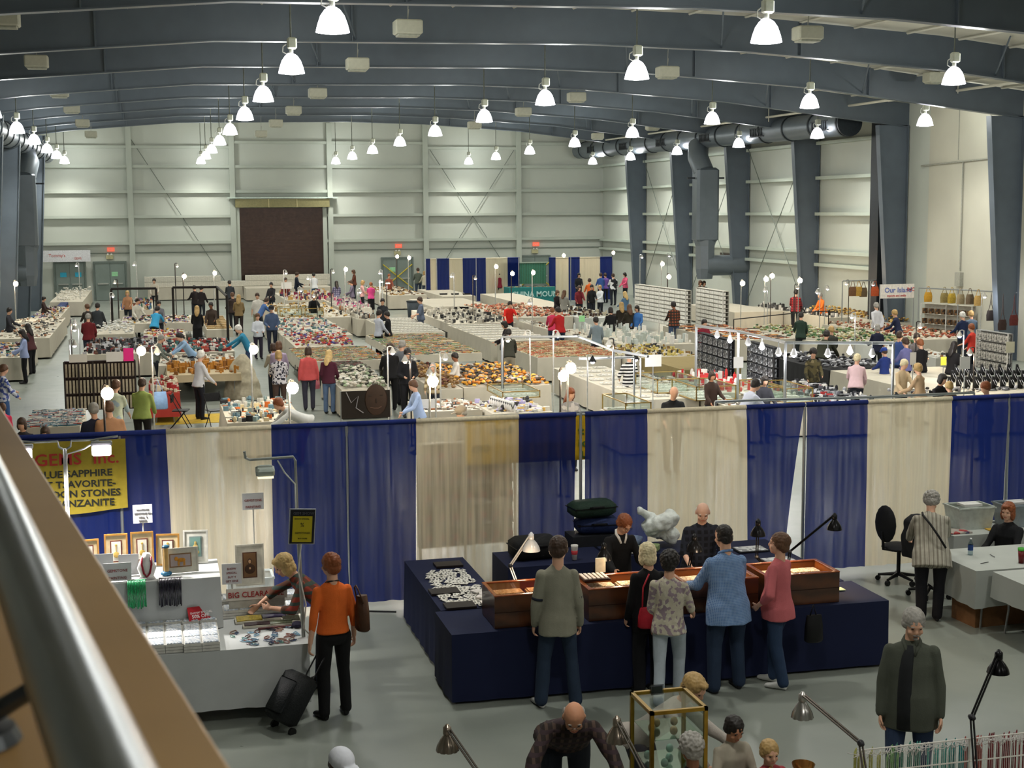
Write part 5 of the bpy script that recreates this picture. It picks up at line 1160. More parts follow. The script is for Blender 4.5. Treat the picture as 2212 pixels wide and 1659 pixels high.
# belongings
t = thing('rolling_suitcase', 'black rolling suitcase tipped on its wheels behind the orange top', 'suitcase', (1.02, 13.98, .0), R_(-28)); lean_q = M.Rotation(R_(-34), 4, 'X') @ M.Rotation(R_(0), 4, 'Z')
t.rotation_euler = (0, 0, R_(118)); q = M.Rotation(R_(36), 4, 'X')
b = MB(); b.T = q; b.box((0, 0, .34), (.36, .24, .52), bev=.04); auto(obj('shell', b, mat('15181A', .6, bump=.3), t), 50)
b = MB(); b.T = q; b.box((0, .125, .32), (.28, .04, .36), bev=.02); auto(obj('front_pocket', b, mat('1A1D20', .6, bump=.3), t), 50)
b = MB(); b.T = q; b.ell((.185, .02, .42), (.008, .05, .09)); obj('luggage_tag', b, mat('B08A78', .5, pat='specks', c2='D8C8C0', ps=2), t, True)
b = MB(); b.T = q
for sx in (-1, 1): b.path([(sx*.07, -.09, .6), (sx*.07, -.09, 1.02)], .008, 6)
b.path([(-.08, -.09, 1.02), (.08, -.09, 1.02)], .014, 8); obj('handle', b, mat('1A1A1C', .4, .3), t)
for sx in (-1, 1): b = MB(); b.T = q; b.path([(sx*.16-.015, -.09, .05), (sx*.16+.015, -.09, .05)], .042, 12); obj('wheel', b, mat('0A0A0A', .5), t)
t.location.z = .035
def purse(label, c, d, col, strap=None, rz=0, cat='handbag'):
    t = thing('handbag', label, cat, c, rz); b = MB(); b.loft([((0, 0, 0), d[0]*.42, d[1]*.4, 0), ((0, 0, .02), d[0]*.5, d[1]*.5, 0), ((0, 0, d[2]*.6), d[0]*.48, d[1]*.4, 0), ((0, 0, d[2]), d[0]*.4, d[1]*.15, 0)], 16); auto(obj('body_of_bag', b, mat(col, .5, bump=.2, bscale=30), t), 60)
    if strap: b = MB(); b.path(strap, .009, 6); obj('strap', b, mat(col, .5), t, True)
    return t
purse('brown shoulder bag hanging at the side of the orange top', (1.95, 14.2, .92), (.14, .26, .36), '4A3020', [(-.02, -.1, .3), (-.06, -.06, .44), (-.06, 0, .47), (-.06, .05, .44), (-.02, .1, .3)], R_(12))
purse('bright red handbag at the hip of the woman in black', (4.93, 13.88, .80), (.26, .12, .22), 'A81C2C', [(-.08, 0, .2), (-.05, .06, .42), (.03, .1, .55)])
purse('black handbag held low beside the pink top', (6.88, 14.02, .45), (.22, .14, .3), '0E0E10', [(-.05, 0, .28), (-.02, -.02, .42), (.03, 0, .28)])
# ================================================================ the show floor behind the drape wall
CT = 'C2BBAA'; PLACED = []
def tb(label, x1, y1, x2, y2, yf, goods=None, n=60, cols=C_MIX, kind='mixed', drop=None, z=.76, legs=False, gl=None, col=CT, tray=None, hm=.06, pad=.06):
    a, c = fl(x1, y1, z), fl(x2, y2, z); Y0 = (a.y+c.y)/2; Y1 = fl(x1, yf, z).y; x0, x1_ = a.x, c.x
    if Y1-Y0 < .7: Y1 = Y0+.75
    Y1 = min(Y1, 88.9); Y0 = min(Y0, 88.1)
    for (u0, u1, v0, v1) in PLACED:          # keep neighbouring tables clear of each other
        ox, oy = min(x1_, u1)-max(x0, u0)+.06, min(Y1, v1)-max(Y0, v0)+.06
        if ox <= .06 or oy <= .06: continue
        for ax_ in ((0, 1) if ox < oy else (1, 0)):
            if ax_ == 0 and x1_-x0-ox > .35:
                if x0 < u0: x1_ -= ox
                else: x0 += ox
                break
            if ax_ == 1 and Y1-Y0-oy > .35:
                if Y0 < v0: Y1 -= oy
                else: Y0 += oy
                break
    PLACED.append((x0, x1_, Y0, Y1)); n = int(n*2.3)
    if drop: folding_table('folding table under the '+label.split(' with ')[0], x0+.05, x1_-.05, Y0+.04, Y1-.04, z-.01); cloth_box('tablecloth', label, x0, x1_, Y0, Y1, z, drop, col)
    else: draped(label, x0, x1_, Y0, Y1, z, col, .02, drop=z-.06)
    if goods: stuff(goods[0], goods[1], x0+pad, x1_-pad, Y0+pad, Y1-pad, z+.005, n, cols, goods[2] if len(goods) > 2 else 'goods', kind, hmax=hm)
    if tray: trays(tray[0], tray[1], x0+pad, x1_-pad, Y0+pad, Y1-pad, z+.005, tray[2], tray[3], tray[4])
    return x0, x1_, Y0, Y1, z
tb('white table at the far left aisle with glass-topped goods', -60, 775, 48, 772, 742, ('small_goods', 'small jewellery pieces on the far-left aisle table'), 90, C_MIX)
tb('white table in the left aisle behind the dark-haired woman', -20, 735, 108, 728, 690, ('small_goods', 'spread of small goods on the left aisle table'), 120, C_WHITE)
tb('white table against the left wall under the bags', 62, 690, 128, 688, 664, ('small_goods', 'brown and cream goods by the left duct'), 90, C_MIX)
tb('white table below the far-left banner covered by a lumpy sheet', 105, 655, 180, 650, 628, ('covered_heap', 'goods under a lumpy white sheet at the far left', 'sheet'), 60, 'E0DCD0,D0CCC0', 'heap', hm=.2)
tb('navy cloth table beside the lumpy sheet table', 112, 672, 130, 671, 650, None, col='2A3660')
tb('white table inside the left black lamp frame', 258, 672, 330, 668, 650, ('small_goods', 'carved goods inside the left black lamp frame'), 80, C_MIX, hm=.2)
tb('white table the man in turquoise leans on', 262, 700, 420, 697, 684, ('small_goods', 'bags and gold trays in front of the turquoise shirt'), 90, C_MIX, drop=.35)
tb('white table of gold trays inside the right black lamp frame', 446, 712, 503, 712, 684, None, drop=.3, tray=('gold-coloured tray on the table under the right black lamp frame', 'gold trays under the right black lamp frame', 3, 8, 2))
tb('table covered by a rounded white sheet in the left block', 203, 722, 288, 722, 704, ('covered_heap', 'goods under a rounded pale sheet beside the red jacket', 'sheet'), 50, 'DAD8D0,C8C8C4', 'heap', hm=.22)
tb('white table of bright striped fabrics in the left block', 310, 730, 402, 727, 714, ('fabric_rolls', 'red and white striped goods on the left block table'), 70, 'C84A3A,E0DCD0,D8B040,6A3A5A,E8E4DA,8A6A4A')
tb('long table of dark jewellery behind the strand rack', 176, 766, 342, 763, 738, ('dark_jewellery', 'dark necklaces and stands on the long left table'), 170, C_DARK+',6A4A3A,8A3A3A', hm=.14)
tb('long table of red and black goods beside the blue-shirted man', 350, 764, 506, 758, 738, ('small_goods', 'red and black goods beside the pale blue shirt'), 170, '8A2A2A,26262A,B04A3A,D8D4CC,3A3A40,3A6A6A', hm=.12)
tb('white table behind the man in the white sweater', 343, 790, 513, 785, 768, ('small_goods', 'small white and grey goods behind the white sweater'), 50, C_WHITE, drop=.45)
tb('table of brown wooden boxes in front of the white table', 362, 812, 520, 806, 790, ('wooden_boxes', 'orange-brown wooden boxes beside the white sweater', 'boxes'), 60, 'B07A30,C88A3A,8A5A28,A87028', drop=.2, col='B8A888', hm=.2)
tb('table of jars and red boxes beside the green top', 322, 850, 388, 848, 822, ('jars', 'jars with cream lids and red boxes', 'jars'), 60, 'C8BCA0,A83030,D8CCB0,6A4A30,D8D4C0', drop=.6, col='A83A30', hm=.16)
tb('table of blue and turquoise strands just behind the drape at left', 52, 925, 172, 920, 888, ('bead_strands', 'turquoise, blue and white strands at the left behind the drape', 'beads'), 260, '4A7A8A,D8D4CA,6A8AA0,B84A3A,C8C4B8,3A6A7A,E0DCD0', 'strands')
tb('white table of cups and bowls before the bending white hoodie', 492, 915, 655, 908, 868, ('bowls', 'cups, carved balls and orange bowls on the white table', 'bowls'), 90, 'C8C8C0,2A2A2E,C86A2A,8AA0A0,D8C8A0,E8E4DA,5A7A8A', hm=.12)
tb('white table of glass cases behind the woman in the white cardigan', 606, 689, 757, 684, 657, ('small_goods', 'gold and black goods on the white table beyond the aisle'), 110, 'C8A050,2A2A2A,D8D0B8,8A6A3A,E0D8C8', hm=.1)
tb('white table of books and magazines beside the aisle', 612, 728, 760, 722, 690, ('books', 'spread of magazines and book piles', 'books'), 150, '6A8A8A,C8C4BA,8A8AB0,D8D0C0,4A6A6A,B05A4A,E8E4DC', kind='mixed', hm=.08)
tb('table with red boxes and folded scarves at the bead rows', 640, 752, 768, 748, 728, ('scarves', 'red boxes and folded coloured scarves', 'scarves'), 120, 'B82A2A,C85A4A,6A3A5A,4A4A8A,8A7A4A,D8D0C0', 'heap', hm=.16)
tb('long table heaped with coloured bead strands, beside the red top', 655, 782, 834, 776, 740, ('bead_strands', 'green, red and orange bead strands left of the couple', 'beads'), 650, C_BEAD, 'strands', drop=.3)
tb('table of fossils and white stones behind the face poster', 738, 842, 843, 838, 800, ('fossils', 'pale fossils and green stones beside the aisle', 'fossils'), 220, 'B8B0A0,8A9A7A,C8C0B0,6A6A5A,D8D4C8,3A3A34', 'heap', hm=.12)
tb('dark table of garnet strands left of the aisle end', 715, 800, 800, 797, 782, ('bead_strands', 'dark red and green strands on the low table', 'beads'), 110, '4A2A2A,2A3A2A,7A3A3A,5A5A4A', 'strands', col='3A3634')
tb('white table of white boxes in front of the couple', 855, 722, 958, 716, 688, None, tray=('white jewellery tray right of the black-dressed couple', 'white trays right of the couple', 6, 9, 0))
tb('white counter with boxes behind the couple', 755, 712, 848, 706, 668, ('small_goods', 'small cards and boxes behind the black-dressed couple'), 110, C_WHITE, hm=.18)
tb('long bead table stretching back beside the seated man', 868, 768, 1040, 762, 722, ('bead_strands', 'long spread of coral, gold and green bead strands', 'beads'), 800, C_BEAD, 'strands', drop=.25)
tb('table of shell necklaces behind the men in black', 850, 800, 930, 797, 765, ('necklaces', 'grey and silver necklaces on small stands', 'necklaces'), 200, 'A8A49A,6A6A68,C8C4BA,3A3A3A,8A8478', 'heap', hm=.2)
tb('table of brown baskets beside the long bead table', 938, 842, 1000, 840, 795, ('baskets', 'stack of brown baskets and dark red fruit-like beads', 'baskets'), 110, '7A5A34,8A6A40,5A2A22,A8844A,6A4A2A', 'heap', hm=.2)
tb('white table heaped with shining amber strands', 988, 838, 1192, 832, 795, ('amber_strands', 'shining amber and dark bead strands in heaps', 'beads'), 520, 'D89A30,3A2A1A,E8B850,6A4A2A,2A2A24,A8A098,C87A28', 'heap', hm=.1)
tb('white sales counter behind the drape with a paper sign', 912, 890, 1042, 885, 866, ('small_goods', 'small white cards on the counter behind the drape'), 70, C_WHITE)
tb('white table of striped bags and cups behind the drape', 1045, 895, 1195, 890, 868, ('small_goods', 'papers and small cups behind the blue drape'), 60, 'E0DCD0,C8C8C4,3A3A3A,D8B060,B0A8D0', hm=.1)
tb('white table with chairs before the teal booth', 940, 665, 1052, 658, 645, None, drop=.3); tb('tilted white table with black chairs near the far drapes', 955, 640, 1030, 640, 624, None, drop=.3)
tb('white table of grey display trays with dark legs below', 978, 703, 1106, 694, 668, ('necklaces', 'pale necklace stands and dark trays on the square table', 'necklaces'), 130, 'B8B4A8,4A4A4A,8A8478,D0CCC0,2A2A2A', drop=.33, hm=.15)
tb('long table of red and brown stones beside the red-shirted seller', 1080, 690, 1230, 682, 655, ('stones', 'red and brown stones beside the red-shirted seller', 'stones'), 200, 'A8503A,8A6A4A,C87A5A,6A4A3A,D8B090', 'heap')
tb('white table with dark display lids beneath the group', 1236, 690, 1346, 684, 662, ('small_goods', 'dark boxes and baskets below the seated group'), 90, '3A2A22,6A4A34,B0A890,2A2A2A', col='BDBEB8', hm=.12)
tb('slanting bare white table before the teal booth', 1162, 668, 1232, 660, 632, None)
tb('white table of silver trays with a hanging cloth corner', 1062, 738, 1192, 733, 700, None, tray=('grey and green bead tray on the white table by the black-haired woman', 'trays by the black-haired woman', 8, 7, 0))
tb('white table before the red jackets', 1262, 735, 1300, 733, 690, ('small_goods', 'white cards by the grey shirt'), 50, C_WHITE)
tb('wide white table packed with warm-coloured bead strands', 1166, 775, 1336, 766, 738, ('bead_strands', 'dense warm bead strands on the wide white table', 'beads'), 750, 'B88A50,C85A3A,D8C8A0,8A6A3A,A83A2A,E8D8B0,6A7A5A', 'strands')
tb('white table with white flower-like stands before the coats', 1330, 748, 1500, 742, 708, ('stands', 'white looped display stands and a red pouch', 'stands'), 90, 'DAD8D0,C8D0CC,B0B8B0,E8E4DC', hm=.28)
tb('long pale table with yellow edge strips before the striped top', 1330, 775, 1508, 768, 745, ('small_goods', 'brown and yellow goods on the long pale table'), 130, 'B8A04A,8A6A3A,D8D0C0,3A3A3A,C8B870', hm=.1)
tb('long white counter running toward the striped top', 1386, 868, 1500, 856, 788, None, tray=('white jewellery tray on the long counter right of the striped top', 'trays on the long counter', 3, 8, 0))
tb('white counter with glass cases behind the bald man', 1520, 890, 1640, 884, 800, ('small_goods', 'white cards below the glass cases'), 80, C_WHITE)
tb('wooden crate table with yellow cloth under the black racks', 1478, 800, 1600, 795, 770, None, col='8A7A50'); tb('white back table with red boxes behind the seated seller', 1560, 850, 1665, 845, 808, ('small_goods', 'red storage boxes and bags behind the seller'), 40, 'B82A2A,D8D4CC,C83A3A,E8E4DC', hm=.25)
tb('white table of silver goods at the right behind the drape', 1660, 880, 1900, 870, 830, ('silver_goods', 'silver and black pieces behind the right drape', 'jewellery'), 180, C_DARK+',E0DCD4,B03A3A', hm=.14)
tb('black-topped table before the woman in the camouflage top', 1790, 800, 1925, 795, 768, ('silver_goods', 'glass and silver goods on the black-topped table', 'jewellery'), 130, C_DARK, 'heap', col='2A2A2C', hm=.12)
tb('long white table of black necklace busts at far right', 2010, 850, 2330, 850, 790, None)
tb('white table at the right end behind the blue drape', 2075, 868, 2330, 866, 845, None)
tb('long table of dark bangles below the white box racks', 1575, 735, 1720, 732, 700, ('bangles', 'dark and orange bangles in long rows', 'bangles'), 260, '3A2A24,B85A2A,C8C0B0,6A3A2A,2A2A2A,D89A50', 'strands', hm=.1)
tb('bare white table near the right wall behind the red plaid jacket', 1588, 675, 1690, 672, 655, None); tb('white table of the man in the orange shirt', 1700, 690, 1830, 685, 660, ('small_goods', 'bright silver racks under the orange shirt'), 70, 'E8E4DC,6A6A6A,3A3A3A', hm=.2)
tb('table of green plants and beads beside the dark coat', 1720, 745, 1900, 738, 708, ('green_goods', 'green and cream goods beside the dark green coat', 'goods'), 190, C_GREEN, 'heap', hm=.14)
tb('green cloth table before the grey-haired woman in navy', 1900, 748, 2000, 745, 715, ('green_goods', 'green wreaths and pale bowls behind the navy top'), 110, C_GREEN, 'heap', hm=.16)
tb('counter of brown baskets near the island banner', 1880, 700, 1968, 697, 668, ('baskets', 'golden baskets and shells under the hanging bags', 'baskets'), 120, 'C8A050,8A6A30,D8B870,6A4A2A', 'heap', hm=.22)
tb('grey table of red dishes before the bag shelves', 1985, 735, 2100, 730, 695, ('dishes', 'red dishes and brown carvings on the grey table', 'dishes'), 130, '8A3A2A,6A4A34,B06A4A,C8B8A0', 'heap', hm=.1)
tb('white table in front of the red dishes', 2030, 775, 2130, 768, 735, ('small_goods', 'pale goods right of the black-haired woman'), 60, C_WHITE, col='B8B8B0')
tb('low tables along the back wall stacked with white cartons, left part', 320, 622, 525, 620, 612, None)
tb('low tables along the back wall stacked with white cartons, right part', 530, 622, 720, 621, 612, None); tb('white table beneath the roll-up door', 620, 650, 740, 646, 632, ('small_goods', 'mixed goods below the roll-up door'), 120, 'D8D4CC,8A2A4A,3A3A4A,C8A060', hm=.18)
tb('white table by the taped door', 845, 640, 918, 636, 618, ('small_goods', 'brown trays and a black rail by the taped door'), 80, 'A8844A,6A4A34,2A2A2A,C8A878'); tb('white table of necklaces beside the roll-up door', 740, 668, 800, 664, 640, ('small_goods', 'pink and white goods left of the small woman in black'), 80, 'C84A7A,D8D4CC,6A4A6A,B0A8A0', hm=.2)
# cartons along the back wall
rnd = random.Random(11); bx_ = MB().box((0, 0, .16), (.52, .4, .32), bev=.01).mesh('carton', [mat('D0CCBE', .7)])
for r_ in range(2):
    for i in range(22):
        px = 322+i*18.2; p = onY(px, 618, 88.1)
        if r_ and 8 < i < 12: continue
        o = link(bpy.data.objects.new('carton', bx_)); o.location = (p.x, p.y+.3, .775+r_*.33); tag(o, 'white carton in the %s layer stacked along the back wall' % ('upper' if r_ else 'lower'), 'box', '%s layer of cartons along the back wall' % ('upper' if r_ else 'lower'))
# racks
def rack(label, p0, p1, ztop, z0, depth, cols_, rows_, fcol, icol, item, ilabel, igroup, isize=(.8, .55), flip=1, pat=None, idep=.12, post='D8D4CC'):
    a, c = fl(*p0, ztop), fl(*p1, ztop); d = c-a; L_ = d.length; ang = math.atan2(d.y, d.x)
    t = thing('display_rack', label, 'rack', (a.x, a.y, 0), ang); b = MB()
    for x in [i*L_/max(1, cols_//4) for i in range(max(1, cols_//4)+1)]: b.path([(x, 0, 0), (x, 0, ztop)], .022, 6)
    obj('posts', b, mat(post, .5), t)
    b = MB(); b.box((L_/2, depth*flip*.5, (z0+ztop)/2), (L_, .02, ztop-z0)); obj('back_panel', b, mat(fcol, .8), t)
    b = MB(); dz = (ztop-z0)/rows_
    for r in range(rows_+1): b.box((L_/2, depth*flip*.25, z0+r*dz), (L_, depth*.5, .02))
    obj('shelves', b, mat(fcol, .7), t)
    me = MB().box((0, 0, dz*isize[1]/2), (L_/cols_*isize[0], idep, dz*isize[1])).mesh(item, [pat or mat(icol, .6, var=.2)]); q = M.Rotation(ang, 3, 'Z')
    for r in range(rows_):
        for i in range(cols_):
            o = link(bpy.data.objects.new(item, me)); w_ = q @ V(((i+.5)*L_/cols_, depth*flip*.12, z0+r*dz+.012)); o.location = w_+V((a.x, a.y, 0)); o.rotation_euler = (0, 0, ang); tag(o, ilabel, item.replace('_', ' '), igroup)
    return t
rack('long rack of white flat boxes, the left one behind the coats', (1372, 614), (1481, 628), 1.95, .45, .5, 10, 9, 'C8C4B8', 'EDEAE0', 'flat_box', 'white flat box on the left long white rack', 'flat boxes on the left white rack', (.92, .7))
rack('long rack of white flat boxes, the right one near the wall', (1504, 621), (1562, 630), 1.95, .45, .5, 6, 9, 'C8C4B8', 'EDEAE0', 'flat_box', 'white flat box on the right long white rack', 'flat boxes on the right white rack', (.92, .7))
rack('black wire rack of packaged goods, left one under the pipe frame', (1508, 718), (1575, 735), 1.75, .5, .3, 6, 5, '1C1C20', '6A6E72', 'goods_pack', 'grey goods pack on the left black wire rack', 'packs on the left black rack', (.8, .8), pat=mat('3A3C40', .4, pat='specks', c2='8A8E92', c3='C8CCD0', ps=1), post='141416')
rack('black wire rack of packaged goods, right one under the pipe frame', (1616, 737), (1672, 752), 1.75, .5, .3, 5, 5, '1C1C20', '6A6E72', 'goods_pack', 'grey goods pack on the right black wire rack', 'packs on the right black rack', (.8, .8), pat=mat('3A3C40', .4, pat='specks', c2='8A8E92', c3='C8CCD0', ps=1), post='141416')
rack('dark cabinet of hanging bead strands facing the drape at left', (138, 782), (291, 778), 1.55, .35, .3, 20, 3, '3A2E2A', 'C8B898', 'strand_card', 'cream strand card on the dark left cabinet', 'strand cards on the dark left cabinet', (.6, .8), flip=1, pat=mat('C8BCA0', .7, pat='stripe', c2='5A4A40', ps=4), idep=.03, post='2A2220')
rack('grey shelf unit of goods seen through the cream sheer drape', (905, 962), (1112, 950), 1.85, .35, .3, 7, 5, 'B8B0A0', '6A6A78', 'shelf_box', 'small box on the shelves behind the cream sheer drape', 'boxes on shelves behind the sheer drape', (.6, .5), pat=mat('6A6270', .6, pat='specks', c2='A85A5A', c3='B8A070', ps=.4), post='C8C0B0')
rack('grey rack of small silver packs at the far right', (2110, 712), (2178, 722), 1.6, .5, .3, 6, 4, '8A8A88', 'A8A8A8', 'goods_pack', 'silver pack on the far-right grey rack', 'packs on the far-right grey rack', (.8, .8), pat=mat('A09C94', .4, pat='specks', c2='5A5A58', c3='D8D4CC', ps=1))
rack('white shelves of brown bags along the right wall', (1990, 655), (2100, 662), 1.7, .6, .4, 8, 3, 'C8C4B6', '8A6A44', 'bag_item', 'small brown item on the white wall shelves at right', 'items on the white wall shelves', (.5, .5), pat=mat('7A5A3A', .7, pat='specks', c2='3A3028', c3='A88A5A', ps=.4))
# teal booth, banners
a, c = fl(1094, 655, 0), fl(1190, 652, 0); Y = a.y
t = thing('market_booth', 'teal-draped booth with white lettering before the far drapes', 'booth', (a.x, Y, 0)); W_ = c.x-a.x
b = MB(); b.box((W_/2, 0, .45), (W_, 1.2, .9)); obj('counter_cloth', b, mat('2A7A78', .8), t)
b = MB(); b.box((W_/2, 1.4, 1.6), (W_, .1, 1.2)); obj('bead_wall', b, mat('3A7A6A', .6, pat='stripe', c2='2A5A4A', c3='6A9A6A', ps=.7), t)
b = MB(); b.box((W_/2, 1.35, 2.22), (W_+.2, .15, .06)); obj('header', b, mat('A8B8A8'), t)
text('CHINA MOUN', .42, mat('B8DCD8', .6), t, (.15, -.62, .38), bold=.01)
stuff('bead_strands', 'beads laid out on the teal booth counter', a.x+.1, c.x-.1, Y-.5, Y+.5, .905, 80, '2A3A3A,6A9A8A,C8A070,8A3A3A', 'beads', 'strands')
def banner(label, x0, y0, x1, y1, Y, col, txt=(), tcol='B03A30', name='hanging_banner'):
    a, c = onY(x0, y1, Y), onY(x1, y0, Y); t = thing(name, label, 'banner', (a.x, Y, a.z)); w_, h_ = c.x-a.x, c.z-a.z
    b = MB(); b.box((w_/2, 0, h_/2), (w_, .02, h_)); obj('cloth', b, mat(col, .8), t)
    for s_, sz, fx, fz, tc in txt: text(s_, sz*h_, mat(tc, .7, var=0), t, (fx*w_, -.015, fz*h_), bold=.004)
    for fx in (0, 1): b = MB(); b.path([(fx*w_, .02, -a.z), (fx*w_, .02, h_)], .02, 6); obj('pole', b, m_pipe, t)
    return t
banner('white banner with blue and red lettering over the basket stall', 1901, 613, 1975, 645, 47.5, 'D8D2C8', (('Our Island', .5, .12, .42, '5A6AA8'), ('INC', .35, .78, .5, 'B84A4A'), ('imports and crafts', .2, .2, .12, 'B8605A')))
t = banner('dark photo poster of a smiling face on the show table end', 738, 842, 842, 905, 26.6, '1A1512'); W2 = onY(842, 900, 26.6).x-onY(738, 900, 26.6).x
b = MB(); b.ell((W2*.72, -.012, .34), (.22, .004, .30)); obj('face_print', b, mat('2C1D15', .5, var=.3, scale=5), t, True)
b = MB(); b.ell((W2*.6, -.018, .42), (.035, .004, .012)); b.ell((W2*.83, -.018, .42), (.035, .004, .012)); b.ell((W2*.72, -.018, .32), (.02, .004, .05)); obj('features', b, mat('1E120C', .5), t, True)
b = MB(); b.path([(W2*.6, -.02, .2), (W2*.68, -.02, .18), (W2*.76, -.02, .18), (W2*.83, -.02, .21)], .009, 6); obj('smile', b, mat('5A443A', .5), t)
b = MB(); b.path([(W2*.1, -.02, .5), (W2*.2, -.02, .3), (W2*.35, -.02, .42), (W2*.3, -.02, .2), (W2*.45, -.02, .1)], .01, 6); obj('necklace_print', b, mat('8A8A90', .4), t)
# yellow banner seen through the gap and the sheer cloth
t = thing('hanging_banner', 'yellow banner with green letters seen in the narrow gap', 'banner', (0, 18.62, 0)); a, c = onY(1003, 998, 18.62), onY(1275, 905, 18.62)
b = MB(); b.bb(a.x, c.x, -.01, .01, onY(1250, 993, 18.62).z, 2.42); obj('cloth', b, mat('E0B418', .7), t)
for s_, px, py, sz in (('ft', 1249, 938, .14), ('ix', 1249, 964, .14), ('L', 1256, 988, .12)):
    p = onY(px, py, 18.6); text(s_, sz, mat('5A7A2A', .6), t, (p.x, -.015, p.z), bold=.003)
for s_, px, py in (('Beads', 1110, 935), ('Gifts', 1060, 975)):
    p = onY(px, py, 18.6); o = text(s_, .14, mat('7A7A2A', .6), t, (p.x, -.015, p.z)); o.scale = (-1, 1, 1)
b = MB(); b.path([(a.x, 0, 2.42), (c.x, 0, 2.42)], .012, 6)
for x in (a.x, c.x): b.path([(x, 0, 0), (x, 0, 2.42)], .012, 6)
obj('frame', b, m_pipe, t)
for sx, lab, px0, py0 in ((0, 'grey paper sign on the counter behind the drape', 925, 882), (1, 'white paper sign on a pole before the striped top', 1411, 792), (2, 'white paper sign on the pipe frame upright', 1595, 795), (3, 'white paper sign on a pole among the black busts', 2084, 797), (4, 'yellow paper sign beside the black busts', 2038, 789), (5, 'white paper sign over the lamp table, middle distance', 619, 624), (6, 'blank white panel on top of the dark strand cabinet', 248, 781), (7, 'bright pink panel on top of the dark strand cabinet', 278, 780), (8, 'white lettered panel at the left on the dark strand cabinet', 169, 783), (9, 'beige paper sign on the grid at the far right', 2182, 762), (10, 'small white sign on the upright beside the navy top', 1972, 788), (11, 'green paper sign on a thin stand by the grey striped shirt', 1257, 695)):
    z = [.95, 1.55, 1.5, 1.5, 1.1, 1.5, 1.558, 1.558, 1.558, 1.3, 1.45, 1.2][sx]; p = fl(px0, py0, z); sz = [(.3, .2), (.4, .28), (.24, .26), (.26, .28), (.16, .22), (.5, .32), (.4, .24), (.24, .32), (.42, .2), (.26, .3), (.16, .3), (.22, .22)][sx]
    t = sign_card(lab, (p.x, p.y, z), sz[0], sz[1], ['E4E2DC', 'E4E2DC', 'E0DEDA', 'E4E2DC', 'D8C83A', 'E8E6E0', 'DCD8D0', 'F0308A', 'DCD6CA', 'C8C4A8', 'E4E2DC', '9AD89A'][sx])
    if sx not in (6, 7, 8): b = MB(); b.path([(0, .01, -z), (0, .01, .03)], .012, 6); obj('pole', b, m_pipe, t)
# far drapes
for i, (x0, x1, col) in enumerate(((919, 929, BL), (929, 942, CR), (942, 970, BL), (970, 999, CR), (999, 1049, BL), (1049, 1096, CR), (1096, 1122, BL), (1186, 1200, BL), (1200, 1228, CR), (1228, 1252, BL), (1252, 1296, CR), (1296, 1322, BL))):
    Y = 80 if i < 7 else 79
    drape('%s drape on the far drape wall, %s of the %s run' % (('blue' if col == BL else 'cream'), ordn[i if i < 7 else i-7], 'left' if i < 7 else 'right'), onY(x0, 552, Y).x, onY(x1, 552, Y).x, col, .03, y=Y, z1=2.5, seed=i, group='drapes of the far drape wall')
for i, px in enumerate((919, 943, 1028, 1120, 1232, 1322)):
    Y = 80 if i < 4 else 79; x = onY(px, 600, Y).x; b = MB(); b.path([(x, Y-.08, 0), (x, Y-.08, 2.52)], .03, 6); tag(obj('drape_pole', b, m_pipe), 'upright pole on the far drape wall, %s from the left' % ordn[i], 'pole', 'uprights of the far drape wall')
# glass cases
for i, (x0, y0, x1, y1, yf, lab) in enumerate(((1352, 905, 1405, 902, 868, 'brass-edged glass case left of the bald man in black'), (1425, 852, 1505, 845, 828, 'brass-edged glass case on the long counter'), (1508, 868, 1585, 862, 845, 'brass-edged glass case behind the bald man'), (1655, 868, 1692, 866, 848, 'lit glass case of silver, left of the pair'), (1700, 872, 1752, 868, 850, 'lit glass case of silver, right of the pair'), (1087, 862, 1165, 858, 838, 'low wooden glass-topped counter beside the amber strands'), (606, 684, 652, 682, 664, 'glass case beyond the books, left one'), (660, 684, 698, 682, 664, 'glass case beyond the books, right one'))):
    a, c = fl(x0, y0, .78), fl(x1, y1, .78); Y0 = (a.y+c.y)/2; Y1 = min(fl(x0, yf, .78).y, Y0+1.6)
    if i in (0, 3, 4): draped('white stand under the '+lab, a.x-.05, c.x+.05, Y0-.05, Y1+.05, .775, CT)
    gcase(lab, a.x, c.x, Y0, Y1, .78, 1.12 if i != 5 else .95)
    trays('bright tray inside the '+lab, 'trays inside the '+lab, a.x+.05, c.x-.05, Y0+.05, Y1-.05, .80, 3, 3, 0)
# black busts
def bust0():
    t = thing('necklace_bust', 'x', 'bust'); b = MB(); b.loft([((0, 0, 0), .07, .06, 0), ((0, 0, .1), .1, .06, 0), ((0, .03, .2), .06, .04, 0), ((0, .04, .3), .035, .035, 0)], 10); obj('bust', b, mat('121214', .7), t, True)
    b = MB(); b.path([(-.04, -.0, .22), (-.05, -.06, .12), (0, -.075, .06), (.05, -.06, .12), (.04, 0, .22)], .01, 5); obj('necklace', b, mat('C8C8CC', .25, .7), t, True); return t
bb_ = bust0(); first = True
for r in range(3):
    for i in range(9):
        p = fl(2052+i*19+r*7, 838-r*14, .78); t = bb_ if first else dup(bb_, (0, 0, 0)); first = False; t.location = (p.x, p.y, .775+r*.0)
        t.rotation_euler = (0, 0, R_(25)); t.scale = (.95,)*3
        t['label'] = 'black necklace bust with a silver chain, %s row of the far-right table' % ('front', 'middle', 'back')[r]; t['group'] = 'black necklace busts, %s row' % ('front', 'middle', 'back')[r]
a = fl(2050, 850, .76); stuff('silver_goods', 'silver and black trays in front of the black busts', a.x-1.2, a.x+3, a.y+.1, a.y+.8, .765, 130, C_DARK, 'jewellery', 'mixed')
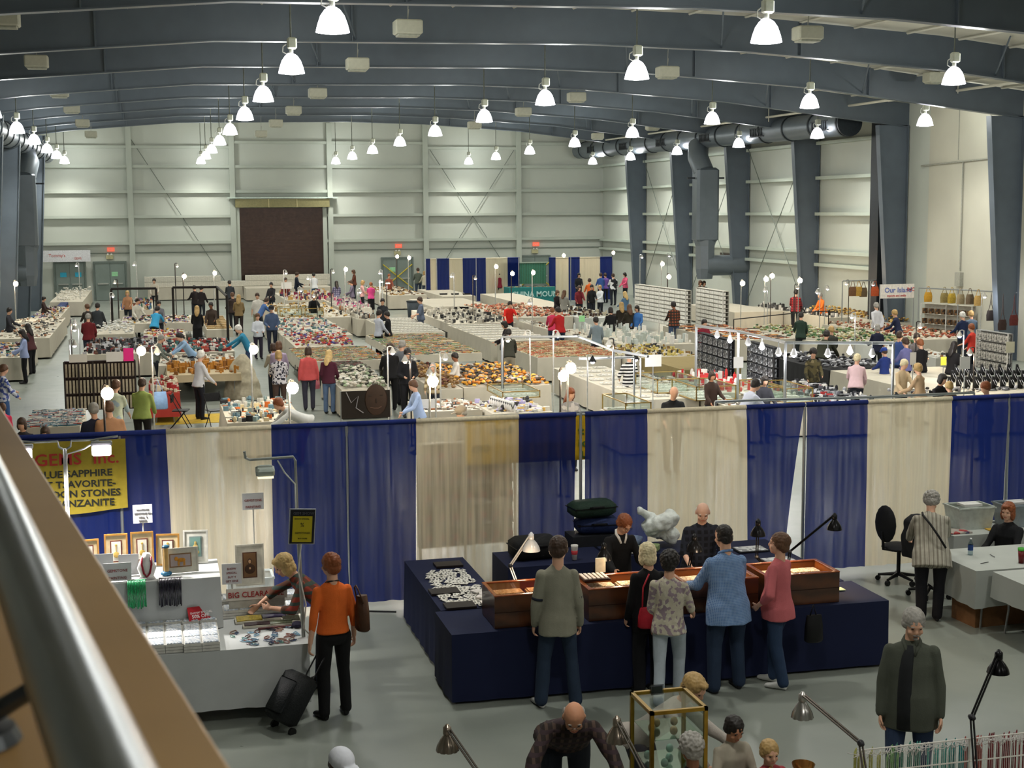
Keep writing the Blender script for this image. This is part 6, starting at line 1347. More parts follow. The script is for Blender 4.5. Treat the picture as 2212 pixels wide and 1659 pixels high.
# striped white busts beside the cups behind the drape
for i in range(12):
    p = fl(1063+i*4.0, 874+i*1.2, .8); b = MB(); b.ell((0, 0, .12), (.07, .04, .12)); b.mi = 1; b.path([(-.05, -.02, .2), (0, -.05, .08), (.05, -.02, .2)], .014, 6); o = obj('earring_stand', b, [mat('E0DEDA', .6), mat('2A2A2C', .5)], None, True, loc=(p.x, p.y, .765)); tag(o, 'white stand with black loops in the row behind the blue drape', 'display stand', 'white stands behind the blue drape')
# bags hanging on the right
for i, (px, py, col) in enumerate(((1842, 628, '6A4A30'), (1855, 628, 'A8843A'), (1865, 630, '5A4A34'), (1890, 628, 'A84A24'), (2005, 640, 'B88A2A'), (2040, 642, '8A7A4A'), (2056, 643, 'B89A3A'), (2075, 645, '9A8A6A'), (2095, 645, '6A5A44'), (2113, 648, 'A8884A'), (2140, 680, '2A2422'), (2165, 700, '3A2A26'), (2190, 690, '5A2420'))):
    Y = 49 if px < 1900 else min(47, onX(px, py, 27.9).y-.5); p = onY(px, py, Y); t = thing('hanging_bag', ['brown patterned', 'tan', 'olive', 'orange square', 'yellow square', 'greenish', 'golden', 'beige', 'dark tan', 'round straw', 'black', 'dark brown', 'dark red'][i]+' bag hanging at the right-hand stalls', 'bag', (p.x, Y, p.z)); b = MB(); b.loft([((0, 0, -.2), .16, .05, 0), ((0, 0, 0), .17, .07, 0), ((0, 0, .15), .13, .04, 0)], 10); auto(obj('pouch', b, mat(col, .7, var=.2, scale=20), t)); b = MB(); b.path([(-.09, 0, .14), (-.03, 0, .35), (0, 0, max(.36, 2.3-p.z)), (.03, 0, .35), (.09, 0, .14)], .012, 5); obj('strap', b, mat(col), t)
def pipeframe(label, pts, z, posts, r=.025, col=None, name='pipe_frame'):
    P = [fl(x, y, z) for x, y in pts]; o0 = P[0]; t = thing(name, label, 'frame', (o0.x, o0.y, 0)); b = MB(); b.path([p-V((o0.x, o0.y, 0)) for p in P], r, 6); obj('rail', b, col or m_pipe, t)
    for k in posts: p = P[k]-V((o0.x, o0.y, 0)); b = MB(); b.path([(p.x, p.y, 0), (p.x, p.y, z)], r, 6); obj('post', b, col or m_pipe, t)
    return t
pipeframe('grey pipe frame hung with clip lamps over the right booth', [(1504, 704), (1595, 716), (1697, 740), (1930, 741)], 2.3, (0, 1, 2, 3), .035)
pipeframe('low grey pipe rail just behind the right drapes', [(1545, 868), (1640, 864), (1885, 858), (2104, 848)], 1.75, (0, 2, 3))
pipeframe('long pipe rail over the hanging bags at the right wall', [(1985, 622), (2070, 626), (2230, 634)], 2.3, (0, 1, 2))
pipeframe('thin pipe frame above the island banner', [(1820, 607), (1875, 606), (1930, 604)], 2.35, (0, 2))
pipeframe('silver pipe frame with lamps over the wide bead table', [(1084, 728), (1250, 727), (1325, 757), (1400, 770)], 2.1, (0, 2), .03)
pipeframe('silver pipe frame beside the bright twin lamps', [(1250, 775), (1370, 772)], 1.9, (1,), .025)
bk = mat('1C1614', .5)
pipeframe('black lamp frame, the left of two in the left block', [(240, 624), (337, 623)], 2.1, (0, 1), .05, bk); pipeframe('black lamp frame, the right of two in the left block', [(373, 621), (469, 620), (490, 640)], 2.1, (0, 1, 2), .05, bk)
pipeframe('dark rail stall frame around the orange shirt', [(1585, 690), (1730, 675), (1790, 672)], 1.3, (0, 1, 2), .02, bk)
# small chairs
def chair0():
    t = thing('folding_chair', 'x', 'chair'); k = mat('17181A', .4, .2)
    b = MB(); b.box((0, 0, .44), (.4, .38, .025), bev=.01); obj('seat', b, k, t); b = MB(); b.box((0, -.2, .74), (.4, .02, .2), bev=.008); obj('backrest', b, k, t)
    for sx in (-1, 1):
        b = MB(); b.path([(sx*.2, -.24, .86), (sx*.2, .22, 0)], .011, 6); obj('leg', b, k, t); b = MB(); b.path([(sx*.18, .12, .43), (sx*.18, -.25, 0)], .011, 6); obj('leg', b, k, t)
    return t
ch = chair0(); first = True
for px, py, rz, lab in ((467, 925, 20, 'black folding chair facing the aisle beside the white sweater'), (392, 925, 80, 'black folding chair beside the woman in green'), (1005, 703, 0, 'black folding chair under the square grey table, left'), (960, 668, 0, 'black folding chair behind the white table, first'), (985, 668, 0, 'black folding chair behind the white table, second'), (1010, 668, 0, 'black folding chair behind the white table, third'), (1118, 722, 10, 'black folding chair beside the red-shirted seller'), (1150, 722, 0, 'black folding chair by the thin green sign, left'), (1176, 722, 0, 'black folding chair by the thin green sign, right')):
    p = fl(px, py, 0); t = ch if first else dup(ch, (0, 0, 0)); first = False; t.location = p; t.rotation_euler = (0, 0, R_(rz+180)); t['label'] = lab; t['group'] = 'black folding chairs on the show floor'
b = MB(); p = fl(433, 912, 0); b.box((0, 0, .006), (2.2, 1.6, .012)); o = obj('floor_mat', b, mat('5A7A3A', .8, pat='hstripe', c2='C8A83A', ps=.25), None, loc=(p.x, p.y+.6, 0)); tag(o, 'green and yellow mat under the man in the white sweater', 'mat')
t = thing('trash_bin', 'dark grey tall bin beside the man in the grey-blue polo', 'bin', fl(893, 690, 0)); b = MB(); b.loft([((0, 0, 0), .25, .25, 0), ((0, 0, .85), .32, .32, 0)], 14); obj('body_of_bin', b, mat('3A4248', .6), t, True); b = MB(); b.loft([((0, 0, .85), .34, .34, 0), ((0, 0, .9), .33, .33, 0)], 14); obj('rim', b, mat('2A3034'), t)
p = fl(524, 860, 0); t = thing('covered_stand', 'stand covered with a beige cloth beside the aisle', 'covered stand', p); b = MB(); b.loft([((0, 0, 0), .55, .5, 0), ((0, 0, .5), .45, .4, 0), ((0, 0, 1.05), .25, .2, 0), ((.05, 0, 1.25), .08, .08, 0)], 20); queue(obj('cover', b, mat('A8A08A', .9), t, True), .03, 3, .06, 4)
# lamps
LP = [  # px, py, z of bulb, style, light, label bits
 (232, 850, 2.3, 'g', 60, 'bloom-sized glowing lamp beside the peach shirt'), (632, 838, 2.25, 'g', 60, 'bloom-sized glowing lamp over the bending white hoodie'), (935, 824, 2.2, 'g', 60, 'bloom-sized glowing lamp beside the woman in pale blue'), (1217, 812, 2.2, 'g', 70, 'lower of two blazing lamps behind the narrow gap'), (1233, 795, 2.35, 'g', 70, 'upper of two blazing lamps behind the narrow gap'),
 (548, 755, 2.2, 'g', 60, 'glowing lamp over the aisle beside the blue coat'), (305, 758, 2.2, 'g', 40, 'glowing lamp right of the pink panel'), (340, 762, 2.1, 'b', 25, 'white dome lamp right of the pink panel'), (34, 613, 2.3, 'g', 50, 'bright lamp before the left wall column'), (398, 597, 2.3, 'g', 40, 'bright lamp before the back wall, left one'), (464, 590, 2.3, 'g', 40, 'bright lamp before the back wall, beside the big door'),
 (747, 582, 2.3, 'g', 60, 'blazing lamp at the right foot of the roll-up door'), (858, 554, 2.6, 'g', 30, 'lamp before the taped door, left one'), (884, 557, 2.6, 'g', 30, 'lamp before the taped door, right one'), (1072, 576, 2.4, 'g', 30, 'lamp beside the red jackets at the far drapes'), (1107, 591, 2.2, 'g', 30, 'lamp over the teal booth, left one'), (1152, 589, 2.2, 'g', 30, 'lamp over the teal booth, right one'),
 (1218, 552, 2.6, 'g', 30, 'lamp before the far blue drape'), (1325, 546, 2.7, 'g', 30, 'lamp at the back corner, left one'), (1342, 540, 2.7, 'g', 30, 'lamp at the back corner, right one'), (1431, 570, 2.5, 'g', 40, 'blazing lamp over the left white rack'), (1445, 598, 2.2, 'g', 30, 'lamp on a bent arm over the left white rack'), (1604, 612, 2.2, 'g', 30, 'lamp before the third right column'),
 (1655, 603, 2.3, 'g', 50, 'lower of two blazing lamps near the right wall'), (1668, 596, 2.4, 'g', 50, 'upper of two blazing lamps near the right wall'), (1728, 606, 2.3, 'g', 40, 'lamp above the red plaid jacket'), (823, 612, 2.0, 'w', 60, 'left of two white tube lamps over the jewellery counter'), (838, 615, 2.0, 'w', 60, 'right of two white tube lamps over the jewellery counter'),
 (1143, 654, 1.7, 'b', 30, 'small lamp over the red and brown stones'), (848, 762, 1.9, 'b', 30, 'white dome lamp at the shoulder of the man in black'), (875, 780, 1.9, 'b', 30, 'white dome lamp before the dark-haired man'), (962, 774, 1.9, 'b', 30, 'white dome lamp left of the seated dark-haired man'), (928, 808, 1.9, 'b', 20, 'small white lamp behind the bloom-sized lamp'),
 (1097, 735, 1.95, 'b', 25, 'white lamp over the black-haired woman'), (1135, 726, 2.0, 'b', 25, 'first white lamp on the silver pipe frame'), (1205, 726, 2.0, 'b', 25, 'second white lamp on the silver pipe frame'), (1315, 745, 2.0, 'b', 25, 'third lamp on the silver pipe frame'), (1280, 781, 1.85, 'd', 30, 'black shaded lamp left of the striped top'), (1373, 776, 1.85, 'd', 30, 'black shaded lamp above the striped top'),
 (162, 700, 2.0, 'b', 20, 'upper white lamp at the left aisle'), (161, 712, 1.9, 'b', 20, 'middle white lamp at the left aisle'), (161, 746, 1.9, 'b', 20, 'lower white lamp at the left aisle'), (248, 611, 2.1, 'b', 25, 'lamp at the left corner of the black lamp frame'), (244, 640, 1.9, 'b', 20, 'lamp below the corner of the black lamp frame'), (289, 572, 2.6, 'b', 25, 'tall bent lamp before the back wall'), (383, 575, 2.5, 'b', 20, 'tall thin lamp before the back wall'), (165, 574, 2.5, 'b', 20, 'ring of spot lamps before the far-left banner'),
 (1446, 553, 2.6, 'b', 15, 'small lamp high over the left white rack'), (1480, 556, 2.6, 'b', 15, 'small lamp beside the fourth right column'), (1387, 556, 2.6, 'b', 15, 'small lamp by the first right column'), (1652, 628, 2.1, 'b', 20, 'flat lamp below the blazing pair near the right wall'), (1723, 622, 2.1, 'b', 20, 'spot lamp over the red plaid jacket'), (1765, 632, 2.0, 'b', 20, 'spot lamp over the orange shirt, left one'), (1788, 624, 2.0, 'b', 20, 'spot lamp over the orange shirt, right one'), (1828, 613, 2.2, 'b', 20, 'clip lamp beside the hanging bags'), (1886, 615, 2.2, 'b', 25, 'round lamp before the orange square bag'), (1840, 685, 1.8, 'b', 25, 'warm lamp on the dark post, right block'), (1988, 706, 1.9, 'b', 30, 'warm lamp over the red dishes'), (2073, 726, 1.9, 'b', 40, 'bright warm lamp left of the red shirt'), (2127, 641, 2.2, 'b', 20, 'small lamp beside the round straw bag'), (2095, 764, 1.7, 'b', 20, 'small lamp above the black busts'),
 (618, 590, 2.3, 'b', 15, 'hooked lamp before the dark door'), (665, 602, 2.2, 'b', 15, 'small lamp at the foot of the dark door'), (720, 588, 2.4, 'b', 15, 'small lamp left of the blazing lamp'), (820, 590, 2.3, 'b', 15, 'small white lamp right of the dark door'), (650, 628, 1.8, 'b', 20, 'warm lamp over the table below the door'), (678, 640, 1.7, 'b', 15, 'warm lamp at the black-shirted person'), (778, 631, 1.8, 'b', 15, 'warm lamp by the small woman in black'), (975, 597, 2.2, 'b', 15, 'tall lamp before the far drapes, left'), (1027, 602, 2.2, 'b', 15, 'tall lamp before the far drapes, right')]
for i, (px, py, z, st_, pw, lab) in enumerate(LP):
    p = fl(px, py, z); 
    if p.y > 87: s_ = 86/p.y; p = V((p.x*s_, 86, CH+(z-CH)*s_))
    near_ = p.y < 45
    r_ = .10 if st_ == 'g' else .05  # 'g' bulbs are oversized: the bloom around bright bulbs is put into their shape
    ax = .12 if i % 2 else -.12
    if st_ in 'gw': ax = .06
    h_ = p.z+.135
    warm = st_ == 'g' or i % 3 == 0
    clamp_lamp(lab, (p.x-ax, p.y, 0), h_, (ax, 0), 'FFE0B8' if warm else 'F6F0FF', 40 if st_ == 'g' else 25, 'B8B4AC' if st_ != 'd' else '1A1A1C', 'C9CAC6' if i % 3 else '4A4644', .018 if p.y < 60 else .025, pw*1.3 if (pw >= 40 or near_) else 0, 'lamps on poles across the show floor', 'box' if st_ == 'w' else 'bell', br=r_, color=(1, .82, .6) if warm else (1, .97, 1))
for i, (px, py) in enumerate(((1549, 722), (1577, 732), (1616, 738), (1646, 747), (1682, 760), (1715, 762), (1788, 762), (1836, 757), (1884, 762))):
    p = fl(px, py, 2.1); t = thing('clip_lamp', 'white bulb hanging from the grey pipe frame, %s from the left' % ordn[i], 'lamp', (p.x, p.y, 2.05), 0, 'clip lamps on the grey pipe frame')
    b = MB(); b.lathe([(.03, .14), (.05, .08), (.08, 0), (.07, 0), (.03, .1)], n=12); auto(obj('shade', b, mat('D8D8DC', .4), t)); b = MB(); b.ell((0, 0, .01), (.055, .055, .06)); obj('bulb', b, emit('F4ECFF', 30), t, True); b = MB(); b.path([(0, 0, .12), (0, 0, .28)], .012, 6); obj('clip', b, m_pipe, t)
    if i % 2 == 0: ld = bpy.data.lights.new('bulb_light', 'POINT'); ld.energy = 60; ld.shadow_soft_size = .06; lo = link(bpy.data.objects.new('bulb_light', ld)); lo.parent = t; lo.location = (0, 0, -.08)
# ================================================================ visitors and sellers on the show floor
def bp(x, y, lab, h=1.68, f=0, lean=0, top='8899AA', legs='22262E', hair='brown', st='short', sl=1.0, skin='a', wd=1.0, pos=None, zt=None, **k):
    s = h/1.75; zh = zt or s*(.93+.82*math.cos(R_(lean)))
    if k.get('sit'): zh = s*1.32
    p = fl(x, y, zh)
    if p.y > 88: p *= 87.5/p.y
    a = R_(f); off = s*.62*math.sin(R_(lean)); fx, fy = -math.sin(a), math.cos(a)
    L = k.pop('L', (30, 8, 70, -6) if lean < 20 else (55, 8, 60, 0)); Rr = k.pop('R', (18, 10, 50, -4) if lean < 20 else (40, 12, 50, 0))
    person(lab, (p.x-fx*off, p.y-fy*off, 0), a, h=h, lean=lean, head=(random.uniform(-15, 15), 22 if lean < 20 else 30), L=L, R=Rr, top=top, legs=legs, hair=hair, style=st, sleeve=sl, skin=skin, wd=wd, **k)
mp = lambda *a, **k: mat(*a, .85, pat=k.get('p', 'plaid'), c2=k['c'], c3=k.get('d'), ps=k.get('s', .6))
bp(50, 712, 'woman in pale blue shirt with black trousers in the left aisle', 1.66, 100, 0, '9AA8D0', '141418', 'black', 'long')
bp(60, 700, 'woman in a maroon-brown jacket with long dark hair, left aisle', 1.64, 60, 8, '4A2A2C', '1A1A1E', 'black', 'long')
bp(190, 678, 'grey-haired man in dark red jacket, back to us', 1.74, 0, 0, '6A2024', '2A3040', 'grey', wd=1.15)
bp(189, 657, 'brown-haired person in dark clothes behind the red jacket', 1.68, 20, 0, '3A3430', '26262A', 'brown')
bp(210, 655, 'man in dark cap and charcoal shirt in the left block', 1.74, -20, 0, '33363A', '26262A', 'black', wd=1.15)
bp(342, 650, 'dark-haired man facing us behind the turquoise shirt', 1.7, 180, 0, '6A6A70', hair='black')
bp(340, 663, 'man in turquoise shirt bending over the white table', 1.72, -20, 30, '3A9AC8', '16181C', 'black', sl=.5)
bp(425, 661, 'woman in a long black dress with long golden hair', 1.68, 0, 0, '141214', '141214', 'sandy', 'long', skirt=.3)
bp(515, 637, 'person in a tan hooded jacket beside the right lamp frame', 1.72, 0, 0, '8A7450', '3A3230', 'sandy', 'long')
bp(502, 632, 'dark-jacketed person beside the tan hooded jacket', 1.7, 20, 0, '3A2E2A', '26262A', 'brown')
bp(496, 606, 'man in dark grey seen from behind before the back wall', 1.74, 0, 0, '2E3238', '26262A', 'black')
bp(512, 704, 'grey-haired man in a blue coat bending to the left table', 1.74, 75, 28, '2C7A9A', '3A4A6A', 'white', wd=1.1)
bp(433, 758, 'white-haired man in white sweater and navy trousers', 1.74, -60, 6, 'C8C8CC', '141620', 'white', L=(20, 8, 60, 0), near=False)
bp(383, 722, 'dark-haired person in light blue leaning over the dark goods', 1.66, 110, 35, '8AA8C8', hair='black', st='pony')
bp(349, 724, 'greying person in a camouflage-toned shirt behind the table', 1.6, -90, 15, '6A7068', hair='grey')
bp(306, 818, 'woman in a green top carrying bags, back to us', 1.66, -15, 6, '8A9850', '1E1A18', 'dark', wd=1.15)
bp(250, 822, 'person in a pale tie-dyed shirt behind the bloom-sized lamp', 1.7, -20, 14, topm=mp('C8CCB0', c='A8B8C0', p='specks', s=.4), hair='brown', wd=1.15, sl=.6)
bp(203, 872, 'grey-bearded man in navy with a grey cap of hair', 1.74, 10, 0, '242638', '1E2028', 'grey', wd=1.15)
bp(236, 868, 'broad man in a peach shirt just behind the drape', 1.78, 5, 0, 'B88A68', '3A3430', 'brown', wd=1.3, cloth=1.6)
bp(48, 903, 'dark-haired head at the far left above the drape', 1.55, 180, 0, '2A2A2E', hair='dark', st='bob')
bp(98, 922, 'reddish-dark head just above the blue drape at left', 1.5, 170, 0, '2A2022', hair='dark', st='bob')
bp(6, 872, 'child in a pink-red shirt at the left edge', 1.35, 20, 0, 'D8385A', '3A4A6A', 'brown')
bp(4, 788, 'person in a blue and white patterned top at the left edge', 1.66, -60, 0, topm=mp('C8CCD8', c='4A5AA0', p='specks', s=.8), legs='3A5A8A', hair='brown')
bp(420, 617, 'far person in black under the right lamp frame, left one', 1.7, 30, 0, '1E1A1C', hair='black'); bp(434, 618, 'far person in black under the right lamp frame, right one', 1.7, -30, 0, '241E20', hair='black')
bp(456, 653, 'seated seller with a dark face behind the gold trays', 1.7, 170, 0, '3A2E26', hair='black', skin='c')
bp(333, 602, 'far dark-haired man behind the back tables', 1.72, 180, 0, 'B8B0A0', hair='black'); bp(275, 628, 'far woman in brown with arms folded', 1.66, 170, 0, 'A87A5A', hair='sandy', st='bob')
bp(297, 645, 'person in a white shirt behind the left lamp frame', 1.68, -150, 14, 'D0CCC0', hair='dark'); bp(18, 665, 'dark-clothed person by the left duct', 1.68, -100, 0, '2E2E34', hair='black'); bp(93, 641, 'small dark head by the lumpy sheet', 1.5, -90, 0, '3A2A28', hair='black')
bp(556, 633, 'man in a white polo and khaki trousers in the aisle', 1.76, 170, 0, 'D8D4CC', '8A8468', 'dark', sl=.5, wd=1.1, L=(0, 12, 10, 4), R=(0, 12, 10, 4))
bp(578, 645, 'person in a blue shirt bending behind the white polo', 1.7, -70, 30, '4A6AA0', hair='dark')
bp(586, 660, 'man in a dark cap and blue-grey jacket facing us', 1.76, 180, 0, '4A5A78', '2A2E3E', 'black', wd=1.15, cap='1E1E22', L=(5, 14, 70, -20), R=(5, 14, 70, -20))
bp(556, 677, 'woman in a white cardigan and light blue top', 1.62, 190, 0, 'C8CCD4', '2E2A38', 'brown', L=(10, 12, 80, -20), R=(10, 12, 80, -20))
bp(601, 738, 'brown-haired person in a lavender shirt in the aisle', 1.7, -10, 0, 'A898B0', '3A3230', 'brown', st='bob', wd=1.1)
bp(591, 742, 'dark-haired person in beige beside the lavender shirt', 1.62, 10, 0, 'A8A08A', hair='dark', st='bob')
bp(602, 758, 'blonde woman in a black and white print top', 1.64, 5, 0, topm=mp('C8C4C8', c='2A2A34', d='8A8A98', p='specks', s=1.2), legs='4A3A34', hair='sandy', st='bob', sl=.5, wd=1.1)
bp(665, 750, 'woman in a coral red top and dark jeans', 1.66, 0, 0, 'D05A5A', '3A3A48', 'dark', 'bob', wd=1.1, L=(0, 12, 6, 6), R=(0, 12, 6, 6))
bp(709, 757, 'young woman in maroon with very long blonde hair', 1.64, -20, 0, '4A1E2E', '5A7090', 'blonde', 'long', L=(0, 10, 40, 0))
bp(817, 670, 'dark-haired man in white shirt and black trousers', 1.76, -60, 0, 'B8BCC8', '141418', 'black', wd=.95)
bp(838, 673, 'woman in black facing the man in the white shirt', 1.66, 70, 0, '161618', '141416', 'black')
bp(826, 645, 'dark-haired seller behind the couple', 1.7, 170, 0, '26282C', hair='black')
bp(842, 742, 'man in black standing at the bead tables', 1.76, 0, 0, '141416', '121214', 'dark', wd=1.15)
bp(867, 736, 'grey-haired man in a grey shirt beside the bead tables', 1.74, -30, 0, '6A6E74', '2A2A2E', 'grey', wd=1.1)
bp(879, 753, 'dark-haired man in a black jacket over white, facing us', 1.74, 180, 0, '141418', '121216', 'black', wd=1.15, collar='D8D4CC', L=(5, 12, 80, -25), R=(5, 12, 80, -25))
bp(893, 822, 'woman in pale blue writing at the white counter', 1.6, 100, 10, 'A8BCE0', hair='brown', near=False)
bp(590, 874, 'person in a white hoodie bending low over the cups', 1.7, 100, 62, 'C8C8C4', '8A2A2A', 'auburn', wd=1.1)
bp(936, 783, 'old person in stripes seated by the baskets', 1.5, 160, 0, topm=mp('A89A78', c='6A5A40', p='hstripe'), hair='grey', st='thin')
bp(985, 762, 'dark-haired seller in white by the bead table', 1.5, 90, 0, 'D0CCC4', hair='black', skin='c')
bp(909, 642, 'man in a grey-blue polo standing by the dark bin', 1.76, 90, 0, '5A6478', '4A5468', 'dark', wd=1.2, belly=.03, sl=.5, L=(20, 8, 75, 0))
bp(903, 579, 'tall man in grey-green at the taped door', 1.8, 0, 0, '5A6258', '3A4658', 'dark', wd=1.15); bp(917, 586, 'woman in cream beside the tall man at the taped door', 1.62, 20, 0, 'C8C0A8', '3A4250', 'sandy', 'bob')
bp(727, 607, 'woman in a plaid top with long dark hair', 1.66, 10, 0, topm=mp('8A88A0', c='4A4A6A'), legs='26304A', hair='black', st='long')
bp(586, 610, 'far man before the right end of the cartons', 1.7, 150, 0, '26262A', hair='black'); bp(616, 600, 'person in reddish brown before the dark door', 1.7, 180, 0, '6A2E24', hair='dark')
bp(640, 588, 'tall man in navy before the dark door', 1.8, -90, 0, '1A2230', hair='dark'); bp(677, 590, 'person in a white T-shirt bending before the dark door', 1.76, 10, 15, 'D8D8D8', '2A4A6A', 'black', sl=.4)
bp(765, 583, 'person in brown right of the dark door', 1.74, 90, 0, '6A3E2E', hair='brown', st='bob'); bp(782, 606, 'woman in pink beside the white goods', 1.64, -90, 0, 'D8A8A8', hair='sandy', st='bob', sl=.4)
bp(801, 610, 'small woman in a black skirt and magenta top', 1.62, 0, 0, 'D84A8A', '121214', 'red', skirt=.25, sl=.3); bp(678, 636, 'seller in black bent over the middle tables', 1.7, 180, 20, '141416', hair='black')
bp(760, 606, 'person in a grey-violet shirt beyond the plaid top', 1.66, 90, 0, '6A6478', hair='dark'); bp(840, 592, 'reddish-haired seller at the far tables', 1.66, 180, 0, '8A4A3A', hair='auburn')
bp(1066, 588, 'person in a red jacket and patterned skirt at the far drapes', 1.7, 0, 0, 'C82E28', '6A5A8A', 'dark', skirt=.4); bp(1079, 588, 'person in dark red beside the red jacket', 1.7, 0, 0, '7A1E2E', '26202A', 'dark')
bp(1102, 652, 'seller in a bright red shirt bending by the stones', 1.72, 180, 22, 'D8281E', hair='black', sl=.5, wd=1.1)
bp(1203, 627, 'woman in a dark vest over white', 1.64, -150, 0, '241E20', '1E1C20', 'brown', 'bob'); bp(1218, 627, 'woman in a pale grey top and jeans', 1.66, -30, 0, '8A8880', '3A4A60', 'brown', 'long')
bp(1193, 665, 'person in a pink coat beside the red jacket', 1.62, -10, 8, 'C8385A', '3A4458', 'red'); bp(1206, 664, 'man in a red jacket and dark vest leaning left', 1.76, 20, 8, 'A81E20', '2E3A50', 'black', wd=1.1)
bp(1250, 590, 'dark-haired person in black by the far tables', 1.68, 170, 0, '1E1E20', hair='black', st='bob'); bp(1273, 602, 'person in an orange shirt, back to us', 1.7, 0, 10, 'D8662A', hair='dark'); bp(1251, 617, 'woman in a maroon jacket over white', 1.66, 180, 0, '6A1E26', hair='dark', st='bob')
bp(1278, 615, 'dark-haired man in black in the seated group', 1.66, 170, 0, '161618', hair='black'); bp(1297, 616, 'person in white in the seated group', 1.6, 120, 0, 'D8DCE0', hair='sandy'); bp(1308, 575, 'tall far man before the blue drape', 1.84, 180, 0, '5A6A8A', hair='dark')
bp(1298, 590, 'person in blue at the back corner', 1.7, 0, 0, '3A5A9A', hair='dark'); bp(1308, 590, 'person in purple at the back corner', 1.68, 10, 0, '7A5AA8', hair='dark'); bp(1325, 591, 'man in a white jacket with dark letters', 1.74, 0, 0, topm=mp('DCDCDC', c='2A2A2C', p='specks', s=.25), hair='dark', wd=1.2)
bp(1351, 589, 'woman in pink seated on the high stall', 1.66, 110, 0, 'D85A7A', hair='black', st='bob'); bp(1351, 630, 'blonde woman seated low by the white rack', 1.6, 20, 0, '5A7A9A', hair='blonde', st='long')
bp(1320, 664, 'dark-haired woman in a black top and jeans', 1.64, 0, 0, '131315', '4A5A78', 'black', 'bob'); bp(1343, 653, 'woman in a dark coat with golden hair, left of two', 1.68, -20, 0, '2A241C', '1E1C1A', 'sandy', 'long'); bp(1360, 658, 'woman in a dark coat with brown hair, right of two', 1.68, 10, 0, '2E2A20', '1E1C1A', 'brown', 'long')
bp(1377, 660, 'dark-haired woman in a blue and white top', 1.64, 150, 0, '3A6AA8', hair='black', st='bob'); bp(1288, 685, 'seller in a grey sports shirt with white stripes', 1.7, -10, 6, '7A8890', '3A3A40', 'black')
bp(1092, 694, 'black-haired woman in a dark top facing left', 1.62, 80, 0, '241C20', hair='black', st='bob'); bp(1098, 712, 'person in an olive jacket and beige trousers bending away', 1.72, -10, 24, '3A3A30', 'A89C88', 'black')
bp(1359, 760, 'person in a black and white striped top', 1.64, 5, 0, topm=mat('D8D8D8', .85, pat='hstripe', c2='141416', ps=1.0), legs='5A6068', hair='black', st='short', sl=.8, L=(10, 20, 60, -20), R=(10, 20, 60, -20))
bp(1230, 838, 'person in grey-white behind the blazing twin lamps', 1.66, 180, 0, topm=mp('B8B4B0', c='8A8888', p='specks'), hair='auburn', st='long')
bp(1001, 878, 'grey-brown cap of a man just above the sheer drape', 1.62, 90, 0, '6A6458', hair='grey', cap='8A8070')
bp(1456, 652, 'man in a brown plaid shirt at the white racks', 1.76, 0, 0, topm=mp('4A2E22', c='8A4A30', d='2A2A26'), legs='4A5A78', hair='black', wd=1.15, skin='c')
bp(1512, 606, 'brown-haired head beyond the white racks, left one', 1.7, 180, 0, '5A4A40', hair='brown', st='bob'); bp(1520, 607, 'dark-haired head beyond the white racks, right one', 1.68, 180, 0, '3A3434', hair='dark', st='bob')
bp(1719, 626, 'man in a red plaid jacket at the right stalls', 1.78, -30, 0, topm=mp('A8262A', c='2A2A30', d='5A1A1E'), legs='1E1E22', hair='black', wd=1.1)
bp(1771, 633, 'older man in a bright orange shirt', 1.72, 100, 14, 'E8742A', hair='grey', wd=1.1); bp(1730, 675, 'person in a long dark green coat', 1.68, -20, 6, '26382E', '22282A', 'black')
bp(1797, 705, 'brown-haired person beyond the olive coat', 1.66, 0, 0, '3A3A34', hair='sandy'); bp(1788, 716, 'person in a dark olive coat bending right', 1.76, -50, 30, '2E3022', hair='black', wd=1.2, cloth=1.8)
bp(1520, 690, 'dark-haired seller in maroon behind the black racks', 1.68, 180, 0, '7A1E2E', hair='black'); bp(1757, 753, 'dark curly-haired woman in a camouflage top', 1.64, 165, 0, topm=mp('5A5236', c='3A3626', d='7A6E50', p='specks', s=.6), hair='black', st='curly')
bp(1537, 802, 'dark-haired woman in brown behind the counter', 1.5, 190, 0, '3A2A22', hair='dark', st='bob', skin='b'); bp(1456, 835, 'bald man in a black T-shirt with a badge, facing us', 1.74, 180, 10, '1E1F22', hair='brown', st='bald', sl=.5, wd=1.2, cloth=1.4)
bp(1637, 822, 'dark-haired man in a white shirt leaning right', 1.72, -80, 30, 'C8CCDC', hair='black', wd=1.15, cloth=1.6); bp(1651, 812, 'dark head beside the lit glass cases', 1.5, 180, 0, '2A2A30', hair='black', st='bob')
bp(1894, 654, 'grey-haired man in a white shirt, hands behind him', 1.76, 10, 0, 'C8C8CC', '5A5A5E', 'grey', wd=1.15, L=(-20, 8, -10, -15), R=(-20, 8, -10, -15)); bp(1932, 670, 'person in navy leaning to the basket counter', 1.68, 40, 14, '1E2440', hair='sandy')
bp(1896, 701, 'grey-haired woman in a navy top', 1.62, -10, 0, '1E2238', hair='grey', st='bob'); bp(1943, 716, 'dark-haired man in a mid-blue shirt', 1.78, -60, 0, '3A5088', '2A3A6A', 'dark', wd=1.1)
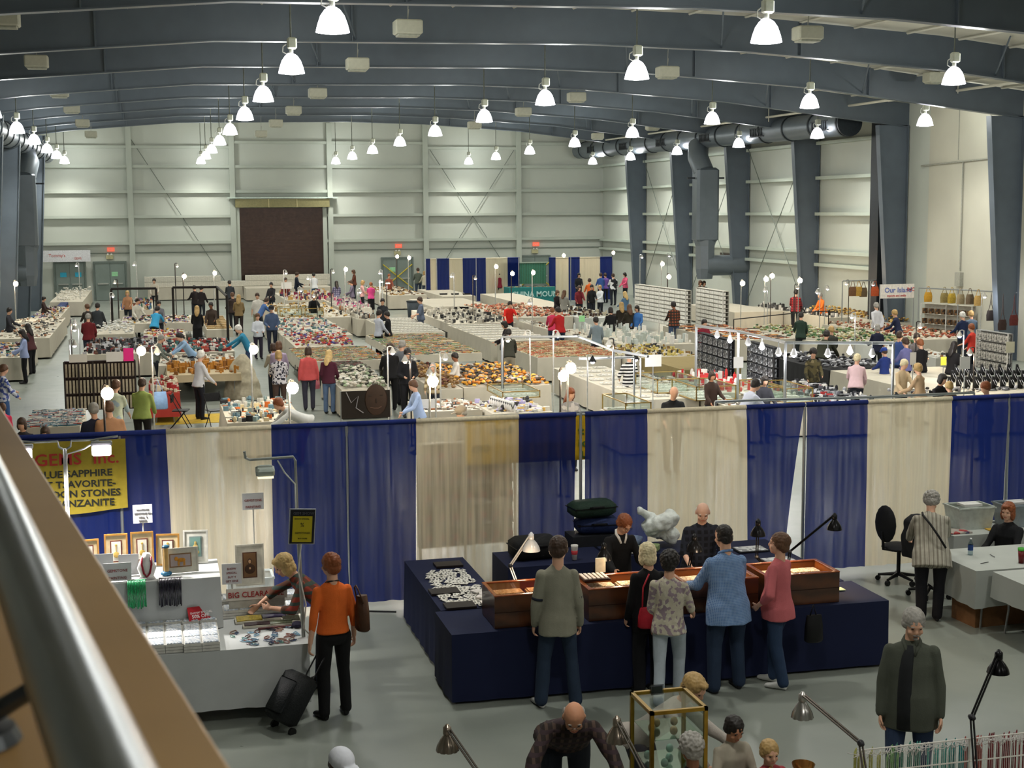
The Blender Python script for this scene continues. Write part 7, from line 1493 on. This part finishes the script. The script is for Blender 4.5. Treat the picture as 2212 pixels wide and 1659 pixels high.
bp(1958, 730, 'person in light purple beside the blue shirt', 1.7, 20, 0, '6A6A9A', hair='dark'); bp(1979, 720, 'smiling dark-haired person behind the black top', 1.66, 180, 0, '4A4A50', hair='black'); bp(1990, 733, 'woman in black with dark red hair, back to us', 1.66, 5, 0, '121214', hair='red', st='short', wd=1.1)
bp(1851, 766, 'white-haired woman in a pale pink top bending', 1.64, -30, 18, 'D8B8BC', hair='pale', wd=1.1); bp(1952, 777, 'short-haired blonde person in beige', 1.6, 190, 6, 'D0B894', hair='pale'); bp(1984, 787, 'curly auburn-blonde person in beige, back to us', 1.6, 30, 6, 'B89A78', hair='sandy', st='curly')
bp(2036, 809, 'dark-haired woman in black looking down', 1.6, 200, 12, '1A181C', hair='black', st='bob'); bp(2053, 825, 'light brown head just above the drape', 1.5, 10, 0, '5A4A3A', hair='sandy'); bp(2132, 826, 'auburn curly head above the right blue drape', 1.62, 100, 0, '1E1E22', hair='auburn', st='curly')
bp(2060, 738, 'woman in black with long dark hair beside the busts', 1.64, -60, 4, '141214', hair='black', st='long'); bp(2081, 674, 'person in navy with white sleeves at the bag shelves', 1.74, 10, 0, '1E2A4A', hair='white'); bp(2099, 672, 'person in a grey-blue shirt at the bag shelves', 1.7, -10, 0, '5A6A7A', hair='sandy')
bp(2101, 700, 'person in a red shirt with auburn hair', 1.64, 30, 0, 'C83A2E', hair='auburn', sl=.5); bp(1912, 752, 'child in a blue cap with a blue bag', 1.45, 10, 0, '26387A', hair='dark', cap='1E3A8A', st='short')
p = fl(337, 905, .6); purse('light blue tote bag on the shoulder of the green top', (p.x+.1, p.y+.5, .75), (.35, .14, .4), '7A9AC0', [(-.08, 0, .38), (-.05, 0, .7), (.08, 0, .38)])
p = fl(320, 900, .6); purse('tan handbag of the woman in the green top', (p.x-.1, p.y+.25, .72), (.3, .14, .24), 'A87A3A', [(-.08, 0, .22), (-.05, .05, .7), (.08, 0, .22)])
p = fl(683, 830, .6); purse('pink carrier bag held by the coral red top', (p.x, p.y+.2, .45), (.24, .12, .34), 'D87A8A', [(-.05, 0, .32), (0, 0, .48), (.05, 0, .32)])
finish_queue()
